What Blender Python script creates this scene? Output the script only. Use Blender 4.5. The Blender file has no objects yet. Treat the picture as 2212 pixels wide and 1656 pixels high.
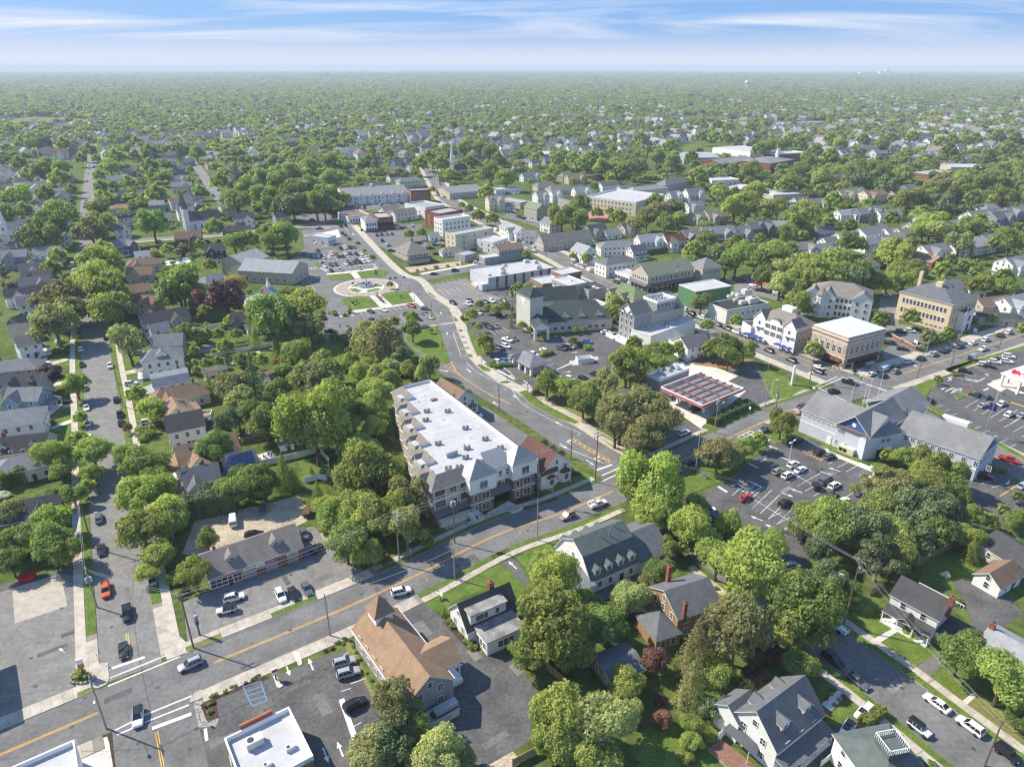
import bpy, math, random
import numpy as np
from mathutils import Vector, Matrix
random.seed(7);rng=np.random.default_rng(7)
S=bpy.context.scene;C=S.collection
rad=math.radians
# ---------------------------------------------------------------- camera
F,CAMH,HOR,CX,CY=1500.0,100.0,147.0,1106.0,828.0      # focal length and horizon of a 2212 x 1656 picture, camera height in metres
PITCH=math.atan((CY-HOR)/F);sp,cp=math.sin(PITCH),math.cos(PITCH)
cd=bpy.data.cameras.new('camera');cam=bpy.data.objects.new('camera',cd);C.objects.link(cam)
cam.location=(0,0,CAMH);cam.rotation_euler=(math.pi/2-PITCH,0,0)
cd.sensor_fit='HORIZONTAL';cd.sensor_width=36;cd.lens=36*F/2212;cd.clip_start=1;cd.clip_end=90000
S.camera=cam
# ---------------------------------------------------------------- light, sky
SUN_EL,SUN_DIR=rad(43),rad(160)                         # the sun stands beyond the upper left of the town
sv=Vector((math.cos(SUN_DIR)*math.cos(SUN_EL),math.sin(SUN_DIR)*math.cos(SUN_EL),math.sin(SUN_EL)))
sl=bpy.data.lights.new('sun','SUN');sl.energy=3.55;sl.angle=rad(0.53);sl.color=(1,.925,.79)
sun=bpy.data.objects.new('sun',sl);C.objects.link(sun);sun.rotation_euler=sv.to_track_quat('Z','Y').to_euler();sun.location=(0,0,500)
W=bpy.data.worlds.new('World');S.world=W;W.use_nodes=True
nt=W.node_tree;nt.nodes.clear()
def N(t,k,**kw):
 n=t.nodes.new(k)
 for a,b in kw.items(): setattr(n,a,b)
 return n
out=N(nt,'ShaderNodeOutputWorld');bg=N(nt,'ShaderNodeBackground');bg.inputs[1].default_value=.15
sky=N(nt,'ShaderNodeTexSky',sky_type='NISHITA',sun_disc=False,sun_elevation=SUN_EL,sun_rotation=math.pi/2-SUN_DIR,altitude=50,air_density=1.0,dust_density=0.6,ozone_density=2.5)
tc=N(nt,'ShaderNodeTexCoord');sx=N(nt,'ShaderNodeSeparateXYZ');nt.links.new(tc.outputs['Generated'],sx.inputs[0])
def mth(t,op,a,b=None,c=None,clamp=False):
 n=N(t,'ShaderNodeMath',operation=op,use_clamp=clamp)
 for i,v in enumerate((a,b,c)):
  if v is None: continue
  if isinstance(v,(int,float)): n.inputs[i].default_value=v
  else: t.links.new(v,n.inputs[i])
 return n.outputs[0]
zc=mth(nt,'MAXIMUM',sx.outputs[2],.004);zz=mth(nt,'ADD',zc,.09)
cb=N(nt,'ShaderNodeCombineXYZ');nt.links.new(mth(nt,'DIVIDE',sx.outputs[0],zz),cb.inputs[0]);nt.links.new(mth(nt,'DIVIDE',sx.outputs[1],zz),cb.inputs[1])
mp=N(nt,'ShaderNodeMapping');mp.inputs['Rotation'].default_value=(0,0,rad(38));mp.inputs['Scale'].default_value=(.22,.6,1);mp.inputs['Location'].default_value=(2.3,.7,0)
nt.links.new(cb.outputs[0],mp.inputs[0])
nz=N(nt,'ShaderNodeTexNoise');nz.inputs['Scale'].default_value=1.0;nz.inputs['Detail'].default_value=10;nz.inputs['Roughness'].default_value=.6;nz.inputs['Distortion'].default_value=1.3
nt.links.new(mp.outputs[0],nz.inputs['Vector'])
cl=N(nt,'ShaderNodeMapRange');cl.inputs[1].default_value=.43;cl.inputs[2].default_value=.74;cl.inputs[3].default_value=0;cl.inputs[4].default_value=.9;nt.links.new(nz.outputs[0],cl.inputs[0])
hz=N(nt,'ShaderNodeMapRange',interpolation_type='SMOOTHSTEP');hz.inputs[1].default_value=-.01;hz.inputs[2].default_value=.055;hz.inputs[3].default_value=.95;hz.inputs[4].default_value=0;nt.links.new(sx.outputs[2],hz.inputs[0])
cm=mth(nt,'MAXIMUM',cl.outputs[0],hz.outputs[0])
hs=N(nt,'ShaderNodeHueSaturation');hs.inputs['Saturation'].default_value=1.18;hs.inputs['Value'].default_value=.95;nt.links.new(sky.outputs[0],hs.inputs['Color'])
bl=N(nt,'ShaderNodeMixRGB');bl.inputs[0].default_value=.86;bl.inputs[2].default_value=(.3,.94,2.35,1);nt.links.new(hs.outputs[0],bl.inputs[1])
mx=N(nt,'ShaderNodeMixRGB');mx.inputs[2].default_value=(2.75,2.85,3.1,1);nt.links.new(cm,mx.inputs[0]);nt.links.new(bl.outputs[0],mx.inputs[1])
nt.links.new(mx.outputs[0],bg.inputs[0]);nt.links.new(bg.outputs[0],out.inputs[0])
HAZE=1.25e-4
S.view_settings.view_transform='Standard';S.view_settings.look='None';S.view_settings.exposure=1.13;S.view_settings.gamma=1;S.view_settings.use_curve_mapping=False
S.cycles.max_bounces=7;S.cycles.diffuse_bounces=4;S.cycles.glossy_bounces=2;S.cycles.transmission_bounces=4;S.cycles.volume_bounces=0;S.cycles.transparent_max_bounces=8
S.cycles.caustics_reflective=False;S.cycles.caustics_refractive=False;S.cycles.filter_width=1.3
# ---------------------------------------------------------------- survey: picture readings -> metres on the ground
REG=dict(a=(0,1500,3),b=(1000,1500,3),c=(2000,1500,3),d=(0,800,3),e=(1000,800,3),f=(2000,800,3),g=(0,150,3),h=(1000,150,3),i=(2000,150,3),
 p=(850,620,6),q=(1300,540,6),r=(1700,740,6),s=(2150,800,6),t=(2500,900,6),u=(2000,1100,6),m=(1250,1150,6),n=(2250,1200,6),o=(1100,800,6),w=(500,1500,6),v=(0,1780,4.819),D=(0,0,1))
def UV(r,x,y):
 a,b,k=REG[r];return a*.73733+x/k,b*.73733+y/k
def P(r,x,y,z=0.0):
 u,v=UV(r,x,y);a=(u-CX)/F;b=(v-CY)/F
 dz=-sp-b*cp;t=(z-CAMH)/min(dz,-1e-4)
 return Vector((a*t,(cp-b*sp)*t,z))
def PX(p):                                              # pixels of the 2212-wide picture per metre at p
 return F/max(1,(p[1]*cp-(p[2]-CAMH)*sp))
def PP(r,s,z=0.0):                                      # 'x,y x,y ...' -> points
 return [P(r,*map(float,q.split(',')),z) for q in s.split()]
def hill(x,y):
 d=math.hypot(x,y)
 if d<4500: return 0.0
 k=min(1,(d-4500)/5000);k=k*k*(3-2*k)
 return k*(14+22*math.exp(-((x-600)/3600)**2)+9*math.sin(x/1900+1)*math.sin(y/2600)+6*math.sin(x/700)*math.cos(y/900))
# ---------------------------------------------------------------- materials
MATS={}
def mat(name,col,rough=.8,var=.12,scale=1.2,spec=.3,metal=0.,coords='Object',col2=None,fine=0.,fscale=30.,emit=None,bump=0.,grad=None,rand=0.):
 if name in MATS: return MATS[name]
 m=bpy.data.materials.new(name);m.use_nodes=True;t=m.node_tree;b=t.nodes['Principled BSDF']
 b.inputs['Roughness'].default_value=rough;b.inputs['Metallic'].default_value=metal;b.inputs['Specular IOR Level'].default_value=spec
 c4=(*col,1)
 if var or col2 or fine or rand:
  if coords=='Object':
   o=N(t,'ShaderNodeTexCoord').outputs['Object']
  else: o=N(t,'ShaderNodeNewGeometry').outputs['Position']
  nz=N(t,'ShaderNodeTexNoise');nz.inputs['Scale'].default_value=scale;nz.inputs['Detail'].default_value=5;nz.inputs['Roughness'].default_value=.6;t.links.new(o,nz.inputs['Vector'])
  cr=N(t,'ShaderNodeValToRGB');e=cr.color_ramp.elements
  c2=col2 or tuple(min(1,c*(1+var*1.6)) for c in col);c1=col if col2 else tuple(c*(1-var*1.6) for c in col)
  e[0].position=.32;e[1].position=.68;e[0].color=(*c1,1);e[1].color=(*c2,1)
  t.links.new(nz.outputs[0],cr.inputs[0]);src=cr.outputs[0]
  if fine:
   n2=N(t,'ShaderNodeTexNoise');n2.inputs['Scale'].default_value=fscale;n2.inputs['Detail'].default_value=3;t.links.new(o,n2.inputs['Vector'])
   mr=N(t,'ShaderNodeMapRange');mr.inputs[1].default_value=.3;mr.inputs[2].default_value=.7;mr.inputs[3].default_value=1-fine;mr.inputs[4].default_value=1+fine;t.links.new(n2.outputs[0],mr.inputs[0])
   mm=N(t,'ShaderNodeMixRGB',blend_type='MULTIPLY');mm.inputs[0].default_value=1;t.links.new(src,mm.inputs[1]);t.links.new(mr.outputs[0],mm.inputs[2]);src=mm.outputs[0]
  if rand:
   oi=N(t,'ShaderNodeObjectInfo');mr=N(t,'ShaderNodeMapRange');mr.inputs[3].default_value=1-rand;mr.inputs[4].default_value=1+rand;t.links.new(oi.outputs['Random'],mr.inputs[0])
   mm=N(t,'ShaderNodeMixRGB',blend_type='MULTIPLY');mm.inputs[0].default_value=1;t.links.new(src,mm.inputs[1]);t.links.new(mr.outputs[0],mm.inputs[2]);src=mm.outputs[0]
  t.links.new(src,b.inputs['Base Color'])
  if bump:
   bm=N(t,'ShaderNodeBump');bm.inputs['Strength'].default_value=bump;bm.inputs['Distance'].default_value=.05;t.links.new(nz.outputs[0],bm.inputs['Height']);t.links.new(bm.outputs[0],b.inputs['Normal'])
 else: b.inputs['Base Color'].default_value=c4
 if emit: b.inputs['Emission Color'].default_value=c4;b.inputs['Emission Strength'].default_value=emit
 MATS[name]=m;return m
def leafmat(name,c1,c2,tr=.47):
 if name in MATS: return MATS[name]
 m=bpy.data.materials.new(name);m.use_nodes=True;t=m.node_tree;t.nodes.clear()
 out=N(t,'ShaderNodeOutputMaterial');g=N(t,'ShaderNodeNewGeometry');oi=N(t,'ShaderNodeObjectInfo')
 tcn=N(t,'ShaderNodeTexCoord');nz=N(t,'ShaderNodeTexNoise');nz.inputs['Scale'].default_value=2.2;nz.inputs['Detail'].default_value=2;t.links.new(tcn.outputs['Object'],nz.inputs['Vector'])
 a=mth(t,'MULTIPLY_ADD',g.outputs['Random Per Island'],.45,mth(t,'MULTIPLY_ADD',nz.outputs[0],.9,-.25))
 cr=N(t,'ShaderNodeValToRGB');e=cr.color_ramp.elements;e[0].position=.1;e[1].position=.85;e[0].color=(*c1,1);e[1].color=(*c2,1);t.links.new(a,cr.inputs[0])
 hs=N(t,'ShaderNodeHueSaturation');t.links.new(cr.outputs[0],hs.inputs['Color'])
 mr=N(t,'ShaderNodeMapRange');mr.inputs[3].default_value=.85;mr.inputs[4].default_value=1.4;t.links.new(oi.outputs['Random'],mr.inputs[0]);t.links.new(mr.outputs[0],hs.inputs['Value']);hs.inputs['Saturation'].default_value=.9
 m2=N(t,'ShaderNodeMapRange');m2.inputs[3].default_value=.482;m2.inputs[4].default_value=.514
 fr=mth(t,'FRACT',mth(t,'MULTIPLY',oi.outputs['Random'],7.31));t.links.new(fr,m2.inputs[0]);t.links.new(m2.outputs[0],hs.inputs['Hue'])
 d=N(t,'ShaderNodeBsdfPrincipled');d.inputs['Roughness'].default_value=.55;d.inputs['Specular IOR Level'].default_value=.35;t.links.new(hs.outputs[0],d.inputs['Base Color'])
 tl=N(t,'ShaderNodeBsdfTranslucent');h2=N(t,'ShaderNodeMixRGB',blend_type='MULTIPLY');h2.inputs[0].default_value=1;h2.inputs[2].default_value=(1.25,1.6,.55,1);t.links.new(hs.outputs[0],h2.inputs[1]);t.links.new(h2.outputs[0],tl.inputs[0])
 ms=N(t,'ShaderNodeMixShader');ms.inputs[0].default_value=tr;t.links.new(d.outputs[0],ms.inputs[1]);t.links.new(tl.outputs[0],ms.inputs[2]);t.links.new(ms.outputs[0],out.inputs[0])
 MATS[name]=m;return m
def rgb(h):                                             # sRGB hex -> linear
 c=[int(h[i:i+2],16)/255 for i in (0,2,4)]
 return tuple(x/12.92 if x<=.04045 else ((x+.055)/1.055)**2.4 for x in c)
# ---------------------------------------------------------------- mesh builder
def link(o,parent=None,loc=None,rz=None):
 C.objects.link(o)
 if parent is not None: o.parent=parent
 if loc is not None: o.location=loc
 if rz is not None: o.rotation_euler=(0,0,rz)
 return o
class MB:
 def __init__(s): s.v=[];s.f=[];s.m=[]
 def face(s,pts,m=0):
  n=len(s.v);s.v+= [tuple(p) for p in pts];s.f.append(tuple(range(n,n+len(pts))));s.m.append(m);return s
 def box(s,x0,x1,y0,y1,z0,z1,m=0,rz=0,tx=0,ty=0,bottom=True):
  c,sn=math.cos(rz),math.sin(rz);n=len(s.v)
  for z in (z0,z1):
   for x,y in ((x0,y0),(x1,y0),(x1,y1),(x0,y1)): s.v.append((tx+x*c-y*sn,ty+x*sn+y*c,z))
  q=[(4,5,6,7),(0,1,5,4),(1,2,6,5),(2,3,7,6),(3,0,4,7)]
  if bottom: q.append((3,2,1,0))
  for f in q: s.f.append(tuple(n+i for i in f));s.m.append(m)
  return s
 def prism(s,poly,z0,z1,m=0,ms=None,cap=True):
  n=len(s.v);k=len(poly)
  a=sum(poly[i][0]*poly[(i+1)%k][1]-poly[(i+1)%k][0]*poly[i][1] for i in range(k))
  if a<0: poly=list(reversed(poly))
  for z in (z0,z1): s.v+=[(p[0],p[1],z) for p in poly]
  if cap: s.f.append(tuple(range(n+k,n+2*k)));s.m.append(m)
  for i in range(k):
   j=(i+1)%k;s.f.append((n+i,n+j,n+k+j,n+k+i));s.m.append(m if ms is None else ms)
  return s
 def tube(s,p,q,r0,r1=None,m=0,k=6,cap=True):
  r1=r0 if r1 is None else r1;p,q=Vector(p),Vector(q);d=(q-p)
  if d.length<1e-6: return s
  d.normalize();a=d.orthogonal().normalized();b=d.cross(a);n=len(s.v)
  for c,r in ((p,r0),(q,r1)):
   for i in range(k):
    t=2*math.pi*i/k;s.v.append(tuple(c+a*(r*math.cos(t))+b*(r*math.sin(t))))
  for i in range(k):
   j=(i+1)%k;s.f.append((n+i,n+j,n+k+j,n+k+i));s.m.append(m)
  if cap: s.f.append(tuple(range(n+k,n+2*k)));s.m.append(m);s.f.append(tuple(reversed(range(n,n+k))));s.m.append(m)
  return s
 def path(s,pts,r,m=0,k=4):
  for a,b in zip(pts,pts[1:]): s.tube(a,b,r,r,m,k,False)
  return s
 def lathe(s,prof,m=0,k=12,c=(0,0)):
  n=len(s.v)
  for r,z in prof:
   for i in range(k):
    t=2*math.pi*i/k;s.v.append((c[0]+r*math.cos(t),c[1]+r*math.sin(t),z))
  for a in range(len(prof)-1):
   for i in range(k):
    j=(i+1)%k;s.f.append((n+a*k+i,n+a*k+j,n+(a+1)*k+j,n+(a+1)*k+i));s.m.append(m)
  s.f.append(tuple(n+(len(prof)-1)*k+i for i in range(k)));s.m.append(m)
  return s
 def mesh(s,name,mats,smooth=False):
  me=bpy.data.meshes.new(name);me.from_pydata(s.v,[],s.f)
  for m in (mats if isinstance(mats,(list,tuple)) else [mats]): me.materials.append(m)
  if any(s.m): me.polygons.foreach_set('material_index',s.m)
  if smooth: me.polygons.foreach_set('use_smooth',[True]*len(s.f))
  me.update();return me
 def build(s,name,mats,parent=None,smooth=False,loc=None,rz=None):
  return link(bpy.data.objects.new(name,s.mesh(name,mats,smooth)),parent,loc,rz)
THINGS=[]
def tag(o,label,cat,group=None,near=True):
 o['label']=label;o['category']=cat
 if group: o['group']=group
 THINGS.append((o,near));return o
def thing(name,loc,rz,label,cat,group=None,near=True):
 o=link(bpy.data.objects.new(name,None),None,loc,rz);o.empty_display_size=.1
 return tag(o,label,cat,group,near)
def struct(o,kind='structure'):
 o['kind']=kind;return o
def use(me,name,parent,loc=(0,0,0),rz=0,sc=None):
 o=bpy.data.objects.new(name,me);link(o,parent,loc,rz)
 if sc is not None: o.scale=sc
 return o
# ---------------------------------------------------------------- shared materials
asph=mat('asphalt',(.155,.15,.142),.9,.13,.16,.25,coords='W',fine=.16,fscale=1.3)
asph_dk=mat('asphalt_dark',(.1,.097,.093),.85,.17,.2,.3,coords='W',fine=.2,fscale=1.6)
asph_lt=mat('asphalt_worn',(.2,.19,.176),.92,.1,.3,.2,coords='W',fine=.15,fscale=1.1)
conc=mat('concrete',(.43,.38,.31),.9,.12,.5,.2,coords='W',fine=.1,fscale=5,rand=.09)
conc_lt=mat('concrete_pale',(.56,.52,.46),.9,.1,.5,.2,coords='W',fine=.08,fscale=5,rand=.06)
kerbm=mat('kerb',(.42,.39,.34),.9,.1,.6,.2,coords='W')
lawn=mat('lawn',(.075,.125,.022),.95,.3,.35,.1,coords='W',col2=(.14,.185,.036),fine=.3,fscale=2.2)
lawn_dry=mat('lawn_dry',(.12,.15,.035),.95,.3,.3,.1,coords='W',col2=(.22,.2,.07),fine=.3,fscale=2)
dirt=mat('dirt',(.33,.27,.19),.95,.2,.3,.1,coords='W',col2=(.47,.4,.29),fine=.3,fscale=2)
mulch=mat('mulch',(.07,.045,.03),.95,.3,1,.1,coords='W')
white_paint=mat('road_paint_white',(.72,.7,.66),.7,.12,.8,.3,coords='W')
yellow_paint=mat('road_paint_yellow',(.7,.38,.045),.7,.12,.8,.3,coords='W')
blue_paint=mat('road_paint_blue',(.16,.3,.5),.7,.1,.8,.3,coords='W')
wtrim=mat('white_trim',(.78,.77,.74),.6,.04,1)
glassm=mat('window_glass',(.025,.03,.038),.12,.5,.7,.6)
carglass=mat('car_glass',(.018,.022,.028),.08,0,1,.7)
rubber=mat('rubber',(.018,.018,.018),.8,0,1,.2)
rimm=mat('wheel_rim',(.42,.42,.43),.35,0,1,.5,.8)
steel=mat('steel',(.45,.46,.47),.45,.08,2,.5,.6)
dksteel=mat('dark_steel',(.05,.05,.052),.5,.05,2,.4)
wood=mat('weathered_wood',(.2,.155,.115),.9,.2,1.5,.2)
woodlt=mat('cedar_wood',(.36,.24,.13),.85,.2,1.5,.2)
brick=mat('red_brick',(.25,.095,.06),.9,.3,2.2,.15,fine=.3,fscale=9)
redbrick_br=mat('brown_brick',(.17,.105,.085),.9,.4,1.6,.15,fine=.35,fscale=6,col2=(.27,.18,.15))
roofwhite=mat('white_membrane',(.4,.39,.375),.75,.06,.22,.25,coords='W',col2=(.48,.48,.485),fine=.06,fscale=1.3)
vinyl=mat('white_vinyl',(.8,.79,.77),.5,.03,1)
# ---------------------------------------------------------------- trees
def quads_mesh(name,V,mt):
 n=len(V)//4;me=bpy.data.meshes.new(name)
 me.vertices.add(4*n);me.vertices.foreach_set('co',V.astype(np.float32).ravel())
 me.loops.add(4*n);me.loops.foreach_set('vertex_index',np.arange(4*n,dtype=np.int32))
 me.polygons.add(n);me.polygons.foreach_set('loop_start',np.arange(0,4*n,4,dtype=np.int32));me.polygons.foreach_set('loop_total',np.full(n,4,dtype=np.int32))
 me.materials.append(mt);me.update(calc_edges=True);return me
def leaves(c,nr,s,r):
 n=len(c);q=r.normal(size=(n,3));t=np.cross(nr,q);t/=np.linalg.norm(t,axis=1,keepdims=True)+1e-9;b=np.cross(nr,t)
 s=(s*r.uniform(.6,1.35,n))[:,None];k=.62
 return np.stack([c-t*s,c-b*s*k+nr*s*.12,c+t*s,c+b*s*k-nr*s*.12],1).reshape(-1,3)
def unit(v): return v/(np.linalg.norm(v,axis=1,keepdims=True)+1e-9)
def crown_pts(kind,seed,n):
 c,nr,r,L=crown_raw(kind,seed,n)
 if L is not None: q=np.percentile(np.hypot(c[:,0],c[:,1]),96);c=c*np.array([1/q,1/q,1/(.5+.5*q)])
 return c,nr,r,L
def crown_raw(kind,seed,n):
 r=np.random.default_rng(seed)
 if kind in('spruce','column'):
  top,base=(3.6,.25) if kind=='spruce' else (4.6,.05)
  u=1-np.sqrt(r.uniform(0,1,n));z=base+(top-base)*u;a=r.uniform(0,6.283,n)
  rr=((1-u)**.85 if kind=='spruce' else np.sin(np.clip((1-u)*1.9,0,1.57))*.95)
  if kind=='spruce': rr=rr*(.72+.28*np.abs(np.sin(u*30+np.sin(a*5)*.9)))*(.86+.2*np.sin(a*6+seed+u*9))
  else: rr=rr*(.88+.14*np.sin(a*4+u*13+seed))
  rad_=rr*np.where(r.uniform(0,1,n)<.25,r.uniform(.3,.9,n),r.uniform(.86,1.06,n))
  c=np.stack([np.cos(a)*rad_,np.sin(a)*rad_,z-(.18*rad_ if kind=='spruce' else 0)],1)
  nr=unit(np.stack([np.cos(a),np.sin(a),np.full(n,.55)],1)+r.normal(scale=.45,size=(n,3)));return c,nr,r,None
 P_={'round':(1.32,1.0,16,.36,.54),'oak':(1.12,.74,20,.27,.48),'willow':(1.02,.86,20,.28,.46),'pine':(1.6,1.15,15,.2,.38),'shrub':(.52,.62,12,.36,.52),'airy':(1.3,1.02,22,.18,.32)}[kind]
 cz,sz,nlb,r0,r1=P_
 L=[]
 for i in range(nlb):
  for _ in range(40):
   d=r.normal(size=3);d/=np.linalg.norm(d);k=r.uniform(.5,.82) if i>2 else r.uniform(0,.3)
   if d[2]<-.55: continue
   rad_=r.uniform(r0,r1);p=np.array([d[0]*k,d[1]*k,cz+d[2]*k*sz])
   if all(np.linalg.norm(p-q[:3])>.55*max(rad_,q[3]) for q in L): L.append(np.array([*p,rad_]));break
 L=np.array(L);w=L[:,3]**2;idx=r.choice(len(L),n,p=w/w.sum());d=unit(r.normal(size=(n,3)));d[:,2]=np.where(d[:,2]<-.35,-d[:,2]*.6,d[:,2])
 R_=L[idx,3]*np.where(r.uniform(0,1,n)<.2,r.uniform(.2,.8,n),r.uniform(.82,1.12,n))*(1+.16*np.sin(d[:,0]*7+idx)*np.cos(d[:,1]*6))
 sq=np.array([1,1,.82]);c=L[idx,:3]+d*R_[:,None]*sq
 keep=np.ones(n,bool)
 for j in range(len(L)):
  q=np.linalg.norm((c-L[j,:3])/sq,axis=1)/L[j,3];keep&=~((q<.62)&(idx!=j))
 c,d=c[keep],d[keep]
 if kind=='willow': c[:,2]-=np.clip(np.hypot(c[:,0],c[:,1])-.45,0,1)*.75*r.uniform(.4,1.3,len(c))
 nr=unit(d+np.array([0,0,.35])+r.normal(scale=.5,size=(len(c),3)));return c,nr,r,L
bark=mat('bark',(.13,.1,.075),.95,.3,3,.1);bark_gr=mat('bark_grey',(.24,.22,.19),.95,.2,3,.1)
LM={'green':leafmat('leaf_green',(.095,.150,.032),(.346,.396,.070)),'mid':leafmat('leaf_mid',(.113,.161,.037),(.433,.433,.095)),
 'light':leafmat('leaf_light',(.179,.222,.035),(.454,.467,.095)),'dark':leafmat('leaf_dark',(.062,.102,.037),(.179,.229,.074),.2),
 'yellow':leafmat('leaf_yellow',(.330,.240,.012),(.52,.38,.03)),'purple':leafmat('leaf_purple',(.048,.015,.018),(.150,.051,.051),.2),'red':leafmat('leaf_red',(.120,.038,.024),(.300,.120,.075),.2),
 'olive':leafmat('leaf_olive',(.147,.151,.054),(.455,.396,.154)),'silver':leafmat('leaf_silver',(.200,.223,.074),(.529,.505,.198)),'needle':leafmat('leaf_needle',(.086,.118,.047),(.229,.235,.089),.15),
 'bloom':leafmat('leaf_bloom',(.499,.473,.446),(.694,.663,.933))}
def trunk_mesh(kind,seed):
 r=random.Random(seed);b=MB()
 top={'spruce':3.2,'column':1,'pine':2.3,'shrub':.3}.get(kind,1.25)
 if kind in('spruce','column','shrub'): b.tube((0,0,0),(0,0,top),.07,.015,0,6)
 else:
  x=[Vector((0,0,0)),Vector((r.uniform(-.05,.05),r.uniform(-.05,.05),.45)),Vector((r.uniform(-.1,.1),r.uniform(-.1,.1),top*.75)),Vector((r.uniform(-.12,.12),r.uniform(-.12,.12),top))]
  for p,q,a,c in zip(x,x[1:],(.085,.065,.05),(.065,.05,.02)): b.tube(p,q,a,c,0,7)
  for k in range(7):
   a=k*2.4+r.uniform(-.4,.4);z=r.uniform(.42,top*.8);p=Vector((0,0,z));q=Vector((math.cos(a)*.42,math.sin(a)*.42,z+r.uniform(.25,.5)));e=q+Vector((math.cos(a+.4)*.36,math.sin(a+.4)*.36,r.uniform(.1,.4)))
   b.tube(p,q,.038,.024,0,5);b.tube(q,e,.024,.008,0,4);b.tube(q,q+Vector((math.cos(a-.7)*.3,math.sin(a-.7)*.3,.3)),.018,.006,0,4)
 return b.mesh('trunk',bark_gr if kind in('oak','airy','pine') else bark)
NLEAF={'round':12000,'oak':13000,'willow':12000,'pine':7500,'shrub':4500,'airy':6500,'spruce':4200,'column':2200}
CROWN={};TRUNK={}
def get_tree(kind,var,lod):
 k=(kind,var,lod)
 if k not in CROWN:
  n=int(NLEAF[kind]*(1,.42,.085)[lod]);s=(.054,.08,.2)[lod]*(.8 if kind in('spruce','column') else 1)
  if kind=='shrub': s*=1.25
  c,nr,r,_=crown_pts(kind,hash((kind,var)) % 1 + sum(map(ord,kind))*7+var*13,n)
  CROWN[k]=quads_mesh('crown',leaves(c,nr,s,r),LM['green'])
 if (kind,var) not in TRUNK: TRUNK[kind,var]=trunk_mesh(kind,var*3+len(kind))
 return CROWN[k],TRUNK[kind,var]
NTREE=0
WORDS={'green':'green','mid':'mid-green','light':'bright yellow-green','dark':'dark green','yellow':'golden yellow','purple':'dark purple','red':'rusty red','olive':'olive green','silver':'pale grey-green','needle':'blue-green','bloom':'white-flowering'}
KW={'round':'round-crowned tree','oak':'broad spreading tree','willow':'drooping willow','pine':'open-crowned pine','shrub':'bushy shrub','airy':'thin-leaved tree','spruce':'pointed conifer','column':'narrow columnar evergreen'}
NAME={'round':'round_tree','oak':'spreading_tree','willow':'willow_tree','pine':'pine_tree','shrub':'shrub','airy':'sparse_tree','spruce':'conifer_tree','column':'columnar_evergreen'}
def tree(x,y,R,kind,leaf,hk=1.0,label=None,z=0,group=None):
 global NTREE
 NTREE+=1;d=math.hypot(x,y);lod=0 if d<210 else 1
 cr,tk=get_tree(kind,NTREE%(4 if kind in('round','oak') else 2),lod)
 size='' if kind in('column','willow') else ('small ' if R<2.6 else 'tall ' if R>6.2 else '')
 t=thing(NAME[kind],(x,y,z),random.uniform(0,6.28),label or f'{size}{WORDS[leaf]} {KW[kind]}','shrub' if kind=='shrub' else 'tree',group or ('shrubs and bushes' if kind=='shrub' else 'trees of the town'))
 j=random.uniform(.93,1.07)
 for nm,me in (('trunk',tk),('crown',cr)):
  o=use(me,nm,t,sc=(R,R*random.uniform(.92,1.08),R*hk*j))
  if nm=='crown': o.material_slots[0].link='OBJECT';o.material_slots[0].material=LM[leaf]
 return t
CODE={'r':'round','o':'oak','w':'willow','p':'pine','s':'shrub','a':'airy','c':'spruce','l':'column'}
LC={'g':'green','m':'mid','y':'light','d':'dark','Y':'yellow','P':'purple','R':'red','o':'olive','s':'silver','n':'needle','b':'bloom'}
CZ={'round':1.3,'oak':1.1,'willow':.9,'pine':1.6,'shrub':.5,'airy':1.3,'spruce':1.4,'column':2}
PEND=[]
def trees(reg,txt):
 # each entry: crown centre x,y  crown width  kind+leaf [height factor]
 for e in txt.split():
  q=e.split(',');x,y,w=map(float,q[:3]);kind=CODE[q[3][0]];leaf=LC[q[3][1]];hk=float(q[4]) if len(q)>4 else 1.0
  k=REG[reg][2];z=4.0
  for _ in range(6):
   p=P(reg,x,y,z);R=w/k/2/PX(p);z=min(CZ[kind]*R*hk,15)
  R=min(R,9.5);PEND.append((w/k,p.x,p.y,R,kind,leaf,hk))
SPARE=[]
def plant():
 n={}
 for e in sorted(PEND,reverse=True):
  k=e[4];n[k]=n.get(k,0)+1
  if n[k]<=290: tree(*e[1:])
  else: SPARE.append(e)
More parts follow.
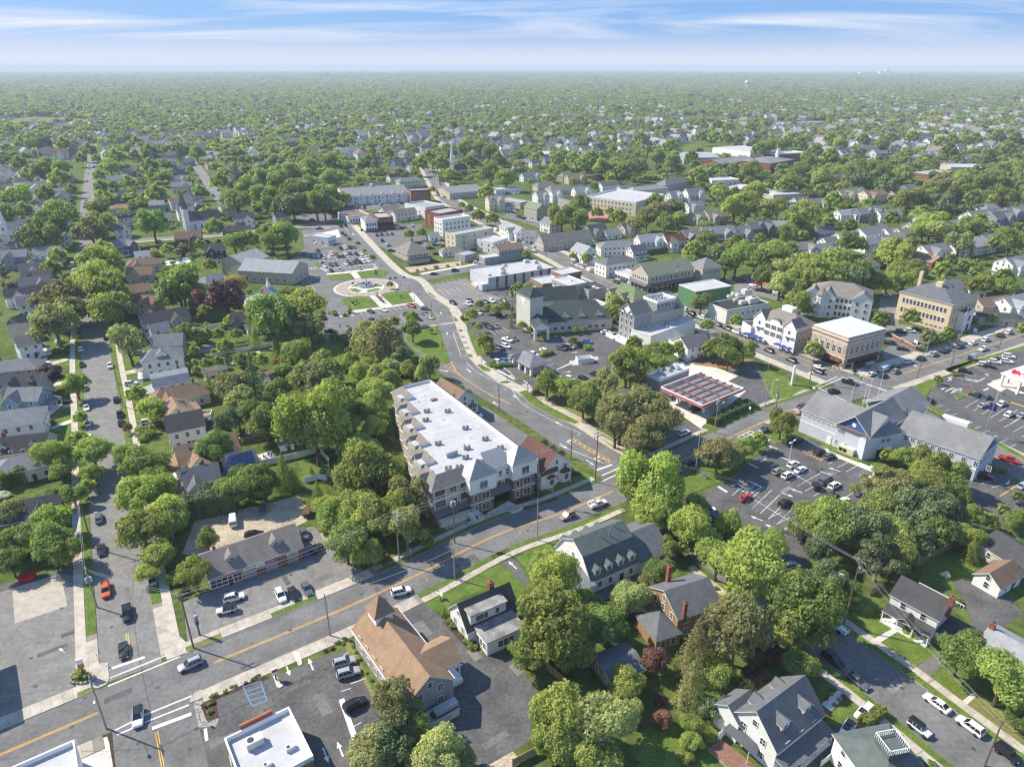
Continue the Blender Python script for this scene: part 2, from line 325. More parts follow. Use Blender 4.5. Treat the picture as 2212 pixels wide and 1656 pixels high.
# ---------------------------------------------------------------- vehicles
def loft(secs,b,m=0):
 rings=[]
 for x,w,z0,z1,z2 in secs:
  h=[(w*.86,z0),(w,z0+(z1-z0)*.45),(w*.985,z1),(w*.84,z2),(w*.4,z2+.025)]
  ring=[(x,-a,c) for a,c in h]+[(x,a,c) for a,c in reversed(h)]
  rings.append(ring)
 n=len(b.v);k=10
 for r in rings: b.v+=r
 for i in range(len(rings)-1):
  for j in range(k):
   l=(j+1)%k;b.f.append((n+i*k+j,n+(i+1)*k+j,n+(i+1)*k+l,n+i*k+l));b.m.append(m)
 b.f.append(tuple(n+j for j in range(k)));b.m.append(m);b.f.append(tuple(n+(len(rings)-1)*k+j for j in reversed(range(k))));b.m.append(m)
CAR={  # length sections, belt/roof greenhouse: (xr0,xf0,wb,zb, xr1,xf1,wr,zr)
 'sedan':([(-2.4,.72,.4,.6,.72),(-2.3,.86,.25,.72,.92),(-1.6,.91,.2,.8,.99),(-.2,.92,.2,.82,.98),(1.0,.92,.2,.8,.94),(1.9,.89,.2,.7,.84),(2.33,.78,.25,.58,.7),(2.42,.62,.38,.5,.58)],(-1.95,1.1,.8,.95,-1.15,.2,.6,1.44),1.45,-1.4,.33),
 'suv':([(-2.3,.8,.5,.75,.9),(-2.22,.93,.3,.9,1.06),(-1.2,.96,.25,.95,1.1),(.8,.96,.25,.94,1.08),(1.7,.94,.25,.85,1.0),(2.2,.86,.3,.7,.86),(2.32,.7,.42,.6,.72)],(-2.2,1.1,.86,1.06,-1.85,.25,.68,1.72),1.45,-1.4,.37),
 'hatch':([(-2.0,.76,.5,.75,.9),(-1.94,.88,.3,.85,1.0),(-1.0,.9,.22,.88,1.02),(.7,.9,.22,.88,1.0),(1.5,.88,.22,.76,.9),(2.0,.76,.3,.62,.74),(2.08,.6,.42,.52,.6)],(-1.92,1.0,.8,1.0,-1.5,.15,.62,1.52),1.25,-1.25,.33),
 'van':([(-2.7,.9,.5,.9,1.1),(-2.66,.98,.35,1.0,1.15),(1.0,.98,.3,1.0,1.15),(1.9,.96,.3,.9,1.08),(2.5,.88,.35,.7,.92),(2.62,.72,.45,.62,.74)],(-2.66,1.95,.94,1.1,-2.62,1.35,.86,1.72),1.7,-1.7,.37),
 'bus':([(-3.0,.95,.5,.9,1.15),(-2.96,1.02,.35,1.0,1.25),(1.6,1.02,.3,1.0,1.25),(2.2,1.0,.3,.95,1.15),(2.85,.92,.35,.75,.95),(2.98,.75,.45,.65,.78)],(-2.96,2.25,.98,1.2,-2.92,1.75,.9,1.9),1.95,-1.9,.38),
 'jeep':([(-2.0,.8,.6,.9,1.05),(-1.95,.85,.5,.95,1.12),(.7,.86,.45,.95,1.12),(1.9,.74,.5,.95,1.08),(2.0,.7,.6,.9,1.02)],(-1.9,.75,.8,1.1,-1.85,.5,.72,1.8),1.35,-1.25,.43),
 'pickup':([(-2.9,.86,.55,.85,.98),(-2.86,.94,.4,.9,1.02),(-.9,.95,.35,.92,1.04),(.9,.95,.35,.94,1.08),(1.9,.94,.35,.92,1.05),(2.6,.88,.4,.8,.96),(2.75,.75,.5,.7,.8)],(-.95,1.35,.84,1.05,-.75,.55,.68,1.78),1.75,-1.65,.4)}
paintm={}
def paint(c):
 if c not in paintm:
  paintm[c]=mat('paint_'+c,{'white':(.78,.78,.77),'silver':(.42,.43,.44),'grey':(.13,.135,.145),'black':(.012,.012,.014),'navy':(.018,.03,.075),'blue':(.03,.13,.42),'red':(.42,.02,.018),'maroon':(.12,.012,.014),'tan':(.33,.29,.23),'orange':(.5,.1,.03),'green':(.02,.06,.04),'pale':(.55,.62,.62)}[c],.28,0,1,.6,metal=.25 if c in('silver','grey','tan') else 0)
 return paintm[c]
lampw=mat('headlight_lens',(.75,.78,.8),.15,0,1,.6);lampr=mat('tail_light_lens',(.4,.012,.012),.25,0,1,.6)
wb=MB()
for a,m in ((.0,0),):
 k=14
 wb.lathe([(.0,-.11),(.3,-.11),(.335,-.08),(.335,.08),(.3,.11),(.22,.112)],0,k);wb.lathe([(.22,.112),(.2,.09),(.07,.115)],1,k)
wheel_me=wb.mesh('wheel',[rubber,rimm])
hl_me=MB().box(-.05,.05,-.16,.16,-.07,.07).mesh('headlight',lampw);tl_me=MB().box(-.04,.04,-.13,.13,-.1,.1).mesh('tail_light',lampr)
plate_me=MB().box(-.01,.01,-.2,.2,-.06,.06).mesh('number_plate',mat('number_plate',(.7,.68,.5),.5,0))
CM={}
def car_meshes(ty):
 if ty in CM: return CM[ty]
 secs,g,fa,ra,wr=CAR[ty];b=MB();loft(secs,b)
 xr0,xf0,w0,z0,xr1,xf1,w1,z1=g
 lo=[(xr0,-w0,z0),(xf0,-w0,z0),(xf0,w0,z0),(xr0,w0,z0)];hi=[(xr1,-w1,z1),(xf1,-w1,z1),(xf1,w1,z1),(xr1,w1,z1)]
 for i in range(4): b.tube(lo[i],hi[i],.055,.05,0,4)
 for y in (-1,1):
  for t in ((.55,) if ty=='pickup' else (.12,.2,.28,.36,.44,.52,.6) if ty=='van' else (.36,.62)):
   b.tube((xr0+(xf0-xr0)*t,y*(w0+.004),z0),(xr1+(xf1-xr1)*t,y*(w1+.004),z1),*((.17,.17) if ty=='van' else (.035,.035)),0,4)
 rb=MB();z=z1;cap={'van':.42,'bus':.8}.get(ty,.06)
 ro=[(xr1-.05,-w1-.02),(xf1+.03,-w1-.02),(xf1+.03,w1+.02),(xr1-.05,w1+.02)];ri=[(x*.96,y*.86) for x,y in ro]
 n=4
 for i in range(4):
  j=(i+1)%4;rb.face([(*ro[i],z),(*ro[j],z),(*ri[j],z+cap),(*ri[i],z+cap)])
 rb.face([(*p,z+cap) for p in ri])
 if ty=='suv':
  for y in (-.55,.55): rb.tube((xr1+.15,y*w1/.62,z+.1),(xf1-.15,y*w1/.62,z+.1),.03,.03,1,4)
 gl=MB()
 for i in range(4):
  j=(i+1)%4;gl.face([lo[i],lo[j],hi[j],hi[i]])
 if ty in('van','bus'):   # painted side panels aft of the front doors on the cargo body
  pass
 bed=None
 if ty=='pickup':
  b2=MB();b2.box(-2.78,-1.0,-.74,.74,1.03,1.045,0);bed=b2.mesh('load_bed',rubber)
  for y in (-.9,.82): b.box(-2.86,-.95,y,y+.08,1.0,1.16)
  b.box(-2.88,-2.8,-.86,.86,.95,1.16)
 CM[ty]=dict(body=b.mesh('body',paint('white')),roof=rb.mesh('roof',[paint('white'),rubber]),glass=gl.mesh('windscreen',carglass),bed=bed,fa=fa,ra=ra,wr=wr,w=max(s[1] for s in secs),xf=secs[-2][0],xr=secs[0][0],zf=(secs[-2][3]+.02),zr=secs[1][3]-.05,g=g)
 # one-piece version for cars too small to show parts
 b.m=[0]*len(b.f);nb=len(b.v);b.v+=rb.v;b.f+=[tuple(i+nb for i in f) for f in rb.f];b.m+=[0]*len(rb.f)
 nb=len(b.v);b.v+=gl.v;b.f+=[tuple(i+nb for i in f) for f in gl.f];b.m+=[1]*len(gl.f)
 for x in (fa,ra):
  for y in (-1,1): b.tube((x,y*(CM[ty]['w']-.2),wr),(x,y*(CM[ty]['w']+.01),wr),wr,wr,2,8)
 for y in (-.6,.6): b.box(secs[-2][0]-.03,secs[-2][0]+.06,y-.15,y+.15,secs[-2][3]-.06,secs[-2][3]+.06,3)
 CM[ty]['one']=b.mesh('body',[paint('white'),carglass,rubber,lampw])
 return CM[ty]
CARW={'sedan':'sedan','suv':'SUV','hatch':'hatchback','van':'van','bus':'high-roofed passenger van','jeep':'boxy off-roader','pickup':'pickup truck'}
NCAR=0
def car(x,y,ang,ty,col,zone='',label=None,rcol=None,group=None):
 global NCAR
 NCAR+=1;M=car_meshes(ty);near=math.hypot(x,y)<235
 lab=label or f'{col} {CARW[ty]} {zone}'.strip()
 nm={'sedan':'sedan_car','suv':'suv_car','hatch':'hatchback_car','van':'van','bus':'passenger_van','jeep':'off_road_car','pickup':'pickup_truck'}[ty]
 def sl(o,c): o.material_slots[0].link='OBJECT';o.material_slots[0].material=paint(c)
 grp=group or 'cars and vans of the town'
 if not near:
  o=use(M['one'],nm,None,(x,y,.015),ang,(.92,)*3);sl(o,col);return tag(o,lab,'van' if ty in('van','bus') else 'pickup' if ty=='pickup' else 'car',grp)
 t=thing(nm,(x,y,.015),ang,lab,'van' if ty in('van','bus') else 'pickup' if ty=='pickup' else 'car',grp)
 t.scale=(.92,)*3
 sl(use(M['body'],'body',t),col);o=use(M['roof'],'roof',t);sl(o,rcol or ('black' if ty=='jeep' and col!='black' else col))
 use(M['glass'],'window_glass',t)
 if M['bed']: use(M['bed'],'load_bed',t)
 for xx in (M['fa'],M['ra']):
  for s in (-1,1): use(wheel_me,'wheel',t,(xx,s*(M['w']-.1),M['wr']),0,(M['wr']/.335,)*3).rotation_euler=(-s*math.pi/2,0,0)
 for s in (-1,1):
  use(hl_me,'headlight',t,(M['xf']+.02,s*M['w']*.66,M['zf']));use(tl_me,'tail_light',t,(M['xr']+.05,s*M['w']*.78,M['zr']+.05))
 use(plate_me,'number_plate',t,(M['xr']-.01,0,.62))
 if ty=='jeep': use(wheel_me,'spare_wheel',t,(M['xr']-.1,0,1.0)).rotation_euler=(0,-math.pi/2,0)
 return t
TY={'s':'sedan','u':'suv','h':'hatch','v':'van','b':'bus','j':'jeep','p':'pickup'}
CO={'w':'white','s':'silver','g':'grey','k':'black','n':'navy','b':'blue','r':'red','m':'maroon','t':'tan','o':'orange','e':'green','l':'pale'}
def cars(reg,zone,ang,txt):
 for e in txt.split():
  q=e.split(',');x,y=float(q[0]),float(q[1]);p=P(reg,x,y,.75);a=float(q[3]) if len(q)>3 and q[3] else ang
  rc=CO[q[2][2]] if len(q[2])>2 else None
  car(p.x,p.y,rad(a),TY[q[2][0]],CO[q[2][1]],zone,None,rc)
# ---------------------------------------------------------------- house kit (all in the house's own axes: ridge along x)
WIN={}
def window(root,x,y,z,rz,w=.95,h=1.35,near=True,bars=1,fr=None,name='window'):
 fr=fr or wtrim;k=(round(w,2),round(h,2),bars,fr.name,near)
 if k not in WIN:
  b=MB();t=.11;d=.07
  b.box(-w/2-t,w/2+t,-d,0,h/2,h/2+t);b.box(-w/2-t,w/2+t,-d,0,-h/2-t,-h/2);b.box(-w/2-t,-w/2,-d,0,-h/2,h/2);b.box(w/2,w/2+t,-d,0,-h/2,h/2)
  b.box(-w/2,w/2,-.05,0,-.03,.03)
  for i in range(1,bars): b.box(-w/2+w*i/bars-.035,-w/2+w*i/bars+.035,-.055,0,-h/2,h/2)
  g=MB().face([(-w/2,-.022,-h/2),(w/2,-.022,-h/2),(w/2,-.022,h/2),(-w/2,-.022,h/2)])
  if near: WIN[k]=(b.mesh('window_frame',fr),g.mesh('pane',glassm))
  else:
   n=len(b.f);b.v+=g.v;b.f.append(tuple(range(len(b.v)-4,len(b.v))));b.m.append(1);WIN[k]=(b.mesh('window',[fr,glassm]),None)
 f,g=WIN[k];o=use(f,name,root,(x,y,z),rz)
 if g: use(g,'pane',o)
 return o
SIDE={'f':(0,-1,0),'b':(0,1,math.pi),'l':(-1,0,-math.pi/2),'r':(1,0,math.pi/2)}
def side_pt(L,W,s,t,off=.012):
 sxn,syn,rz=SIDE[s]
 if s=='f': return t,-W/2-off,rz
 if s=='b': return -t,W/2+off,rz
 if s=='l': return -L/2-off,-t,rz
 return L/2+off,t,rz
def faces_cam(root,s,tol=-.15):
 a=root.rotation_euler[2];nx,ny,_=SIDE[s];n=Vector((nx*math.cos(a)-ny*math.sin(a),nx*math.sin(a)+ny*math.cos(a)))
 v=-Vector(root.location[:2]);return n.dot(v)/max(1,v.length)>tol
def win_grid(root,L,W,s,zs,n=None,w=.95,h=1.35,near=True,bars=1,skip=(),span=None,fr=None):
 ln=L if s in'fb' else W;n=n or max(1,int(ln/3.1));sp_=span or ln*.86
 for z in zs:
  for i in range(n):
   if (i,z) in skip or i in skip: continue
   x,y,rz=side_pt(L,W,s,-sp_/2+sp_*(i+.5)/n);window(root,x,y,z,rz,w,h,near,bars,fr)
def walls(root,L,W,h,m,rise=0,axis='x',name='wall',z0=0,gam=False):
 b=MB();x,y=L/2,W/2;b.box(-x,x,-y,y,z0,h,bottom=False)
 if rise:
  if axis=='x':
   for s in (-1,1):
    p=[(s*x,-y,h),(s*x,y,h)]+([(s*x,y*.55,h+rise*.68),(s*x,0,h+rise),(s*x,-y*.55,h+rise*.68)] if gam else [(s*x,0,h+rise)])
    b.face(p if s>0 else p[::-1])
  else:
   for s in (-1,1):
    p=[(-x,s*y,h),(x,s*y,h),(0,s*y,h+rise)];b.face(p if s<0 else p[::-1])
 return b.build(name,m,root)
def ext(b,prof,x0,x1,axis='x',th=.16,m=0,mt=1):
 k=len(prof);lo=prof;hi=[(a,z+th) for a,z in prof]
 f=(lambda u,a,z:(u,a,z)) if axis=='x' else (lambda u,a,z:(-a,u,z))
 for i in range(k-1):
  b.face([f(x0,*hi[i]),f(x1,*hi[i]),f(x1,*hi[i+1]),f(x0,*hi[i+1])],m)
  b.face([f(x0,*lo[i]),f(x0,*lo[i+1]),f(x1,*lo[i+1]),f(x1,*lo[i])],mt)
  b.face([f(x0,*lo[i]),f(x0,*hi[i]),f(x0,*hi[i+1]),f(x0,*lo[i+1])],mt);b.face([f(x1,*lo[i]),f(x1,*lo[i+1]),f(x1,*hi[i+1]),f(x1,*hi[i])],mt)
 b.face([f(x0,*lo[0]),f(x1,*lo[0]),f(x1,*hi[0]),f(x0,*hi[0])],mt);b.face([f(x1,*lo[-1]),f(x0,*lo[-1]),f(x0,*hi[-1]),f(x1,*hi[-1])],mt)
 return b
def gable_roof(root,L,W,e,r,m,axis='x',ov=.35,gam=False,off=(0,0),name='roof'):
 b=MB();H=W/2 if axis=='x' else L/2;U=(L/2 if axis=='x' else W/2)+ov;sl=(r-e)/H
 prof=[(-H-ov,e-sl*ov+.02),(0,r+.02),(H+ov,e-sl*ov+.02)]
 if gam: prof=[(-H-.25,e-.1),(-H*.55,e+(r-e)*.68+.03),(0,r+.03),(H*.55,e+(r-e)*.68+.03),(H+.25,e-.1)]
 ext(b,prof,-U,U,axis);b.v=[(x+off[0],y+off[1],z) for x,y,z in b.v]
 return b.build(name,[m,wtrim],root)
def hip_roof(root,L,W,e,r,m,ov=.4,ridge=None,name='roof',off=(0,0),th=.16):
 b=MB();x,y=L/2+ov,W/2+ov;a=max(0,(L-W)/2 if ridge is None else ridge/2);e0=e-.02
 c=[(-x,-y),(x,-y),(x,y),(-x,y)]
 for i in range(4):
  j=(i+1)%4;b.face([(*c[i],e0),(*c[j],e0),(*c[j],e0+th),(*c[i],e0+th)],1)
 z=e0+th;A,B_=(-a,0,r),(a,0,r)
 if a>0: b.face([(-x,-y,z),(x,-y,z),B_,A]);b.face([(x,y,z),(-x,y,z),A,B_])
 else: b.face([(-x,-y,z),(x,-y,z),A]);b.face([(x,y,z),(-x,y,z),A])
 b.face([(x,-y,z),(x,y,z),B_]);b.face([(-x,y,z),(-x,-y,z),A]);b.face([(*p,e0) for p in reversed(c)],1)
 b.v=[(p+off[0],q+off[1],s) for p,q,s in b.v]
 return b.build(name,[m,wtrim],root)
def flat_roof(root,L,W,h,m,pm,par=.6,th=.25,name='roof'):
 b=MB();x,y=L/2,W/2;b.box(-x+th,x-th,-y+th,y-th,h-.2,h+.03,0)
 for a in ((-x,x,-y,-y+th),(-x,x,y-th,y),(-x,-x+th,-y+th,y-th),(x-th,x,-y+th,y-th)): b.box(*a,h-.2,h+par,1)
 return b.build(name,[m,pm],root)
def chimney(root,x,y,z,m=None,s=.75,parent=None):
 b=MB();b.box(x-s/2,x+s/2,y-s/2,y+s/2,0 if z<0 else z-4.5,abs(z));b.box(x-s/2-.08,x+s/2+.08,y-s/2-.08,y+s/2+.08,abs(z),abs(z)+.15);b.box(x-.15,x+.15,y-.15,y+.15,abs(z)+.15,abs(z)+.4,1)
 return b.build('chimney',[m or brick,dksteel],root)
def dormer(root,x,y,z,s,w,h,depth,wm,rm,near=True,bars=1):
 # z: sill height at the face;the face looks to side s ('f' or 'b')
 b=MB();b.box(-w/2,w/2,0,depth,z,z+h,0);b.face([(-w/2,0,z+h),(w/2,0,z+h),(0,0,z+h+w*.42)],0)
 ext(b,[(-w/2-.25,z+h-.17),(0,z+h+w*.42+.02),(w/2+.25,z+h-.17)],-.25,depth+w*.3,'y',.1,1,2)
 o=b.build('dormer',[wm,rm,wtrim],root,loc=(x,y,0),rz=0 if s=='f' else math.pi)
 window(o,0,-.012,z+h*.55,0,min(.9,w*.5),h*.62,near,bars);return o
def wing(root,x,y,rz,L,W,e,r,wm,rm,near=True,zs=(),name='wing',hip=False):
 # a lower or crossing volume whose ridge runs along its own x
 b=MB();b.box(-L/2,L/2,-W/2,W/2,0,e,0,bottom=False);H=W/2;sl=(r-e)/H;ov=.3
 if hip:
  X,Y=L/2+ov,H+ov;a=max(0,L/2-H)
  for f in ([(-X,-Y,e),(X,-Y,e),(a,0,r),(-a,0,r)],[(X,Y,e),(-X,Y,e),(-a,0,r),(a,0,r)],[(X,-Y,e),(X,Y,e),(a,0,r)],[(-X,Y,e),(-X,-Y,e),(-a,0,r)]): b.face(f,1)
 else:
  for s in (-1,1):
   p=[(s*L/2,-H,e),(s*L/2,H,e),(s*L/2,0,r)];b.face(p if s>0 else p[::-1],0)
  ext(b,[(-H-ov,e-sl*ov+.02),(0,r+.02),(H+ov,e-sl*ov+.02)],-L/2-ov,L/2+ov,'x',.14,1,2)
 o=b.build(name,[wm,rm,wtrim],root,loc=(x,y,0),rz=rz)
 for s,zz,n in zs: win_grid(o,L,W,s,zz,n,near=near)
 return o
def porch(root,x0,x1,y0,y1,z,rm,posts=4,slope=.5,wm=None,name='porch',out='f'):
 b=MB();b.box(x0,x1,y0,y1,.0,.35,1);hi,lo=z+slope,z
 if out=='f': q=[(x0-.2,y0-.25,lo),(x1+.2,y0-.25,lo),(x1+.2,y1,hi),(x0-.2,y1,hi)]
 elif out=='r': q=[(x1+.25,y0-.2,lo),(x1+.25,y1+.2,lo),(x0,y1+.2,hi),(x0,y0-.2,hi)]
 elif out=='b': q=[(x1+.2,y1+.25,lo),(x0-.2,y1+.25,lo),(x0-.2,y0,hi),(x1+.2,y0,hi)]
 else: q=[(x0-.25,y1+.2,lo),(x0-.25,y0-.2,lo),(x1,y0-.2,hi),(x1,y1+.2,hi)]
 b.face([(a,c,d+.12) for a,c,d in q],0);b.face(list(reversed(q)),1)
 for i in range(4): j=(i+1)%4;b.face([q[i],q[j],(q[j][0],q[j][1],q[j][2]+.12),(q[i][0],q[i][1],q[i][2]+.12)],1)
 for i in range(posts):
  t=i/max(1,posts-1)
  px,py={'f':(x0+.1+(x1-x0-.2)*t,y0+.1),'b':(x0+.1+(x1-x0-.2)*t,y1-.1),'r':(x1-.1,y0+.1+(y1-y0-.2)*t),'l':(x0+.1,y0+.1+(y1-y0-.2)*t)}[out]
  b.box(px-.09,px+.09,py-.09,py+.09,.35,z,1)
 return b.build(name,[rm,wtrim],root)
def door(root,x,y,rz,w=1,h=2.1,m=None,z=0.05):
 o=MB().box(-w/2-.1,w/2+.1,-.06,0,0,h+.1,1).box(-w/2,w/2,-.09,-.06,0,h,0).build('door',[m or mat('door_dark',(.06,.05,.05),.5,0),wtrim],root,loc=(x,y,z),rz=rz)
 return o
WALL={'w':mat('siding_white',(.74,.73,.7),.7,.04,.6),'c':mat('siding_cream',(.62,.57,.42),.75,.05,.6),'b':mat('siding_beige',(.47,.42,.34),.75,.05,.6),'g':mat('siding_grey',(.3,.3,.3),.75,.06,.6),'s':mat('siding_slate',(.13,.15,.19),.75,.07,.6),
 'l':mat('siding_blue',(.16,.27,.36),.75,.06,.6),'t':mat('siding_tan',(.31,.19,.095),.8,.08,.7),'n':mat('siding_navy',(.03,.04,.07),.7,.05,.6),'r':brick,'p':mat('siding_greige',(.36,.33,.32),.75,.05,.6),'e':mat('siding_sage',(.35,.37,.28),.75,.05,.6),'d':mat('siding_darkgrey',(.15,.14,.145),.75,.05,.6),'k':mat('siding_brown',(.14,.075,.05),.8,.1,.6),'y':mat('siding_pale',(.66,.66,.6),.75,.05,.6)}
def roofmat(n,c,v=.09): return mat('shingle_'+n,c,.92,v,.7,.15,fine=.13,fscale=6)
ROOF={'g':roofmat('grey',(.2,.2,.205)),'k':roofmat('charcoal',(.068,.067,.068)),'l':roofmat('light_grey',(.29,.295,.3)),'b':roofmat('brown',(.21,.14,.095)),'t':roofmat('tan',(.28,.185,.118)),'n':roofmat('taupe',(.215,.19,.165)),'e':roofmat('green',(.105,.125,.118)),'s':roofmat('slate',(.13,.133,.14)),'r':roofmat('rust',(.12,.066,.052)),'o':roofmat('moss',(.2,.22,.15)),'w':mat('metal_pale',(.5,.51,.53),.5,.05,.6),'m':mat('membrane_grey',(.33,.335,.35),.8,.08,.4)}
WN={'w':'white','c':'cream','b':'beige','g':'grey','s':'slate-blue','l':'blue','t':'ochre','n':'navy','r':'brick','p':'greige','e':'sage','d':'dark grey','k':'brown','y':'pale'}
RN={'g':'grey','k':'charcoal','l':'light grey','b':'brown','t':'tan','n':'taupe','e':'green','s':'slate','r':'rust-red','o':'mossy green','w':'pale metal','m':'grey membrane'}
def frame3(r,A,B,Cp,z):
 a,b,c=P(r,*A,z),P(r,*B,z),P(r,*Cp,z);a.z=b.z=c.z=0
 if (b-a).cross(c-a).z<0: a,b=b,a
 d=b-a;L=d.length;d/=L;n=Vector((-d.y,d.x,0));w=(c-a).dot(n)
 return a+d*L/2+n*w/2,L,w,math.atan2(d.y,d.x)
NH=0
def house(reg,x1,y1,x2,y2,W,e,r,wall,roof,form='g',label=None,opts='',cat='house',name='house',group='houses of the town',ext_=0.,bld=None,shed=0):
 """ridge ends as seen, depth W, eave and ridge heights;opts: c chimney, d dormers, x/X cross gable to f/b, p/P porch f/r, w side wing"""
 global NH
 NH+=1;rnd=random.Random(NH*17+3)
 p1,p2=P(reg,x1,y1,r),P(reg,x2,y2,r);d=p2-p1;L=d.length;cx=(p1+p2)/2;ang=math.atan2(d.y,d.x)
 if abs(ang)>math.pi/2: ang-=math.copysign(math.pi,ang)
 if form=='h': L+=W*.62
 L=max(L+ext_,4);cx.z=0;dist=cx.length;near=dist<215
 wm,rm=WALL[wall],ROOF[roof]
 kind={'g':'gabled','h':'hip-roofed','m':'gambrel-roofed','f':'flat-roofed'}[form]
 t=thing(name,cx,ang,label or f'{WN[wall]} {kind} house with {RN[roof]} roof',cat,group)
 H=r-e;st=[1.6] if e<4.2 else ([1.6,4.4] if e<7.2 else [1.6,4.4,7.3])
 if form=='g': walls(t,L,W,e,wm,H);gable_roof(t,L,W,e,r,rm)
 elif form=='m': walls(t,L,W,e,wm,H,gam=True);gable_roof(t,L,W,e,r,rm,gam=True)
 elif form=='h': walls(t,L,W,e,wm);hip_roof(t,L,W,e,r,rm,ridge=max(0,L-W*.9))
 else: walls(t,L,W,e,wm);flat_roof(t,L,W,e,rm,wm,r-e)
 for s in 'fblr':
  if faces_cam(t,s):
   win_grid(t,L,W,s,st,near=near,w=.9,h=1.3,bars=rnd.choice((1,1,2)))
   if s in'lr' and form in'gm' and H>1.8: x,y,rz=side_pt(L,W,s,0);window(t,x,y,e+H*.4,rz,.8,1.1,near)
 for s in 'fr':
  if faces_cam(t,s,0): x,y,rz=side_pt(L,W,s,(L if s=='f' else W)*.13);door(t,x,y,rz);break
 if 'c' in opts: chimney(t,L*rnd.choice((-.3,.28,.1)),W*.12,r+.9)
 if 'd' in opts:
  for q in ((-.26,.26) if L>9 else (0,)): dormer(t,L*q,-W*.36,e+.25,'f',1.7,1.45,W*.3,wm,rm,near)
 if 'D' in opts: dormer(t,0,-W*.38,e+.2,'f',3.4,1.5,W*.34,wm,rm,near,3)
 for ch,sg in (('x',-1),('X',1)):
  if ch in opts:
   x=L*rnd.choice((-.2,.22));w=min(5.2,L*.5);wing(t,x,sg*(W/2-1.3),math.pi/2,W*.5+3.4,w,e-.12,min(r-.35,e+w*.45),wm,rm,near,(('l' if sg<0 else 'r',st,1),))
 for ch,s in (('p','f'),('P','r'),('q','l'),('Q','b')):
  if ch in opts:
   dp=2.3;bx={'f':(-L/2,L/2,-W/2-dp,-W/2-.01),'b':(-L/2,L/2,W/2+.01,W/2+dp),'r':(L/2+.01,L/2+dp,-W/2,W/2),'l':(-L/2-dp,-L/2-.01,-W/2,W/2)}[s]
   porch(t,*bx,2.7,rm,4,.7,out=s)
 if 'w' in opts: wing(t,L/2+2.2,W*.1,0,5,W*.7,2.8,4.6,wm,rm,near,(('f',[1.5],1),))
 if 'W' in opts: wing(t,-L/2-2.2,W*.1,0,5,W*.7,2.8,4.6,wm,rm,near,(('f',[1.5],1),))
 return t,L,W,e,r
def box_building(r,A,B,Cp,z,wall,roof,label,cat='building',name='shop_building',form='f',par=.6,rise=3,axis='x',win=(),near=None,group='buildings of the town',pm=None,ov=.4,ridge=None):
 c,L,W,a=frame3(r,A,B,Cp,z);t=thing(name,c,a,label,cat,group)
 if near is None: near=c.length<260
 wm=WALL[wall] if isinstance(wall,str) else wall;rm=ROOF[roof] if isinstance(roof,str) else roof
 if form=='f': walls(t,L,W,z-par,wm);flat_roof(t,L,W,z-par,rm,pm or wm,par)
 elif form=='g': walls(t,L,W,z,wm,rise,axis);gable_roof(t,L,W,z,z+rise,rm,axis,ov)
 else: walls(t,L,W,z,wm);hip_roof(t,L,W,z,z+rise,rm,ov,ridge)
 for s,zs,n,w,h,b in win:
  if faces_cam(t,s): win_grid(t,L,W,s,zs,n,w,h,near,b)
 return t,L,W,c
def roofpt(t,x,y,z):
 a=t.rotation_euler[2];l=t.location;return Vector((l.x+x*math.cos(a)-y*math.sin(a),l.y+x*math.sin(a)+y*math.cos(a),z))
def on_axes(t,p):
 a=t.rotation_euler[2];d=p-t.location;return d.x*math.cos(a)+d.y*math.sin(a),-d.x*math.sin(a)+d.y*math.cos(a)
ac_case=mat('unit_casing',(.3,.3,.29),.6,.1,3);ac_dark=mat('unit_grille',(.05,.05,.05),.6,.0)
ac_b=MB().lathe([(.42,0),(.45,.05),(.45,.85),(.4,.9)],0,10).mesh('casing',ac_case);ac_f=MB().lathe([(.36,.9),(.34,.95),(.08,.96)],0,10).mesh('fan_grille',ac_dark)
rt_b=MB().box(-1,1,-.6,.6,.12,1.1).box(-.9,.9,-.5,.5,0,.12,).mesh('casing',mat('unit_casing_pale',(.55,.55,.53),.6,.08,2));rt_f=MB().lathe([(.4,1.1),(.38,1.16),(.1,1.17)],0,10).mesh('fan_grille',ac_dark)
def condenser(p,where,z):
 t=thing('air_condenser',(p.x,p.y,z),random.uniform(0,6),f'round grey condenser on {where}','air conditioner','rooftop condensers');use(ac_b,'casing',t);use(ac_f,'fan_grille',t)
def rtu(p,where,z,rz=0,s=1.):
 t=thing('rooftop_unit',(p.x,p.y,z),rz,f'boxy grey ventilation unit on {where}','air conditioner','rooftop ventilation units');use(rt_b,'casing',t,sc=(s,s,s));use(rt_f,'fan_grille',t,(.4*s,0,0),sc=(s,s,s))
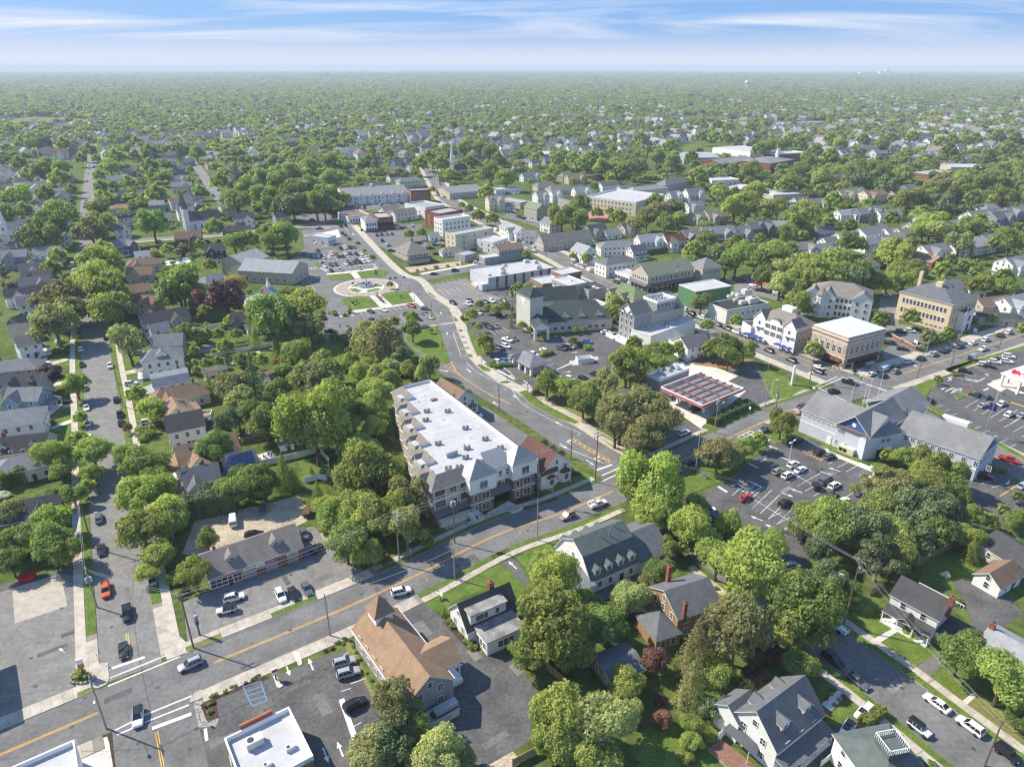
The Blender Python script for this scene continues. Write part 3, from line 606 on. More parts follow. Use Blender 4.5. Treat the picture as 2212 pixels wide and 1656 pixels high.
# ---------------------------------------------------------------- street furniture
polem=mat('pole_wood',(.17,.13,.1),.9,.2,1.5,.2);polegr=mat('pole_grey',(.3,.28,.25),.9,.15,1.5,.2)
def util_pole(reg,x,y,h,label,arms=1,ang=35,tr=0,lamp=None,grey=False,tilt=0):
 p=P(reg,x,y);t=thing('utility_pole',p,rad(ang),label,'utility pole','wooden utility poles');pm=polegr if grey else polem
 MB().tube((0,0,0),(0,0,h),.17,.11,0,8).build('pole',pm,t)
 for i in range(arms):
  z=h-.5-i*1.1;MB().box(-.06,.06,-1.25,1.25,z-.07,z+.07).build('crossarm',pm,t)
  for k in (-1.1,-.5,.5,1.1): MB().tube((0,k,z+.07),(0,k,z+.3),.045,.03,0,6).build('insulator',mat('porcelain',(.5,.52,.52),.3,0),t)
 for i in range(tr): MB().lathe([(.2,h-3.4),(.27,h-3.35),(.27,h-2.3),(.2,h-2.2),(.06,h-2.15)],0,10,((.42 if i==0 else -.42) if i<2 else 0,0 if i<2 else .42)).build('transformer',mat('transformer_grey',(.42,.43,.43),.5,.05),t)
 if lamp is not None:
  a=rad(lamp)-rad(ang);b=MB().tube((0,0,h*.66),(2.2*math.cos(a),2.2*math.sin(a),h*.72),.04,.03,0,5).build('lamp_arm',steel,t)
  c,s=math.cos(a),math.sin(a);MB().box(-.05,.6,-.14,.14,h*.71,h*.74,0,a,2.2*c,2.2*s).build('lamp_head',mat('lamp_head',(.55,.55,.54),.5,0),t)
 return p,h
def wire(p,q,sag,label,r=.022):
 pts=[]
 for i in range(13):
  u=i/12;v=p.lerp(q,u);v.z-=sag*4*u*(1-u);pts.append(v)
 b=MB().path(pts,r,0,3);o=b.build('power_line',mat('cable_grey',(.3,.3,.3),.6,0));tag(o,label,'power line','overhead power lines')
def lamp_post(reg,x,y,h,label,col='black',heads=1,ang=0,name='street_lamp',grp='street lamps'):
 p=P(reg,x,y);t=thing(name,p,rad(ang),label,'street lamp',grp);m=dksteel if col=='black' else vinyl if col=='white' else steel
 MB().lathe([(.2,0),(.18,.3),(.08,.45),(.06,h)],0,8).build('post',m,t)
 if heads==0: MB().lathe([(.1,h),(.2,h+.1),(.17,h+.5),(.05,h+.62)],0,8).build('lantern',mat('lantern',(.55,.53,.46),.4,0),t)
 for i in range(heads):
  a=i*math.pi*2/max(1,heads);b=MB();b.tube((0,0,h-.1),(1.0*math.cos(a),1.0*math.sin(a),h+.05),.04,.04,0,5);b.build('lamp_arm',m,t)
  MB().box(.7,1.6,-.17,.17,h,h+.14,0,a).build('lamp_head',m if col!='black' else steel,t)
 return t
def text(parent,body,size,loc,rot,m,name='lettering',ext=.01):
 cu=bpy.data.curves.new(name,'FONT');cu.body=body;cu.size=size;cu.align_x='CENTER';cu.align_y='CENTER';cu.extrude=ext;cu.resolution_u=2;cu.materials.append(m)
 q=bpy.data.objects.new(name,cu);me=bpy.data.meshes.new_from_object(q);bpy.data.objects.remove(q);o=bpy.data.objects.new(name,me);link(o,parent);o.location=loc;o.rotation_euler=rot;return o
redsign=mat('sign_red',(.45,.02,.02),.5,0);whitesign=mat('sign_white',(.8,.8,.78),.5,0);greensign=mat('sign_green',(.01,.2,.1),.5,0);bluesign=mat('sign_blue',(.02,.1,.35),.5,0);yellowsign=mat('sign_yellow',(.8,.45,.02),.5,0);blackm=mat('matt_black',(.015,.015,.015),.6,0);orangem=mat('sign_orange',(.7,.16,.03),.5,0)
def sign(reg,x,y,label,face,m,txt=None,w=.6,h=.6,z=2.1,shape='box',tm=None,legs=1,ts=.2,name='road_sign'):
 p=P(reg,x,y);t=thing(name,p,rad(face)+math.pi/2,label,'sign','signs beside the roads')
 if legs==1: MB().tube((0,.03,0),(0,.03,z+h*.4),.035,.035,0,5).build('post',steel,t)
 else:
  for k in (-1,1): MB().box(k*w*.45-.05,k*w*.45+.05,.02,.12,0,z+h*.6).build('post',vinyl,t)
 b=MB()
 if shape=='oct': b.tube((0,-.02,z),(0,.02,z),w/2,w/2,0,8)
 elif shape=='dia': b.face([(0,-.02,z-h/2),(w/2,-.02,z),(0,-.02,z+h/2),(-w/2,-.02,z)]);b.face([(0,.02,z-h/2),(-w/2,.02,z),(0,.02,z+h/2),(w/2,.02,z)])
 else: b.box(-w/2,w/2,-.025,.025,z-h/2,z+h/2)
 b.build('sign_face',m,t)
 if txt: text(t,txt,ts,(0,-.04,z),(math.pi/2,0,0),tm or whitesign)
 return t
skinm=mat('skin',(.45,.28,.2),.6,0)
def person(reg,x,y,ang,label,shirt,trousers,step=.25):
 p=P(reg,x,y);t=thing('person',p,rad(ang),label,'person','people on foot')
 V=[(0,0,.95),(0,0,1.2),(0,0,1.42),(0,0,1.52),(.02,0,1.66),(0,.1,.92),(step*.55,.11,.5),(step,.11,.06),(step+.13,.11,.03),(0,-.1,.92),(-step*.3,-.11,.5),(-step,-.11,.08),(-step+.13,-.11,.03),(0,.2,1.4),(-.08,.25,1.13),(.1,.24,.9),(0,-.2,1.4),(.06,-.25,1.13),(.2,-.22,.92)]
 E_=[(0,1),(1,2),(2,3),(3,4),(0,5),(5,6),(6,7),(7,8),(0,9),(9,10),(10,11),(11,12),(2,13),(13,14),(14,15),(2,16),(16,17),(17,18)]
 R_=[.15,.14,.15,.06,.105,.1,.065,.045,.04,.1,.065,.045,.04,.07,.045,.035,.07,.045,.035]
 me=bpy.data.meshes.new('body');me.from_pydata(V,E_,[]);me.materials.append(skinm);o=use(me,'body',t);o.modifiers.new('skin','SKIN');sk=me.skin_vertices[0].data
 for i,r in enumerate(R_): sk[i].radius=(r,r)
 sk[0].use_root=True;o.modifiers.new('sub','SUBSURF').levels=1
 b=MB();b.lathe([(.17,.93),(.185,1.2),(.21,1.4),(.1,1.5)],0,10);b.build('shirt',shirt,t,True)
 for s,px in ((1,step),(-1,-step)):
  b=MB();b.tube((0,s*.1,.95),(px*.5,s*.11,.5),.115,.085,0,8).tube((px*.5,s*.11,.5),(px,s*.11,.1),.085,.065,0,8).build('trouser_leg',trousers,t,True)
 MB().lathe([(.115,1.66),(.12,1.72),(.09,1.78),(.03,1.8)],0,10).build('hair',mat('hair_dark',(.03,.02,.015),.7,0),t,True)
 return t
# ---------------------------------------------------------------- ground sheets
def sheet(name,pts,z,m,parent=None,skirt=0.,mk=None):
 b=MB();P2=[(p[0],p[1]) for p in pts]
 if skirt: b.prism(P2,0,z,0,1)
 else:
  a=sum(P2[i][0]*P2[(i+1)%len(P2)][1]-P2[(i+1)%len(P2)][0]*P2[i][1] for i in range(len(P2)))
  b.face([(x,y,z) for x,y in (P2 if a>0 else P2[::-1])])
 o=b.build(name,[m,mk or kerbm] if skirt else m,parent)
 if parent is None: struct(o)
 return o
def offset(pts,d):
 R_=[]
 for i,p in enumerate(pts):
  a=pts[max(0,i-1)];c=pts[min(len(pts)-1,i+1)];t=Vector((c[0]-a[0],c[1]-a[1])).normalized();R_.append(Vector((p[0]-t.y*d,p[1]+t.x*d,0)))
 return R_
def strip(name,pts,d0,d1,z,m,skirt=0.,parent=None,mk=None):
 b=MB();A,B_=offset(pts,d0),offset(pts,d1)
 for i in range(len(pts)-1):
  q=[A[i],A[i+1],B_[i+1],B_[i]];q=q if d1>d0 else q[::-1];b.face([(v.x,v.y,z) for v in q],0)
  if skirt:
   for w,k in ((A,1),(B_,-1)):
    b.face([(w[i].x,w[i].y,0),(w[i+1].x,w[i+1].y,0),(w[i+1].x,w[i+1].y,z),(w[i].x,w[i].y,z)],1)
 if skirt:
  for i in (0,-1): b.face([(A[i].x,A[i].y,0),(B_[i].x,B_[i].y,0),(B_[i].x,B_[i].y,z),(A[i].x,A[i].y,z)],1)
 o=b.build(name,[m,mk or kerbm] if skirt else m,parent)
 if parent is None: struct(o)
 return o
def smooth(pts,step=4.):
 R_=[];n=len(pts)
 for i in range(n-1):
  p0,p1,p2,p3=pts[max(0,i-1)],pts[i],pts[i+1],pts[min(n-1,i+2)];k=max(1,int((p2-p1).length/step))
  for j in range(k):
   t=j/k;R_.append(.5*((2*p1)+(p2-p0)*t+(2*p0-5*p1+4*p2-p3)*t*t+(3*p1-p0-3*p2+p3)*t**3))
 R_.append(pts[-1].copy());
 for v in R_: v.z=0
 return R_
SLAB={}
def slabs(name,pts,d0,d1,m=conc,n=3,size=1.55,z=.12,base=True):
 """a kerbed pavement whose concrete slabs are laid one by one with open joints"""
 root=strip(name,pts,d0,d1,z-.02,mat('joint_sand',(.24,.21,.17),.95,.1,1),skirt=1)
 S_=[0]
 for a,b in zip(pts,pts[1:]): S_.append(S_[-1]+(b-a).length)
 k=int(S_[-1]/size);me=None
 w=abs(d1-d0)-.06;key=(round(w,2),round(size,2),m.name)
 if key not in SLAB: SLAB[key]=MB().box(-size/2+.02,size/2-.02,-w/2,w/2,-.05,0,bottom=False).mesh('slab',m)
 for i in range(k):
  s=(i+.5)*size;j=max(q for q in range(len(S_)) if S_[q]<=s);j=min(j,len(pts)-2);t=(s-S_[j])/max(1e-6,S_[j+1]-S_[j]);p=pts[j].lerp(pts[j+1],t);dd=(pts[j+1]-pts[j]).normalized();md=(d0+d1)/2
  use(SLAB[key],'slab',root,(p.x-dd.y*md,p.y+dd.x*md,z+random.uniform(-.004,.004)),math.atan2(dd.y,dd.x))
 return root
UQ={}
def bar(parent,p,q,w,m,z=.024,name='stall_line'):
 if m.name not in UQ: UQ[m.name]=MB().face([(-.5,-.5,0),(.5,-.5,0),(.5,.5,0),(-.5,.5,0)]).mesh('line',m)
 d=q-p;use(UQ[m.name],name,parent,((p.x+q.x)/2,(p.y+q.y)/2,z),math.atan2(d.y,d.x),(d.length,w,1))
def stalls(parent,reg,a,b,n,va,m=None,w=.12,ends=True,mid=False):
 """n stalls between readings a and b;va: reading of the far end of the first line"""
 A,B_,V=P(reg,*a),P(reg,*b),P(reg,*va)-P(reg,*a);m=m or white_paint
 for i in range(n+1): q=A.lerp(B_,i/n);bar(parent,q,q+V,w,m)
 if mid: bar(parent,A+V/2,B_+V/2,w,m)
ARW={}
def arrow(parent,reg,x,y,ang,kind='s',s=1.,m=None,z=.025):
 m=m or white_paint
 k=(kind,m.name)
 if k not in ARW:
  b=MB()
  if kind=='s': b.face([(-1.2,-.1,0),(.3,-.1,0),(.3,.1,0),(-1.2,.1,0)]);b.face([(.3,-.36,0),(1.3,0,0),(.3,.36,0)])
  else:
   sg=1 if kind=='l' else -1;q=lambda L:b.face([(a,c*sg,0) for a,c in (L if sg>0 else L[::-1])])
   q([(-1.3,-.1),(.5,-.1),(.5,.1),(-1.3,.1)]);q([(.3,.1),(.5,.1),(.5,.7),(.3,.7)]);q([(0.0,.7),(.8,.7),(.4,1.35)])
  ARW[k]=b.mesh('arrow',m)
 p=P(reg,x,y);use(ARW[k],'lane_arrow',parent,(p.x,p.y,z),rad(ang),(s*1.25,s*1.25,1))

crackm=mat('crack_seal',(.055,.054,.053),.8,0);ironm=mat('cast_iron',(.07,.068,.065),.7,.1,3)
mh_me=MB().lathe([(.38,0),(.38,.004)],0,14).mesh('manhole_cover',ironm)
def wear(parent,x0,y0,z,n,r_=1.,m=None):
 """cracks, patches and manhole covers about a point of the paving"""
 for k in range(n):
  x,y=x0+random.gauss(0,r_*5),y0+random.gauss(0,r_*3);a=random.uniform(0,3.14);q=k%4
  if q==3: use(mh_me,'manhole_cover',parent,(x,y,z+.003))
  elif q==2: w,l=random.uniform(.5,1.1),random.uniform(1.2,2.6);a=rad(random.choice((35,125)));MB().box(-l,l,-w,w,0,.002,bottom=False).build('paving_patch',m or random.choice((asph_dk,asph_lt,asph)),parent,loc=(x,y,z+k*3e-4+random.random()*2e-3),rz=a)
  else:
   pts=[Vector((x,y,0))]
   for i in range(7): a+=random.gauss(0,.35);pts.append(pts[-1]+Vector((math.cos(a),math.sin(a),0))*random.uniform(.6,1.3))
   strip('crack',pts,-.028,.028,z+.0025,crackm,parent=parent)
# ---------------------------------------------------------------- terrain
def ground():
 b=MB();xs=[-1];ring=[0,60,150,300,500,800,1200,1800,2600,3600,4500,5200,6000,7000,8000,9000,10500,12000,14000,17000,21000,26000]
 n=96
 b.v.append((0,0,0))
 for r in ring[1:]:
  for i in range(n):
   a=2*math.pi*i/n;x,y=r*math.cos(a),r*math.sin(a);b.v.append((x,y,hill(x,y)))
 for i in range(n): b.f.append((0,1+i,1+(i+1)%n));b.m.append(0)
 for k in range(len(ring)-2):
  for i in range(n):
   j=(i+1)%n;b.f.append((1+k*n+i,1+(k+1)*n+i,1+(k+1)*n+j,1+k*n+j));b.m.append(0)
 o=b.build('ground',mat('ground_turf',(.055,.085,.018),.95,.3,.07,.1,coords='W',col2=(.12,.15,.038),fine=.35,fscale=.5),None,True);struct(o)
ground()
# ---------------------------------------------------------------- roads
def ptsm(*segs): return [P(r,x,y) for r,x,y in segs]
mainp=ptsm(('a',0,1570),('a',635,1298),('a',1385,975),('a',2212,630),('b',500,400),('b',1000,150),('b',1400,15),('e',1590,1485),('e',2105,1260),('f',0,1210),('f',530,960),('f',780,860),('f',1400,660),('f',2212,395))
d0=(mainp[1]-mainp[0]).normalized();d1=(mainp[-1]-mainp[-2]).normalized()
MAIN=smooth([mainp[0]-d0*90]+mainp+[mainp[-1]+d1*150,mainp[-1]+d1*420],3)
LEFT=smooth([Vector((x,y,0)) for x,y in ((-69,93),(-100.7,146.5),(-127.6,192.8),(-155.5,240),(-189.5,300),(-247,400),(-328.5,544),(-406,687))]+ptsm(('g',597,700),('g',602,600)),3)
SOUTH=smooth(ptsm(('a',970,1190),('a',985,1250),('a',1010,1420),('a',1060,1700),('a',1110,2000)),3)
r0=P('c',905,810);rd=(P('c',1900,1570)-r0).normalized()
RIGHT=smooth([r0-rd*50,r0-rd*25,r0,P('c',1340,1130),P('c',1900,1570),P('c',1900,1570)+rd*45],3)
DOWN=smooth(PP('D','1855,832 1741,787 1648,750 1562,714 1503,677 1440,645 1325,612 1253,580 1200,552 1150,528 1110,505 1070,485 1020,460 970,432 950,404 932,374 922,350 912,325'),4)
CROSS=smooth(ptsm(('f',1180,735),('f',1600,965),('f',2000,1175),('f',2212,1275),('f',2700,1560)),3)
AVE=smooth(PP('e','1790,1275 1500,1075 1200,880 980,700 800,600')+PP('o','1060,1080 960,700 820,480 560,230')+PP('p','1400,800 760,200'),3)
SIDEST=smooth(PP('D','885,606 958,591 1060,572 1140,545'),4)
BACK=smooth(PP('D','1455,650 1500,628 1570,610 1660,596 1760,585'),4)
WLN=smooth(PP('g','700,1240 1030,1215 1500,1180 1750,1155 1950,1130')+PP('p','620,190 780,150'),4)
ST2=smooth(PP('g','1440,980 1360,870 1270,740 1200,680'),5)
ST3=smooth(PP('g','420,1320 330,1290 560,1290 700,1240'),5)
ST4=smooth(PP('D','1720,720 1900,640 2050,600 2212,575'),6)
ROADS=[('road',MAIN,5.4,asph,.016),('road',LEFT,5.0,asph_lt,.014),('road',SOUTH,6.2,asph,.013),('road',RIGHT,5.2,asph,.0135),('road',DOWN,6.6,asph,.0145),('road',CROSS,5.6,asph,.0125),('road',SIDEST,5.0,asph,.012),('road',BACK,5,asph_lt,.0115),('road',WLN,4.6,asph_lt,.011),('road',ST2,4.5,asph_lt,.0105)]
RO=[]
for n_,p_,h_,m_,z_ in ROADS: RO.append(strip(n_,p_,-h_,h_,z_,m_))
R_MAIN,R_LEFT,R_SOUTH,R_RIGHT,R_DOWN,R_CROSS=RO[:6]
EXC=[(MAIN,5.3),(LEFT,5),(SOUTH,6.1),(RIGHT,5.1),(DOWN,6.6),(CROSS,5.6),(AVE,6.5),(SIDEST,5),(BACK,5),(WLN,4.6)]
def clear_runs(pts,d,own,s0=0,s1=1e9):
 off=offset(pts,d);runs=[];cur=[];s=0
 for i,(p,q) in enumerate(zip(pts,off)):
  if i: s+=(pts[i]-pts[i-1]).length
  ok=s0<=s<=s1
  for rp,h in EXC:
   if rp is own or not ok: continue
   for c in rp:
    if (c.x-q.x)**2+(c.y-q.y)**2<(h+.4)**2: ok=False;break
  if ok: cur.append(p)
  else:
   if len(cur)>2: runs.append(cur)
   cur=[]
 if len(cur)>2: runs.append(cur)
 return runs
def arc(pts,v):
 best=1e9;s=0;r=0
 for i,p in enumerate(pts):
  if i: s+=(p-pts[i-1]).length
  d=(p-v).length
  if d<best: best=d;r=s
 return r
def pave(pts,d0,d1,s0=0,s1=1e9,m=conc,name='pavement',slab=True,z=.12):
 for run in clear_runs(pts,(d0+d1)/2,pts,s0,s1):
  L=sum((b-a).length for a,b in zip(run,run[1:]))
  c=run[len(run)//2].length
  if slab and c<230: slabs(name,run,d0,d1,m,z=z,size=1.6 if c<140 else 2.6)
  else: strip(name,run,d0,d1,z,m,skirt=1)
def verge(pts,d0,d1,s0=0,s1=1e9,m=lawn,name='grass_verge',z=.135):
 for run in clear_runs(pts,(d0+d1)/2,pts,s0,s1): strip(name,run,d0,d1,z,m,skirt=1)
A=lambda pts,r,x,y: arc(pts,P(r,x,y))
pave(MAIN,5.4,8.3,0,A(MAIN,'b',200,420));pave(MAIN,6.7,8.3,A(MAIN,'b',200,420),A(MAIN,'f',850,770),conc)
verge(MAIN,5.4,6.6,A(MAIN,'b',200,430),A(MAIN,'e',1150,1560));verge(MAIN,5.4,6.6,A(MAIN,'e',1440,1450),A(MAIN,'e',1650,1350));verge(MAIN,5.4,6.6,A(MAIN,'f',200,1030),A(MAIN,'f',540,890));verge(MAIN,5.4,6.6,A(MAIN,'f',660,835),A(MAIN,'f',840,760))
pave(MAIN,5.9,10.5,A(MAIN,'f',1150,680),1e9,conc,slab=False)
pave(MAIN,-8.3,-5.4,0,A(MAIN,'b',500,540));pave(MAIN,-8.5,-6.9,A(MAIN,'b',500,540),A(MAIN,'f',550,1050));verge(MAIN,-6.8,-5.4,A(MAIN,'b',505,530),A(MAIN,'b',990,320));verge(MAIN,-6.8,-5.4,A(MAIN,'b',1125,255),A(MAIN,'e',1800,1500));verge(MAIN,-6.8,-5.4,A(MAIN,'f',0,1300),A(MAIN,'f',100,1260))
pave(MAIN,-8.8,-5.4,A(MAIN,'f',1250,790),1e9,conc,slab=False)
verge(MAIN,5.5,6.7,A(MAIN,'a',480,1200),A(MAIN,'a',640,1140),lawn_dry,z=.128);verge(MAIN,5.5,6.9,A(MAIN,'a',1215,910),A(MAIN,'a',1440,810),lawn_dry,z=.128);verge(MAIN,5.5,6.9,A(MAIN,'a',1755,690),A(MAIN,'a',2100,555),z=.128)
pave(LEFT,6.9,8.7,0,330);pave(LEFT,-8.7,-6.9,0,330);verge(LEFT,5,6.8,A(LEFT,'a',660,780));verge(LEFT,-6.8,-5,A(LEFT,'a',1050,560))
pave(LEFT,5,8.7,0,A(LEFT,'a',690,790));pave(LEFT,-8.7,-5,0,A(LEFT,'a',1080,600))
pave(RIGHT,6.7,8.4,20);pave(RIGHT,-8.4,-6.7,20);verge(RIGHT,5.2,6.6,26);verge(RIGHT,-6.6,-5.2,26)
pave(CROSS,6.4,9,25,1e9,conc,slab=False)
pave(DOWN,6.6,10.5,0,1e9,conc,slab=False);pave(DOWN,-10.5,-6.6,0,1e9,conc,slab=False)
pave(SIDEST,5,8,5,1e9,conc_lt,slab=False);pave(WLN,-7,-4.6,0,1e9,conc,slab=False)
# ---------------------------------------------------------------- car parks, yards
def lot(pts,m,z=.006,name='parking_lot'): return sheet(name,pts,z,m)
GAS=lot(PP('a','-900,560 0,470 575,330 578,480 600,900 610,1060 480,1165 160,1300 0,1370 -900,1800'),asph_lt)
lot(PP('a','-300,540 0,470 575,335 578,420 400,400 75,490 0,520'),asph_dk,.0085,'asphalt_patch')
sheet('concrete_pad',PP('a','78,492 388,398 400,430 435,600 425,612 95,720 88,600'),.0105,conc)
AUTO=lot(PP('a','1190,585 1390,500 1960,300 1915,110 2030,90 2212,260')+PP('b','90,330 150,385 0,432')+PP('a','2090,535 1750,665 1440,780 1215,850'),asph_lt)
sheet('gravel_yard',PP('a','1180,270 1260,60 1440,-10 1680,-40 1930,-110 2010,0 1985,60 1880,110 1320,290'),.0075,dirt)
CH1=lot(PP('a','1240,1260 1390,1215 1760,1072 2060,945 2212,905')+PP('b','45,905 180,1140 300,1310 150,1480 60,1650')+PP('a','1320,1760 1280,1500'),asph_dk)
CH2=lot(PP('b','345,640 530,575 905,915 1000,880 1170,1010 1285,1180 1235,1310 1220,1480 1110,1545 930,1650 560,1650 480,1450 600,1300'),asph_dk,.0065)
sheet('gravel_yard',PP('b','930,1650 1110,1548 1170,1610 1130,1650'),.009,dirt)
sheet('driveway',PP('b','1035,325 1125,290 1210,430 1190,500'),.0068,asph_dk)
lot(PP('b','1590,520 1700,560 1840,560 1850,440 1990,330 2150,300 2120,230 1990,300 1650,470'),asph_dk,.0067)
POL=lot(PP('f','0,1490 340,1320 430,1215 550,1135 545,1060 680,1105 780,1075 960,1180 1370,1340 1650,1420 1870,1330 1960,1262 2110,1305 2212,1370 2212,1545 2060,1640')+PP('c','1200,80 820,230 815,380 700,440 560,200 250,-20 0,-60'),asph_dk)
CVS=lot(PP('f','1490,815 1600,775 1690,700 1760,610 2060,500 2212,450 2500,380 2700,1480 2212,1215'),asph_dk)
PLAZA=lot(PP('p','0,640 190,470 150,240 640,190 790,180 1330,750 1650,900')+PP('o','680,270 830,370 960,480 1000,560 1060,740 1110,860 1160,980 1210,1090 1320,1210 1440,1310 1620,1430')+PP('e','1138,774 1303,889 1483,974 1660,1084 1890,1220 1690,1335 1648,1279 1368,1099 1148,949 1048,889 900,800')+PP('o','860,1300 700,1200 480,970')+PP('e','300,420 100,450 0,455')+PP('d','2110,450 2080,330 2130,180 1980,130 1900,60')+PP('p','210,1040 0,700'),asph,.0072)
EAST=lot(PP('e','545,80 810,30 1150,130 1300,150 1240,430 1700,370 1830,380 1870,470 1800,600 1740,640 1500,770 1300,690 1250,770 1060,680 900,560 840,530 640,150'),asph_dk,.0062)
lot(PP('e','545,85 815,35 900,120 1050,160 720,240 665,160'),asph_lt,.0092,'asphalt_patch')
lot(PP('e','850,862 940,868 1210,1052 1165,1140 1000,1010'),asph,.0064)
lot(PP('f','1290,510 1420,400 1570,380 1590,440 1500,500 1380,560 1310,560'),asph,.0066)
lot(PP('f','1290,110 1400,150 1400,330 1700,370 1850,330 1960,330 1500,520 1330,460 1270,270'),asph_lt,.0058)
lot(PP('s','0,100 250,90 760,320 720,420 480,330 0,230'),asph_lt,.0054)
lot(PP('p','880,250 1180,180 1700,160 1780,400 1680,620 1830,640 1500,690 1280,500 1100,420'),asph,.0056)
lot(PP('q','700,420 900,370 1260,480 1230,560 1000,480'),asph,.0048)
lot(PP('h','0,990 440,960 470,1010 200,1030 0,1040'),asph,.0049)
lot(PP('h','1050,665 1180,645 1300,655 1300,700 1200,740 1060,700'),asph_lt,.0047)
lot(PP('g','0,1160 110,1170 120,1260 0,1300'),asph_lt,.0046)
lot(PP('p','60,80 220,20 480,20 640,60 700,120 300,170'),asph,.0045)
# gas station forecourt
sheet('concrete_pad',PP('f','-120,560 165,590 360,665 295,700 410,765 330,830 180,960 120,1010 0,925 -160,830'),.0098,conc_lt)
lot(PP('f','280,625 400,590 470,578 520,660 545,740 585,835 430,885 330,800 300,705 365,668'),asph_dk,.0084)
lot(PP('e','2090,880 2212,930')+PP('f','0,950 120,1012 0,1080')+PP('e','2150,1180 2060,1080'),asph_dk,.0082)
lot(PP('e','1640,830 1850,740 2010,760 1850,850 1760,880'),asph_dk,.0081)
LZ=.0074
# driveways and paths of the right hand street
for s,m in (('1750,455 1840,415 1905,440 2120,560 2212,660 2080,740 1930,900 1830,820 1875,700 1830,580',asph_dk),('1485,1020 1680,890 1740,930 1580,1090',asph),('1225,830 1370,735 1440,750 1270,860',conc_lt),('1780,1245 1890,1160 1910,1185 1820,1265',conc_lt),('985,1400 1260,1230 1310,1290 900,1650 760,1650',asph_dk),('900,1240 1030,1130 1080,1160 960,1290',conc_lt),('1860,140 2000,120 2300,300 2212,330',asph_dk)): LZ+=6e-5;sheet('driveway',PP('c',s),LZ,m)
for s,m in (('860,880 990,830 1000,850 880,900',asph),('890,985 1010,955 1040,975 900,1010',asph),('910,1200 1050,1160 1060,1190 930,1225',conc),('800,720 920,690 930,720 820,745',asph),('790,640 900,615 910,640 800,660',conc),('300,580 460,545 465,575 310,610',conc),('330,1000 470,940 480,960 340,1020',conc_lt),('370,870 480,850 490,870 380,890',asph),('300,720 460,690 470,705 310,740',conc_lt),('400,1270 505,1250 508,1265 405,1285',mulch)): LZ+=6e-5;sheet('driveway',PP('d',s),LZ,m)
# the garage ramp and forecourt of the apartment block, paths round it
sheet('driveway',PP('m','780,1560 1060,1400 1280,1490 860,1760 '),.0132,conc_lt)
# ---------------------------------------------------------------- lawns and islands
def isle(pts,m=lawn,z=.13,name='planted_island',mk=None): return sheet(name,pts,z,m,None,1,mk)
for s in ('470,825 770,795 840,868 640,893 500,880','860,785 1150,745 1270,770 1280,800 1200,845 920,860','665,1150 720,1110 900,1095 1030,1100 1160,1235 780,1285 690,1200','1170,1075 1320,1035 1520,1040 1610,1170 1330,1215','300,515 400,485 640,460 850,435 915,470 640,480 400,495 310,528','930,520 985,510 1010,560 950,570','1030,590 1070,580 1120,645 1080,655','300,680 350,665 410,705 350,720','215,590 260,570 300,620 250,640','865,1430 910,1425 990,1495 930,1520','1790,1295 1830,1290 1895,1385 1860,1385','725,370 800,365 810,380 740,388','360,415 470,405 480,420 390,430'): isle(PP('p',s))
for s in ('470,805 1150,728 1150,745 860,785 770,795 475,825','775,1285 1170,1238 1330,1215 1615,1172 1630,1190 880,1310 800,1360','1520,1065 1600,1050 1745,1215 1700,1230 1620,1175','770,793 860,785 925,868 838,875','1030,1100 1165,1075 1325,1215 1165,1240','400,280 620,230 660,330 480,360'): isle(PP('p',s),conc_lt,.122,'plaza_paving')
isle(PP('o','430,770 560,712 810,682 860,830 920,1010 965,1150 930,1175 850,1165 660,1060 470,950 385,850'))
isle(PP('o','560,695 808,668 812,682 560,712'),conc,.122,'pavement')
fc=P('p',985,985)
def disc(name,c,r,z,m,k=48,r0=0):
 b=MB()
 for i in range(k):
  a,e=2*math.pi*i/k,2*math.pi*(i+1)/k;q=lambda t,R:(c.x+R*math.cos(t),c.y+R*math.sin(t),z)
  b.face([q(a,r0),q(a,r),q(e,r),q(e,r0)] if r0 else [(c.x,c.y,z),q(a,r),q(e,r)])
  if z>.05: b.face([q(a,r),(*q(a,r)[:2],0),(*q(e,r)[:2],0),q(e,r)])
 return struct(b.build(name,m))
fr=(P('p',1400,985)-P('p',570,985)).length/2
paver=mat('plaza_pavers',(.36,.29,.25),.9,.15,.6,.2,coords='W',fine=.1,fscale=6)
disc('plaza_paving',fc,fr,.06,conc_lt);disc('plaza_paving',fc,fr*.93,.085,paver);disc('plaza_paving',fc,fr*.57,.1,conc_lt)
for k in range(4):
 a0=math.pi/4*(2*k+1)-.62+.1;b=MB();q=lambda t,R:(fc.x+R*math.cos(t),fc.y+R*math.sin(t),.13)
 for i in range(8):
  t0,t1=a0+1.05*i/8,a0+1.05*(i+1)/8;b.face([q(t0,fr*.3),q(t0,fr*.52),q(t1,fr*.52),q(t1,fr*.3)])
 struct(b.build('planted_island',lawn))
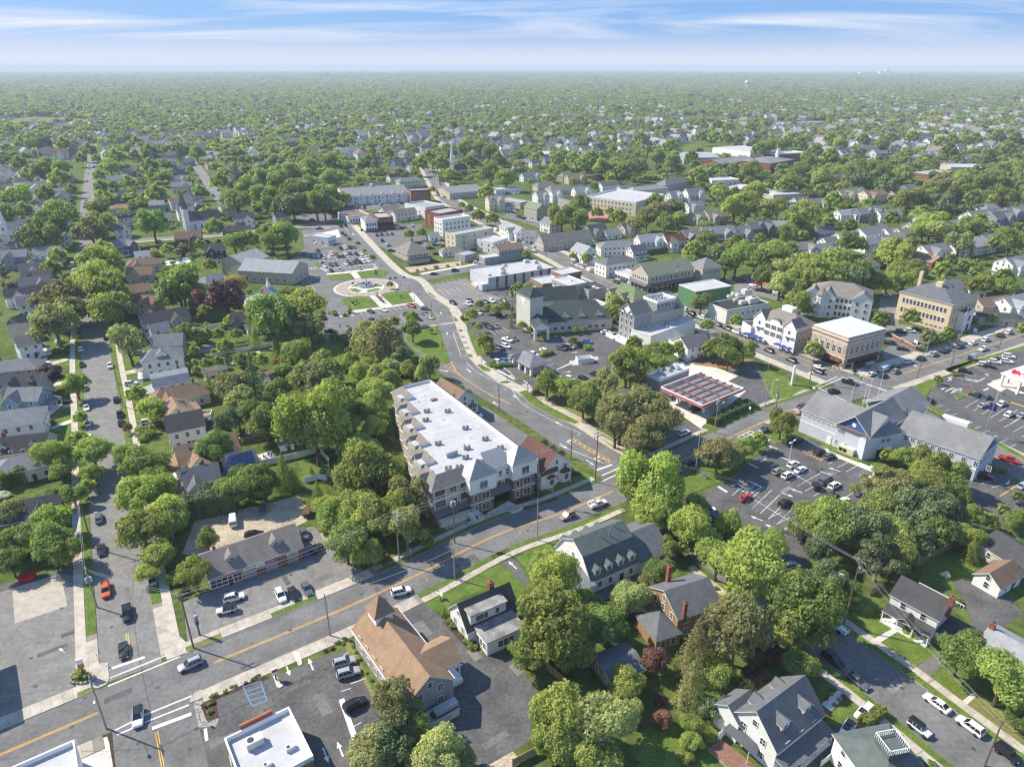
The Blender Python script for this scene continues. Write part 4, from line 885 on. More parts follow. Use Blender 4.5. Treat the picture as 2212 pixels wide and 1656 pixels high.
# avenue east pavement and verges
EK=smooth(PP('p','790,180 1330,750 1640,895')+PP('o','680,270 830,370 960,480 1000,560 1060,740 1110,860 1160,980 1210,1090 1320,1210 1440,1310 1620,1430')+PP('e','1138,774 1303,889 1483,974 1660,1084 1890,1220'),3)
strip('pavement',EK,0,4.4,.11,conc,1)
for s in ('548,118 600,160 570,165 540,130','690,248 795,318 760,318 680,262','850,382 968,470 940,472 848,395','1005,552 1060,600 1070,625 1030,630','1075,735 1130,735 1130,760 1080,760','1105,820 1155,822 1160,836 1110,836','1130,892 1185,894 1190,908 1135,908','1155,966 1215,968 1218,982 1160,980','1190,1052 1245,1055 1265,1090 1210,1090','1312,1190 1360,1185 1495,1255 1480,1275 1400,1270','1615,1412 1680,1395 1760,1415 1700,1430 1620,1428','1090,580 1180,580 1280,630 1150,655','1180,730 1250,730 1310,840 1480,1040 1320,1080 1250,920','1405,1170 1480,1165 1800,1150 1810,1180 1560,1245 1450,1215','1780,1380 2080,1300 2212,1260 2212,1290 1820,1400'): isle(PP('o',s),lawn,.14)
for s in ('1150,772 1200,758 1310,845 1540,965 1510,978 1380,930 1230,850','1310,800 1500,730 1760,640 1850,720 1650,830 1640,930 1580,950 1400,860','1640,1050 1690,1040 1950,1180 1900,1215 1760,1130'): isle(PP('e',s),lawn_dry if '1640' in s else lawn,.135)
pave(smooth(PP('e','1180,720 1330,830 1560,955 1660,1050 1930,1195'),3),-.8,.8,slab=False,name='pavement',z=.145)
for s in ('505,660 530,640 565,628 640,665 805,742 700,800 605,825 560,780 540,735','165,960 270,880 430,840 510,870 430,900 270,985 200,1030 120,1000','560,1075 580,1045 640,1010 735,1040 760,1065 680,1105 600,1100','0,1340 350,1090 540,1065 548,1130 420,1225 345,1315 0,1450 -200,1540','1000,1110 1160,1185 1140,1230 940,1150','1215,1240 1480,1130 1560,1250 1400,1330 1340,1325','1405,770 1600,690 1690,715 1600,760 1575,810 1480,815','1500,815 1590,840 2212,1185 2212,1215 1560,855','1690,625 1860,560 1880,580 1720,640 1850,650 1770,660','1760,795 1850,765 1890,775 1780,820','1700,620 2212,470 2212,490 1740,640','90,545 200,560 440,555 460,575 270,610 100,575'): isle(PP('f',s),lawn,.132)
isle(PP('f','1970,720 2010,705 2110,745 2060,770'),conc_lt,.128,'pavement');isle(PP('f','2000,700 2212,640 2400,700 2300,820 2150,770'),conc_lt,.12,'pavement')
isle(PP('f','760,1060 800,1070 980,1160 1380,1320 1360,1345 950,1175'),conc_lt,.12,'pavement');isle(PP('f','1200,1260 1290,1200 1330,1190 1230,1270'),conc_lt,.124,'pavement')
# lawns of houses
LZ=.0086
for r,s,m in (('b','525,590 1020,335 1080,370 1190,480 1150,560 980,480 760,560 620,640',lawn),('b','1125,290 1190,272 1240,330 1200,360',lawn),('b','1230,245 1340,190 1390,260 1290,290',lawn),('c','1050,660 1200,600 1380,740 1220,830 1060,740',lawn),('c','1270,850 1410,760 1690,870 1480,1015',lawn),('c','1580,1090 1740,1000 1900,1150 1790,1230',lawn),('c','1830,1260 1920,1180 2212,1400 2212,1620',lawn_dry),('c','960,1290 1160,1210 1170,1240 1020,1350',lawn),('c','1540,330 1740,270 1900,350 1880,420 1740,450 1760,520 1560,420',lawn),('c','1290,1380 1560,1560 1600,1600 1540,1650 1480,1600 1200,1420',lawn),('m','1490,1200 1870,930 2180,1110 2120,1150 1620,1340',lawn),('d','330,1010 490,960 500,1090 360,1090',lawn),('d','420,1280 505,1265 508,1340 440,1345',lawn),('d','330,900 480,870 485,940 350,950',lawn),('d','330,600 455,560 460,600 340,620',lawn),('d','870,880 1010,860 1010,940 880,970',lawn),('d','780,560 920,530 930,560 790,590',lawn),('d','790,600 890,585 895,610 800,625',lawn),('d','1660,1180 1900,1080 2110,1140 1790,1230',lawn),('d','1930,1220 2080,1180 2120,1290 1980,1330',lawn),('d','2030,470 2212,430 2212,520 2060,540',lawn),('e','0,440 450,470 480,560 150,800 0,900 -100,600',lawn),('e','180,900 330,850 350,1100 270,1050',lawn),('g','900,1265 1050,1240 1060,1280 910,1300',lawn),('g','1430,1380 1570,1370 1590,1400 1440,1420',lawn),('g','1480,1320 1600,1300 1600,1345 1500,1345',lawn),('c','1180,1650 1900,1440 2100,1480 2150,1600 1500,1700'.replace('1180','-300').replace('1900,1440','-100,1430').replace('2100,1480','50,1400').replace('2150,1600','200,1620').replace('1500,1700','0,1700'),lawn),('c','0,1560 230,1640 -50,1700 -60,1600',lawn),('b','1960,1420 2180,1380 2200,1560 2100,1650 1900,1600',lawn),('i','0,600 200,605 430,650 300,690 0,660',lawn),('g','0,470 130,430 400,430 640,450 560,490 40,500',lawn_dry),('g','1340,600 1500,530 1620,570 1500,640',lawn_dry),('g','860,560 1000,590 900,640',lawn_dry),('h','30,800 190,780 220,820 60,830',lawn),('i','130,930 230,925 240,970 150,975',lawn)): LZ+=6e-5;sheet('lawn',PP(r,s),LZ,m)
sheet('flower_bed',PP('m','1480,1210 1620,1080 1990,1010 2000,1060 1700,1160 1600,1250 1520,1250'),.0095,mulch);sheet('flower_bed',PP('a','1340,1210 1720,1060 1750,1075 1400,1215 1420,1330 1340,1350 1300,1250'),.0095,mulch);sheet('flower_bed',PP('b','0,830 60,800 190,1130 280,1300 200,1200 40,900'),.0095,lawn_dry);sheet('gravel_bed',PP('a','1235,1235 1340,1200 1300,1250 1350,1360 1420,1330 1400,1385 1260,1395'),.0092,mat('gravel',(.3,.28,.25),.95,.3,2,.1,coords='W',fine=.4,fscale=6))
sheet('flower_bed',PP('b','660,710 720,700 900,860 890,920 830,900'),.0095,mulch);sheet('flower_bed',PP('m','1100,1420 1200,1370 1320,1330 1420,1420 1260,1500'),.0145,mulch);sheet('flower_bed',PP('m','1370,1320 1440,1290 1560,1370 1440,1430'),.0145,mulch)
sheet('playground_surface',PP('q','1840,380 1920,310 2140,400 2100,480 1860,470'),.006,mat('rubber_red',(.5,.2,.15),.9,.1,.3,coords='W'))
sheet('sand_path',PP('p','1480,725 2212,640 2212,700 1900,740 1560,790'),.0097,dirt);sheet('bark_mulch_bed',PP('f','60,590 190,560 470,560 300,620 130,600'),.1335,mat('pine_straw',(.3,.16,.07),.95,.2,1,coords='W'))
# ---------------------------------------------------------------- road paint
def line(parent,pts,d,w,m,z=.022,name='lane_line',s0=0,s1=1e9):
 s=0;run=[]
 for i,p in enumerate(pts):
  if i: s+=(p-pts[i-1]).length
  if s0<=s<=s1: run.append(p)
 if len(run)>1: strip(name,run,d-w/2,d+w/2,z,m,parent=parent)
for d in (-.17,.17):
 line(R_MAIN,MAIN,d,.13,yellow_paint,s1=A(MAIN,'a',635,1298));line(R_MAIN,MAIN,d,.13,yellow_paint,s0=A(MAIN,'a',1385,975),s1=A(MAIN,'e',1770,1400));line(R_MAIN,MAIN,d,.13,yellow_paint,s0=A(MAIN,'e',2080,1270),s1=A(MAIN,'f',780,860));line(R_MAIN,MAIN,d,.13,yellow_paint,s0=A(MAIN,'f',1400,660))
 line(R_LEFT,LEFT,d,.13,yellow_paint,s0=A(LEFT,'a',925,935),s1=A(LEFT,'a',895,735));line(R_DOWN,DOWN,d,.12,yellow_paint,s0=14);line(R_CROSS,CROSS,d,.12,yellow_paint,s0=20);line(R_SOUTH,SOUTH,d+.1,.13,yellow_paint,s0=A(SOUTH,'a',1005,1390))
def seg(parent,r,x0,y0,x1,y1,w=.3,m=white_paint,z=.026,name='stop_line'): bar(parent,P(r,x0,y0),P(r,x1,y1),w,m,z,name)
for q in ((710,1015,937,938,.62),(710,1075,1130,905,.3),(700,1125,1165,935,.3),(920,1320,1240,1190,.3),(850,1395,1225,1247,.3),(745,1430,1240,1250,.0)):
 if q[4]: seg(R_LEFT,'a',*q,name='crosswalk_line')
seg(R_SOUTH,'a',985,1400,1240,1305,.7);seg(R_SOUTH,'a',745,1412,860,1355,.3,name='crosswalk_line');seg(R_SOUTH,'a',760,1440,930,1368,.3,name='crosswalk_line')
[sheet('corner_paving',PP('a',q),.115,conc,None,1) for q in ('600,985 700,975 708,1080 690,1115 640,1140 560,1140','1085,800 1160,800 1215,850 1300,830 1215,915 1140,915','1232,1235 1238,1185 1300,1150 1345,1170 1300,1210')]
for q in ((1690,1310,1885,1225),(1695,1345,1895,1255)): seg(PLAZA,'e',*q,.35,name='crosswalk_line')
seg(PLAZA,'e',1655,1275,1755,1240,.6)
for q in ((860,735,1000,670),(880,745,1030,680),(1030,672,1320,760),(1075,670,1340,775),(880,745,1060,828),(1160,828,1330,790),(1240,685,1145,665)): seg(R_MAIN,'f',*q,.3,name='crosswalk_line')
seg(R_DOWN,'f',790,655,850,638,.6);seg(R_MAIN,'f',1180,665,1230,650,.6)
for d in (-3.3,): line(R_DOWN,DOWN,d,.13,white_paint,s0=10,s1=60)
line(R_DOWN,DOWN,4.0,.12,white_paint,s0=30,s1=130,name='parking_lane_line');line(R_DOWN,DOWN,-4.2,.12,white_paint,s0=75,s1=130,name='parking_lane_line')
for d in (3.4,-3.2): line(R_MAIN,MAIN,d,.12,white_paint,s0=A(MAIN,'f',1260,650),s1=A(MAIN,'f',1500,590)) if d>0 else None
# avenue paint
line(PLAZA,smooth(PP('o','985,1150 1040,1270 1130,1345 1330,1480 1600,1640')+PP('e','1000,800 1100,850'),3),0,.25,yellow_paint)
line(PLAZA,smooth(PP('o','880,1200 1000,1270 1130,1345'),3),0,.16,yellow_paint)
for q in ((905,1205,985,1160),(945,1230,1005,1195),(985,1255,1030,1230),(1020,1275,1055,1255),(1060,1300,1090,1290)): seg(PLAZA,'o',*q,.25,yellow_paint,name='hatch_line')
for off in (0,1): line(PLAZA,smooth(PP('e',('1500,1070 1745,1215','1490,1082 1725,1222')[off]),3),0,.2,yellow_paint)
for k in range(8): x=1510+k*31;y=1078+k*19;seg(PLAZA,'e',x,y,x+8,y+14,.25,yellow_paint,name='hatch_line')
seg(PLAZA,'e',1410,1115,1700,1230,.16,name='lane_line');line(PLAZA,smooth(PP('o','1180,1150 1270,1250 1440,1350 1620,1430 1760,1500')+PP('e','1180,850 1420,980 1560,1040'),3),0,.12,white_paint)
ap=P('e',1740,1215)-P('e',1490,1065);aa=math.degrees(math.atan2(ap.y,ap.x))
for x,y,k,f in ((1440,1120,'s',0),(1470,1095,'r',180),(1610,1225,'s',0),(1650,1205,'r',180),(1410,975,'s',180),(1130,802,'s',180),(1000,845,'s',180)): arrow(PLAZA,'e',x,y,aa+f,k,1.1)
for x,y,a_,k in ((930,780,95,'s'),(850,520,110,'s'),(895,1265,-20,'s'),(1210,1262,-60,'s')): arrow(PLAZA,'o',x,y,a_,k,1.2)
for k in range(6): seg(PLAZA,'o',845+k*38,668-k*6,850+k*38,662-k*6,1.3,name='crosswalk_bar')
for k in range(6): seg(PLAZA,'p',470+k*52,1326-k*3,482+k*52,1326-k*3,1.6,name='crosswalk_bar')
for k in range(7): seg(PLAZA,'p',160+k*28,752-k*4,172+k*28,750-k*4,1.8,name='crosswalk_bar')
for k in range(6): seg(PLAZA,'p',380+k*14,730+k*9,440+k*14,724+k*9,.6,name='crosswalk_bar')
stalls(PLAZA,'o',(1005,770),(1115,1070),4,(1075,765));seg(PLAZA,'o',1005,770,1110,1075,.14,name='stall_line')
for a,b,n,v in (((370,505),(860,470),9,(355,480)),((430,545),(920,510),9,(470,590)),((400,655),(1050,595),12,(360,610)),((500,690),(1070,640),11,(540,735)),((520,760),(1100,700),11,(490,730)),((900,1310),(1540,1210),9,(950,1350)),((980,1420),(1860,1290),12,(1040,1495)),((150,270),(310,420),5,(200,262)),((420,720),(1000,665),0,(0,0))):
 if n: stalls(PLAZA,'p',a,b,n,v,w=.13)
for k in range(14): seg(PLAZA,'p',20+k*22,650+k*28,90+k*18,640+k*28,.2,yellow_paint,name='hatch_line')
seg(PLAZA,'p',70,630,320,1015,.2,yellow_paint,name='hatch_line')
for x,y,a_ in ((740,240,-60),(720,215,-60),(820,290,120),(350,860,120),(660,1350,-60),(795,1530,120),(440,445,20),(820,295,120)): arrow(PLAZA,'p',x,y,a_,'s',1.2)
stalls(EAST,'o',(700,120),(1070,75),5,(740,155));stalls(EAST,'o',(815,215),(1035,182),3,(905,290));seg(EAST,'o',860,255,1080,222,.14,name='stall_line');stalls(EAST,'o',(1080,360),(1680,275),8,(1145,400));seg(EAST,'o',1060,410,1740,315,.14,name='stall_line')
seg(EAST,'o',1140,120,1280,220,.2,yellow_paint,name='stall_line');stalls(EAST,'o',(1480,740),(1640,700),3,(1560,800));stalls(EAST,'o',(1570,895),(1680,870),2,(1640,950));stalls(EAST,'o',(1760,930),(1840,912),3,(1860,975),blue_paint);stalls(EAST,'o',(2000,880),(2060,940),5,(2090,875),yellow_paint)
stalls(EAST,'e',(1520,670),(1700,610),4,(1590,700));stalls(EAST,'e',(1640,640),(1755,600),3,(1690,665),None,.22)
for k in range(8): seg(EAST,'e',1395+k*16,625-k*8,1470+k*14,595-k*6,.35,name='hatch_line')
seg(EAST,'e',1010,628,1130,690,.8,name='stop_line');seg(EAST,'e',1310,575,1360,560,.15,name='lane_line');seg(EAST,'e',1300,605,1375,590,.15,name='lane_line')
for x,y,a_ in ((1465,640,25),(1510,515,25),(1195,705,-60),(1220,730,120),(1060,620,120),(1090,640,120),(1110,665,120)): arrow(EAST,'e',x,y,a_)
# police lot
for a,b,n,v in (((610,1628),(452,1522),3,(735,1500)),((452,1522),(320,1440),3,(570,1410)),((610,1628),(760,1720),3,(735,1500)),((775,1290),(640,1240),0,(0,0)),((680,1355),(740,1380),1,(830,1275)),((740,1380),(960,1510),4,(885,1300)),((945,1235),(1060,1285),2,(1015,1200)),((855,1185),(900,1210),1,(910,1150))):
 if n: stalls(POL,'f',a,b,n,v,w=.13)
seg(POL,'f',430,1445,780,1660,.14,name='stall_line');seg(POL,'f',715,1300,900,1400,.14,name='stall_line');seg(POL,'f',630,1190,700,1215,.4);seg(POL,'f',425,1230,490,1262,.5);seg(POL,'f',440,1352,512,1385,.5);seg(POL,'f',512,1385,445,1425,.2,name='stall_line');seg(POL,'f',230,1382,288,1418,.7)
for x,y,a_ in ((585,1128,140),(520,1212,215),(592,1240,35),(985,1273,140),(930,1297,-38),(738,1410,140),(678,1435,-38),(335,1370,215),(405,1405,35),(2110,1355,225)): arrow(POL,'f',x,y,a_)
for x,y,a_ in ((575,95,140),(480,40,140)): arrow(POL,'c',x,y,a_)
for k in range(6): seg(POL,'f',780+k*22,1158+k*12,835+k*12,1130+k*13,.14,yellow_paint,name='hatch_line')
seg(POL,'f',775,1160,900,1213,.16,yellow_paint,name='hatch_line');seg(POL,'f',775,1160,838,1128,.16,yellow_paint,name='hatch_line')
stalls(POL,'f',(1110,1310),(1150,1325),3,(1180,1272),blue_paint);stalls(POL,'f',(1200,1345),(1240,1365),2,(1260,1310),blue_paint);stalls(POL,'f',(1870,1340),(2000,1390),2,(1960,1315));seg(POL,'f',2055,1445,2212,1345,.25,yellow_paint,name='lane_line')
for k in range(6): seg(POL,'c',690+k*18,415-k*11,770+k*8,445-k*14,.16,yellow_paint,name='hatch_line')
stalls(POL,'c',(690,430),(760,360),1,(735,450));stalls(POL,'c',(555,40),(720,150),3,(640,0))
# kerbside chevrons on the main road
for base,sx in (((100,1185),1),((355,1060),1)):
 x,y=base;
 for q in ((0,0,85,-40),(0,0,55,30),(55,30,140,-15),(85,-40,140,-15),(25,12,110,-28),(30,-15,85,12),(58,-28,112,-2)): seg(R_MAIN,'f',x+q[0],y+q[1],x+q[2],y+q[3],.28,name='hatch_line')
for k in range(4): seg(R_MAIN,'f',535+k*14,965-k*6,560+k*14,972-k*6,.5,name='crosswalk_bar');seg(R_MAIN,'f',720+k*14,885-k*6,750+k*14,893-k*6,.5,name='crosswalk_bar')
# drug store lot
stalls(CVS,'f',(1610,878),(2090,1135),9,(1680,858));stalls(CVS,'f',(1880,600),(2100,530),6,(1960,635));stalls(CVS,'f',(1740,660),(1800,640),2,(1820,690));stalls(CVS,'f',(1830,870),(2110,985),5,(1950,800));stalls(CVS,'f',(1910,690),(1945,700),1,(1850,690));stalls(CVS,'f',(2080,1000),(2200,1060),2,(2212,930))
for q in ((1700,768,1750,745,.3),(1750,745,1810,765,.3),(1840,690,1900,705,.3),(1900,705,1960,680,.3),(1680,655,1715,650,.7),(1950,760,1985,745,.5)): seg(CVS,'f',*q)
for x,y,a_,k in ((1690,748,215,'s'),(1750,772,35,'s'),(1730,692,35,'s'),(1735,676,215,'s'),(1965,655,200,'l'),(1500,598,215,'l'),(1860,1060,130,'l'),(1830,1060,-50,'s')): arrow(CVS,'f',x,y,a_,k)
for q in ((2090,790,2212,830),(2110,780,2212,815),(2140,775,2230,805)): seg(CVS,'f',*q,.14,blue_paint,name='stall_line')
for k in range(4): seg(CVS,'f',2130+k*22,835+k*7,2145+k*22,845+k*7,.6,yellow_paint,name='crosswalk_bar')
def word(parent,r,x,y,ang,s,size,m=white_paint): p=P(r,x,y);return text(parent,s,size,(p.x,p.y,.028),(0,0,rad(ang)),m,'painted_word',.001)
word(CVS,'f',1785,757,25,'STOP',1.9);word(CVS,'f',1870,690,-20,'STOP',1.6);word(R_SOUTH and CH1,'a',1945,1120,35,'FIRE LANE',.85,mat('faded_yellow',(.26,.17,.06),.8,.2,1));word(CH1,'b',25,1600,215,'FIRE',.9,mat('faded_yellow',(1,1,1)))
for q in ((1575,1130,1690,1095),(1590,1160,1700,1128),(1600,1190,1710,1155),(1615,1222,1725,1188),(1630,1255,1730,1220),(1575,1130,1635,1258),(1690,1095,1730,1220)): seg(CH1,'a',*q,.14,blue_paint,name='stall_line')
stalls(CH1,'b',(45,905),(100,1030),2,(0,935));seg(CH1,'b',60,1110,160,1075,.13,name='stall_line');seg(CH1,'b',0,1210,90,1470,.9,white_paint,name='stall_line');seg(CH1,'b',75,1390,130,1360,.13,name='stall_line');seg(CH1,'b',0,1160,60,1140,.13,name='stall_line')
for x,y,a_ in ((2015,985,120),(1865,1020,-60),(2110,1570,-60),(2205,1535,120)): arrow(CH1,'a',x,y,a_)
arrow(CH2,'b',1110,342,125)
for x0,y0,x1,y1 in ((1330,1400,1340,1480),): seg(CH1,'a',x0,y0,x1,y1,.5)

for par,z,m_,txt in ((R_MAIN,.0175,asph,'a:820,1120 a:1500,880 a:1900,740 a:300,1420 b:300,520 b:700,330 b:1150,180'),(R_LEFT,.0175,asph_lt,'a:820,500 a:960,700 a:850,800 a:760,300 d:700,1350 d:680,1000 d:640,750'),(GAS,.0095,asph_lt,'a:300,900 a:450,750 a:200,1150 a:480,1000 a:90,850'),(AUTO,.0085,asph_lt,'a:1700,620 a:1350,720 a:1850,450 a:2100,380 a:1550,760'),(CH1,.009,asph_dk,'a:1500,1300 a:1800,1180 a:2000,1250 b:60,1250'),(CH2,.009,asph_dk,'b:750,1080 b:900,1250 b:1050,1100 b:800,1500 b:600,800'),(R_RIGHT,.016,asph,'c:1250,1050 c:1500,1250 c:1750,1480'),(POL,.009,asph_dk,'f:600,1400 f:1000,1300 f:800,1550 f:1150,1420'),(CVS,.009,asph_dk,'f:1750,720 f:1900,950'),(R_SOUTH,.016,asph,'a:900,1500 a:1120,1520')):
 for q in txt.split(): r_,c_=q.split(':');p=P(r_,*map(float,c_.split(',')));wear(par,p.x,p.y,z,4)
# ---------------------------------------------------------------- the apartment block with the long white roof
def sub(root,c,ang):
 x,y=on_axes(root,c);return x,y,ang-root.rotation_euler[2]
metal=mat('standing_seam_metal',(.25,.255,.27),.5,.06,1,.4,.1)
def seam_roof(name,root,tris,seams):
 b=MB()
 for f in tris: b.face(f,0)
 for p,q in seams: b.tube(p,q,.045,.045,0,4)
 return b.build(name,metal,root)
def apartment():
 c,L,W_,a=frame3('m',(72,1270),(1375,830),(-440,0),9.6)
 W_=56.0;n=Vector((-math.sin(a),math.cos(a),0));f0=c-n*0
 A_=P('m',72,1270,9.6);A_.z=0;d=Vector((math.cos(a),math.sin(a),0));c=A_+d*L/2+n*W_/2
 t=thing('apartment_building',c,a,'long apartment block with white flat roof, brick bays and pointed metal tower roofs','apartment building','buildings of the town')
 wm,br=WALL['b'],redbrick_br;x,y=L/2,W_/2
 W_=55.5;st=[(-x,0),(-x,11),(-x+2.9,11),(-x+2.9,20),(-x+5.8,20),(-x+5.8,29),(-x+8.7,29),(-x+8.7,38),(-x+11.6,38),(-x+11.6,47),(-x+14.6,47),(-x+14.6,55.5)]
 poly=[(x,-y),(x,-y+55.5)]+[(p,-y+q) for p,q in reversed(st)]
 def inset(pl,d):
  o=[]
  for i,p in enumerate(pl):
   a_,c_=pl[i-1],pl[(i+1)%len(pl)];e1=(p[0]-a_[0],p[1]-a_[1]);e2=(c_[0]-p[0],c_[1]-p[1]);n1=(-np.sign(e1[1]),np.sign(e1[0]));n2=(-np.sign(e2[1]),np.sign(e2[0]));o.append((p[0]+d*(n1[0]+n2[0]),p[1]+d*(n1[1]+n2[1])))
  return o
 b=MB();b.prism(poly,0,3.1,1);b.prism(inset(poly,.03),3.1,9.6,0)
 for z in (3.1,6.3,9.3): b.prism(inset(poly,-.03),z,z+.28,2)
 b.build('wall',[wm,br,wtrim],t)
 b=MB();e,h=9.6,12.0;ro,ri=inset(poly,-.45),inset(poly,2.4);k_=len(poly)
 for k in range(k_):
  j=(k+1)%k_;b.face([(*ro[k],e),(*ro[j],e),(*ri[j],h),(*ri[k],h)],0);b.face([(*ro[k],e-.25),(*ro[j],e-.25),(*ro[j],e),(*ro[k],e)],1)
  b.face([(*ri[j],11.1),(*ri[k],11.1),(*ri[k],h),(*ri[j],h)],1)
 b.face([(*p,11.1) for p in ri],2);b.face([(*p,e-.25) for p in reversed(ro)],1)
 b.build('roof',[ROOF['n'],wtrim,roofwhite],t)
 for k in range(1,9): yy=-y+k*6;MB().box(-x+2.6+max(0,(k*6-8)*.31),x-2.6,-.04,.04,11.1,11.13).build('roof_seam',roofwhite,t,loc=(0,yy,0))
 for p_ in ((.1,-.55),(.25,.0),(.2,.5)): MB().lathe([(.25,11.1),(.2,11.2)],0,8,(x*p_[0],y*p_[1])).build('roof_drain',dksteel,t);MB().lathe([(.06,11.1),(.06,11.9)],0,6,(x*p_[0]+3,y*p_[1]+2)).build('vent_pipe',steel,t)
 for k in range(5):
  yy=-y+6+k*9.2;xx=-x+k*2.9
  MB().box(xx+1.2,xx+2.7,yy+2.2,yy+5.0,10.6,12.05,0).build('roof_upstand',roofwhite,t)
  o_=wing(t,xx+1.1,yy-1,0,3.0,3.6,9.6,11.5,wm,ROOF['n'],True);window(o_,-1.52,0,10.2,-math.pi/2,.7,.7)
  for z in (1.7,4.8,8.0):
   for q in (-2.6,0,2.6): window(t,xx-.06,yy-.5+q,z,-math.pi/2,1.3,1.5,True,2)
 # front: two towers on brick bays, garage between
 for xx in (-x*.13,x*.72):
  tw=7.4;k=MB();k.box(-tw/2+.5,tw/2-.5,-2.0,.2,0,6.3,1,bottom=False);k.box(-tw/2,tw/2,-2.5,.3,6.3,10.6,0);k.box(-tw/2+.4,tw/2-.4,-2.1,.1,3.05,3.3,2)
  o_=k.build('tower_bay',[WALL['w'],br,wtrim],t,loc=(xx,-y,0))
  window(o_,.1,-2.52,8.3,0,2.1,2.1,True,2)
  for z in (1.6,4.7): window(o_,-1.9,-2.02,z,0,1.0,1.6,True);window(o_,.9,-2.02,z,0,2.1,1.6,True,2)
  q=[(xx-tw/2-.4,-y-2.9,10.6),(xx+tw/2+.4,-y-2.9,10.6),(xx+tw/2+.4,-y+3.8,10.6),(xx-tw/2-.4,-y+3.8,10.6)];ap=(xx,-y+.6,14.0)
  se=[]
  for m_ in range(4):
   p0,p1=Vector(q[m_]),Vector(q[(m_+1)%4])
   for s in range(1,8):
    u=s/8;r_=p0.lerp(p1,u);top=Vector(ap);w_=abs(u-.5)*2;mid=(p0+p1)/2;se.append((r_,r_+(top-mid)*(1-w_)))
  seam_roof('tower_roof',t,[[q[0],q[1],ap],[q[1],q[2],ap],[q[2],q[3],ap],[q[3],q[0],ap],q[::-1]],se)
  MB().box(xx-1.6,xx+1.8,-y-3.1,-y-2.55,7.0,7.12).box(xx-1.6,xx+1.8,-y-3.1,-y-3.04,7.9,8.0).build('balcony_rail',vinyl,t)
 gx=x*.295;gw=6.6
 MB().box(gx-gw/2,gx+gw/2,-y-.06,-y+.5,0,3.3,0).build('garage_opening',blackm,t)
 q=[(gx-gw/2-.1,-y-2.0,3.5),(gx+gw/2+.1,-y-2.0,3.5),(gx+gw/2+.1,-y+.02,5.1),(gx-gw/2-.1,-y+.02,5.1)]
 seam_roof('awning',t,[q,[q[0],q[3],q[2],q[1]]],[(Vector(q[0]).lerp(Vector(q[1]),s/14),Vector(q[3]).lerp(Vector(q[2]),s/14)) for s in range(15)])
 MB().box(gx-gw/2,gx+gw/2,-y-.5,-y+.2,6.3,10.4,0).build('gable_bay',WALL['w'],t)
 q=[(gx-gw/2-.3,-y-.9,10.4),(gx+gw/2+.3,-y-.9,10.4),(gx+gw/2-.4,-y+4.2,12.9),(gx-gw/2+.4,-y+4.2,12.9)]
 seam_roof('bay_roof',t,[q],[(Vector(q[0]).lerp(Vector(q[1]),s/13),Vector(q[3]).lerp(Vector(q[2]),s/13)) for s in range(14)])
 for z in (5.6,8.4):
  for dx in (-2.1,0,2.1): window(t,gx+dx,-y-(.52 if z>6 else .02),z,0,.95,1.5)
 # left of the towers: windows, balconies and a brick foot with a metal canopy
 for z in (4.8,8.0):
  window(t,-x*.62,-y-.05,z,0,1.9,1.6,True,2)
  for xx,w in ((-x*.87,2.8),(-x*.4,2.7)):
   k=MB();k.box(-w/2,w/2,-.05,.6,-1.2,1.3,1);k.box(-w/2-.12,-w/2,-.25,.1,-1.4,1.5,0);k.box(w/2,w/2+.12,-.25,.1,-1.4,1.5,0);k.box(-w/2,w/2,-.25,-.18,-.35,-.25,0);k.box(-w/2,w/2,-.25,.0,-1.4,-1.2,0)
   for s in range(9): k.box(-w/2+w*s/8-.03,-w/2+w*s/8+.03,-.24,-.19,-1.2,-.3,0)
   k.build('balcony',[vinyl,mat('balcony_recess',(.09,.09,.1),.6,.1,1)],t,loc=(xx,-y-.12,z))
 q=[(-x-.2,-y-1.7,3.0),(-x*.3,-y-1.7,3.0),(-x*.3,-y+.02,4.0),(-x-.2,-y+.02,4.0)]
 seam_roof('awning',t,[q,q[::-1]],[(Vector(q[0]).lerp(Vector(q[1]),s/22),Vector(q[3]).lerp(Vector(q[2]),s/22)) for s in range(23)])
 window(t,-x*.85,-y-.06,1.7,0,1.9,1.5,True,2);door(t,-x*.47,-y-.08,0,2.0,2.3)
 q=[(x*.98,-y-1.9,3.0),(x+2.2,-y-1.9,3.0),(x+2.2,-y+2,4.1),(x*.98,-y+2,4.1)];seam_roof('awning',t,[q,q[::-1]],[(Vector(q[0]).lerp(Vector(q[1]),s/6),Vector(q[3]).lerp(Vector(q[2]),s/6)) for s in range(7)])
 k=MB()
 for x0,y0,x1,y1,z0,z1 in ((-x*.95,-y-4.4,-x*.55,-y-4.4,.9,.9),(-x*.95,-y-2.2,-x*.3,-y-2.2,1.3,1.3),(-x*.3,-y-2.2,-x*.22,-y-5.0,1.3,.2),(-x*.45,-y-2.2,-x*.38,-y-5.2,1.3,.2),(x*1.05,-y-1.5,x*1.25,-y-4.5,1.2,.2),(x*1.15,-y-1.2,x*1.38,-y-1.2,1.2,1.2)):
  p0,p1=Vector((x0,y0,z0)),Vector((x1,y1,z1));k.tube(p0+Vector((0,0,.95)),p1+Vector((0,0,.95)),.06,.06,0,4);k.tube(p0+Vector((0,0,.2)),p1+Vector((0,0,.2)),.04,.04,0,4);m_=max(2,int((p1-p0).length/.35))
  for s in range(m_+1): r_=p0.lerp(p1,s/m_);k.tube(r_,r_+Vector((0,0,.95)),.025,.025,0,4)
 k.build('handrail',vinyl,t)
 k=MB()
 for s in range(7): k.box(-x*.45+.3,-x*.25,-y-5.1+s*.42,-y-2.2,s*.2,(s+1)*.2)
 k.box(-x*.95,-x*.3,-y-2.3,-y-.1,0,1.3);k.build('steps',conc_lt,t)
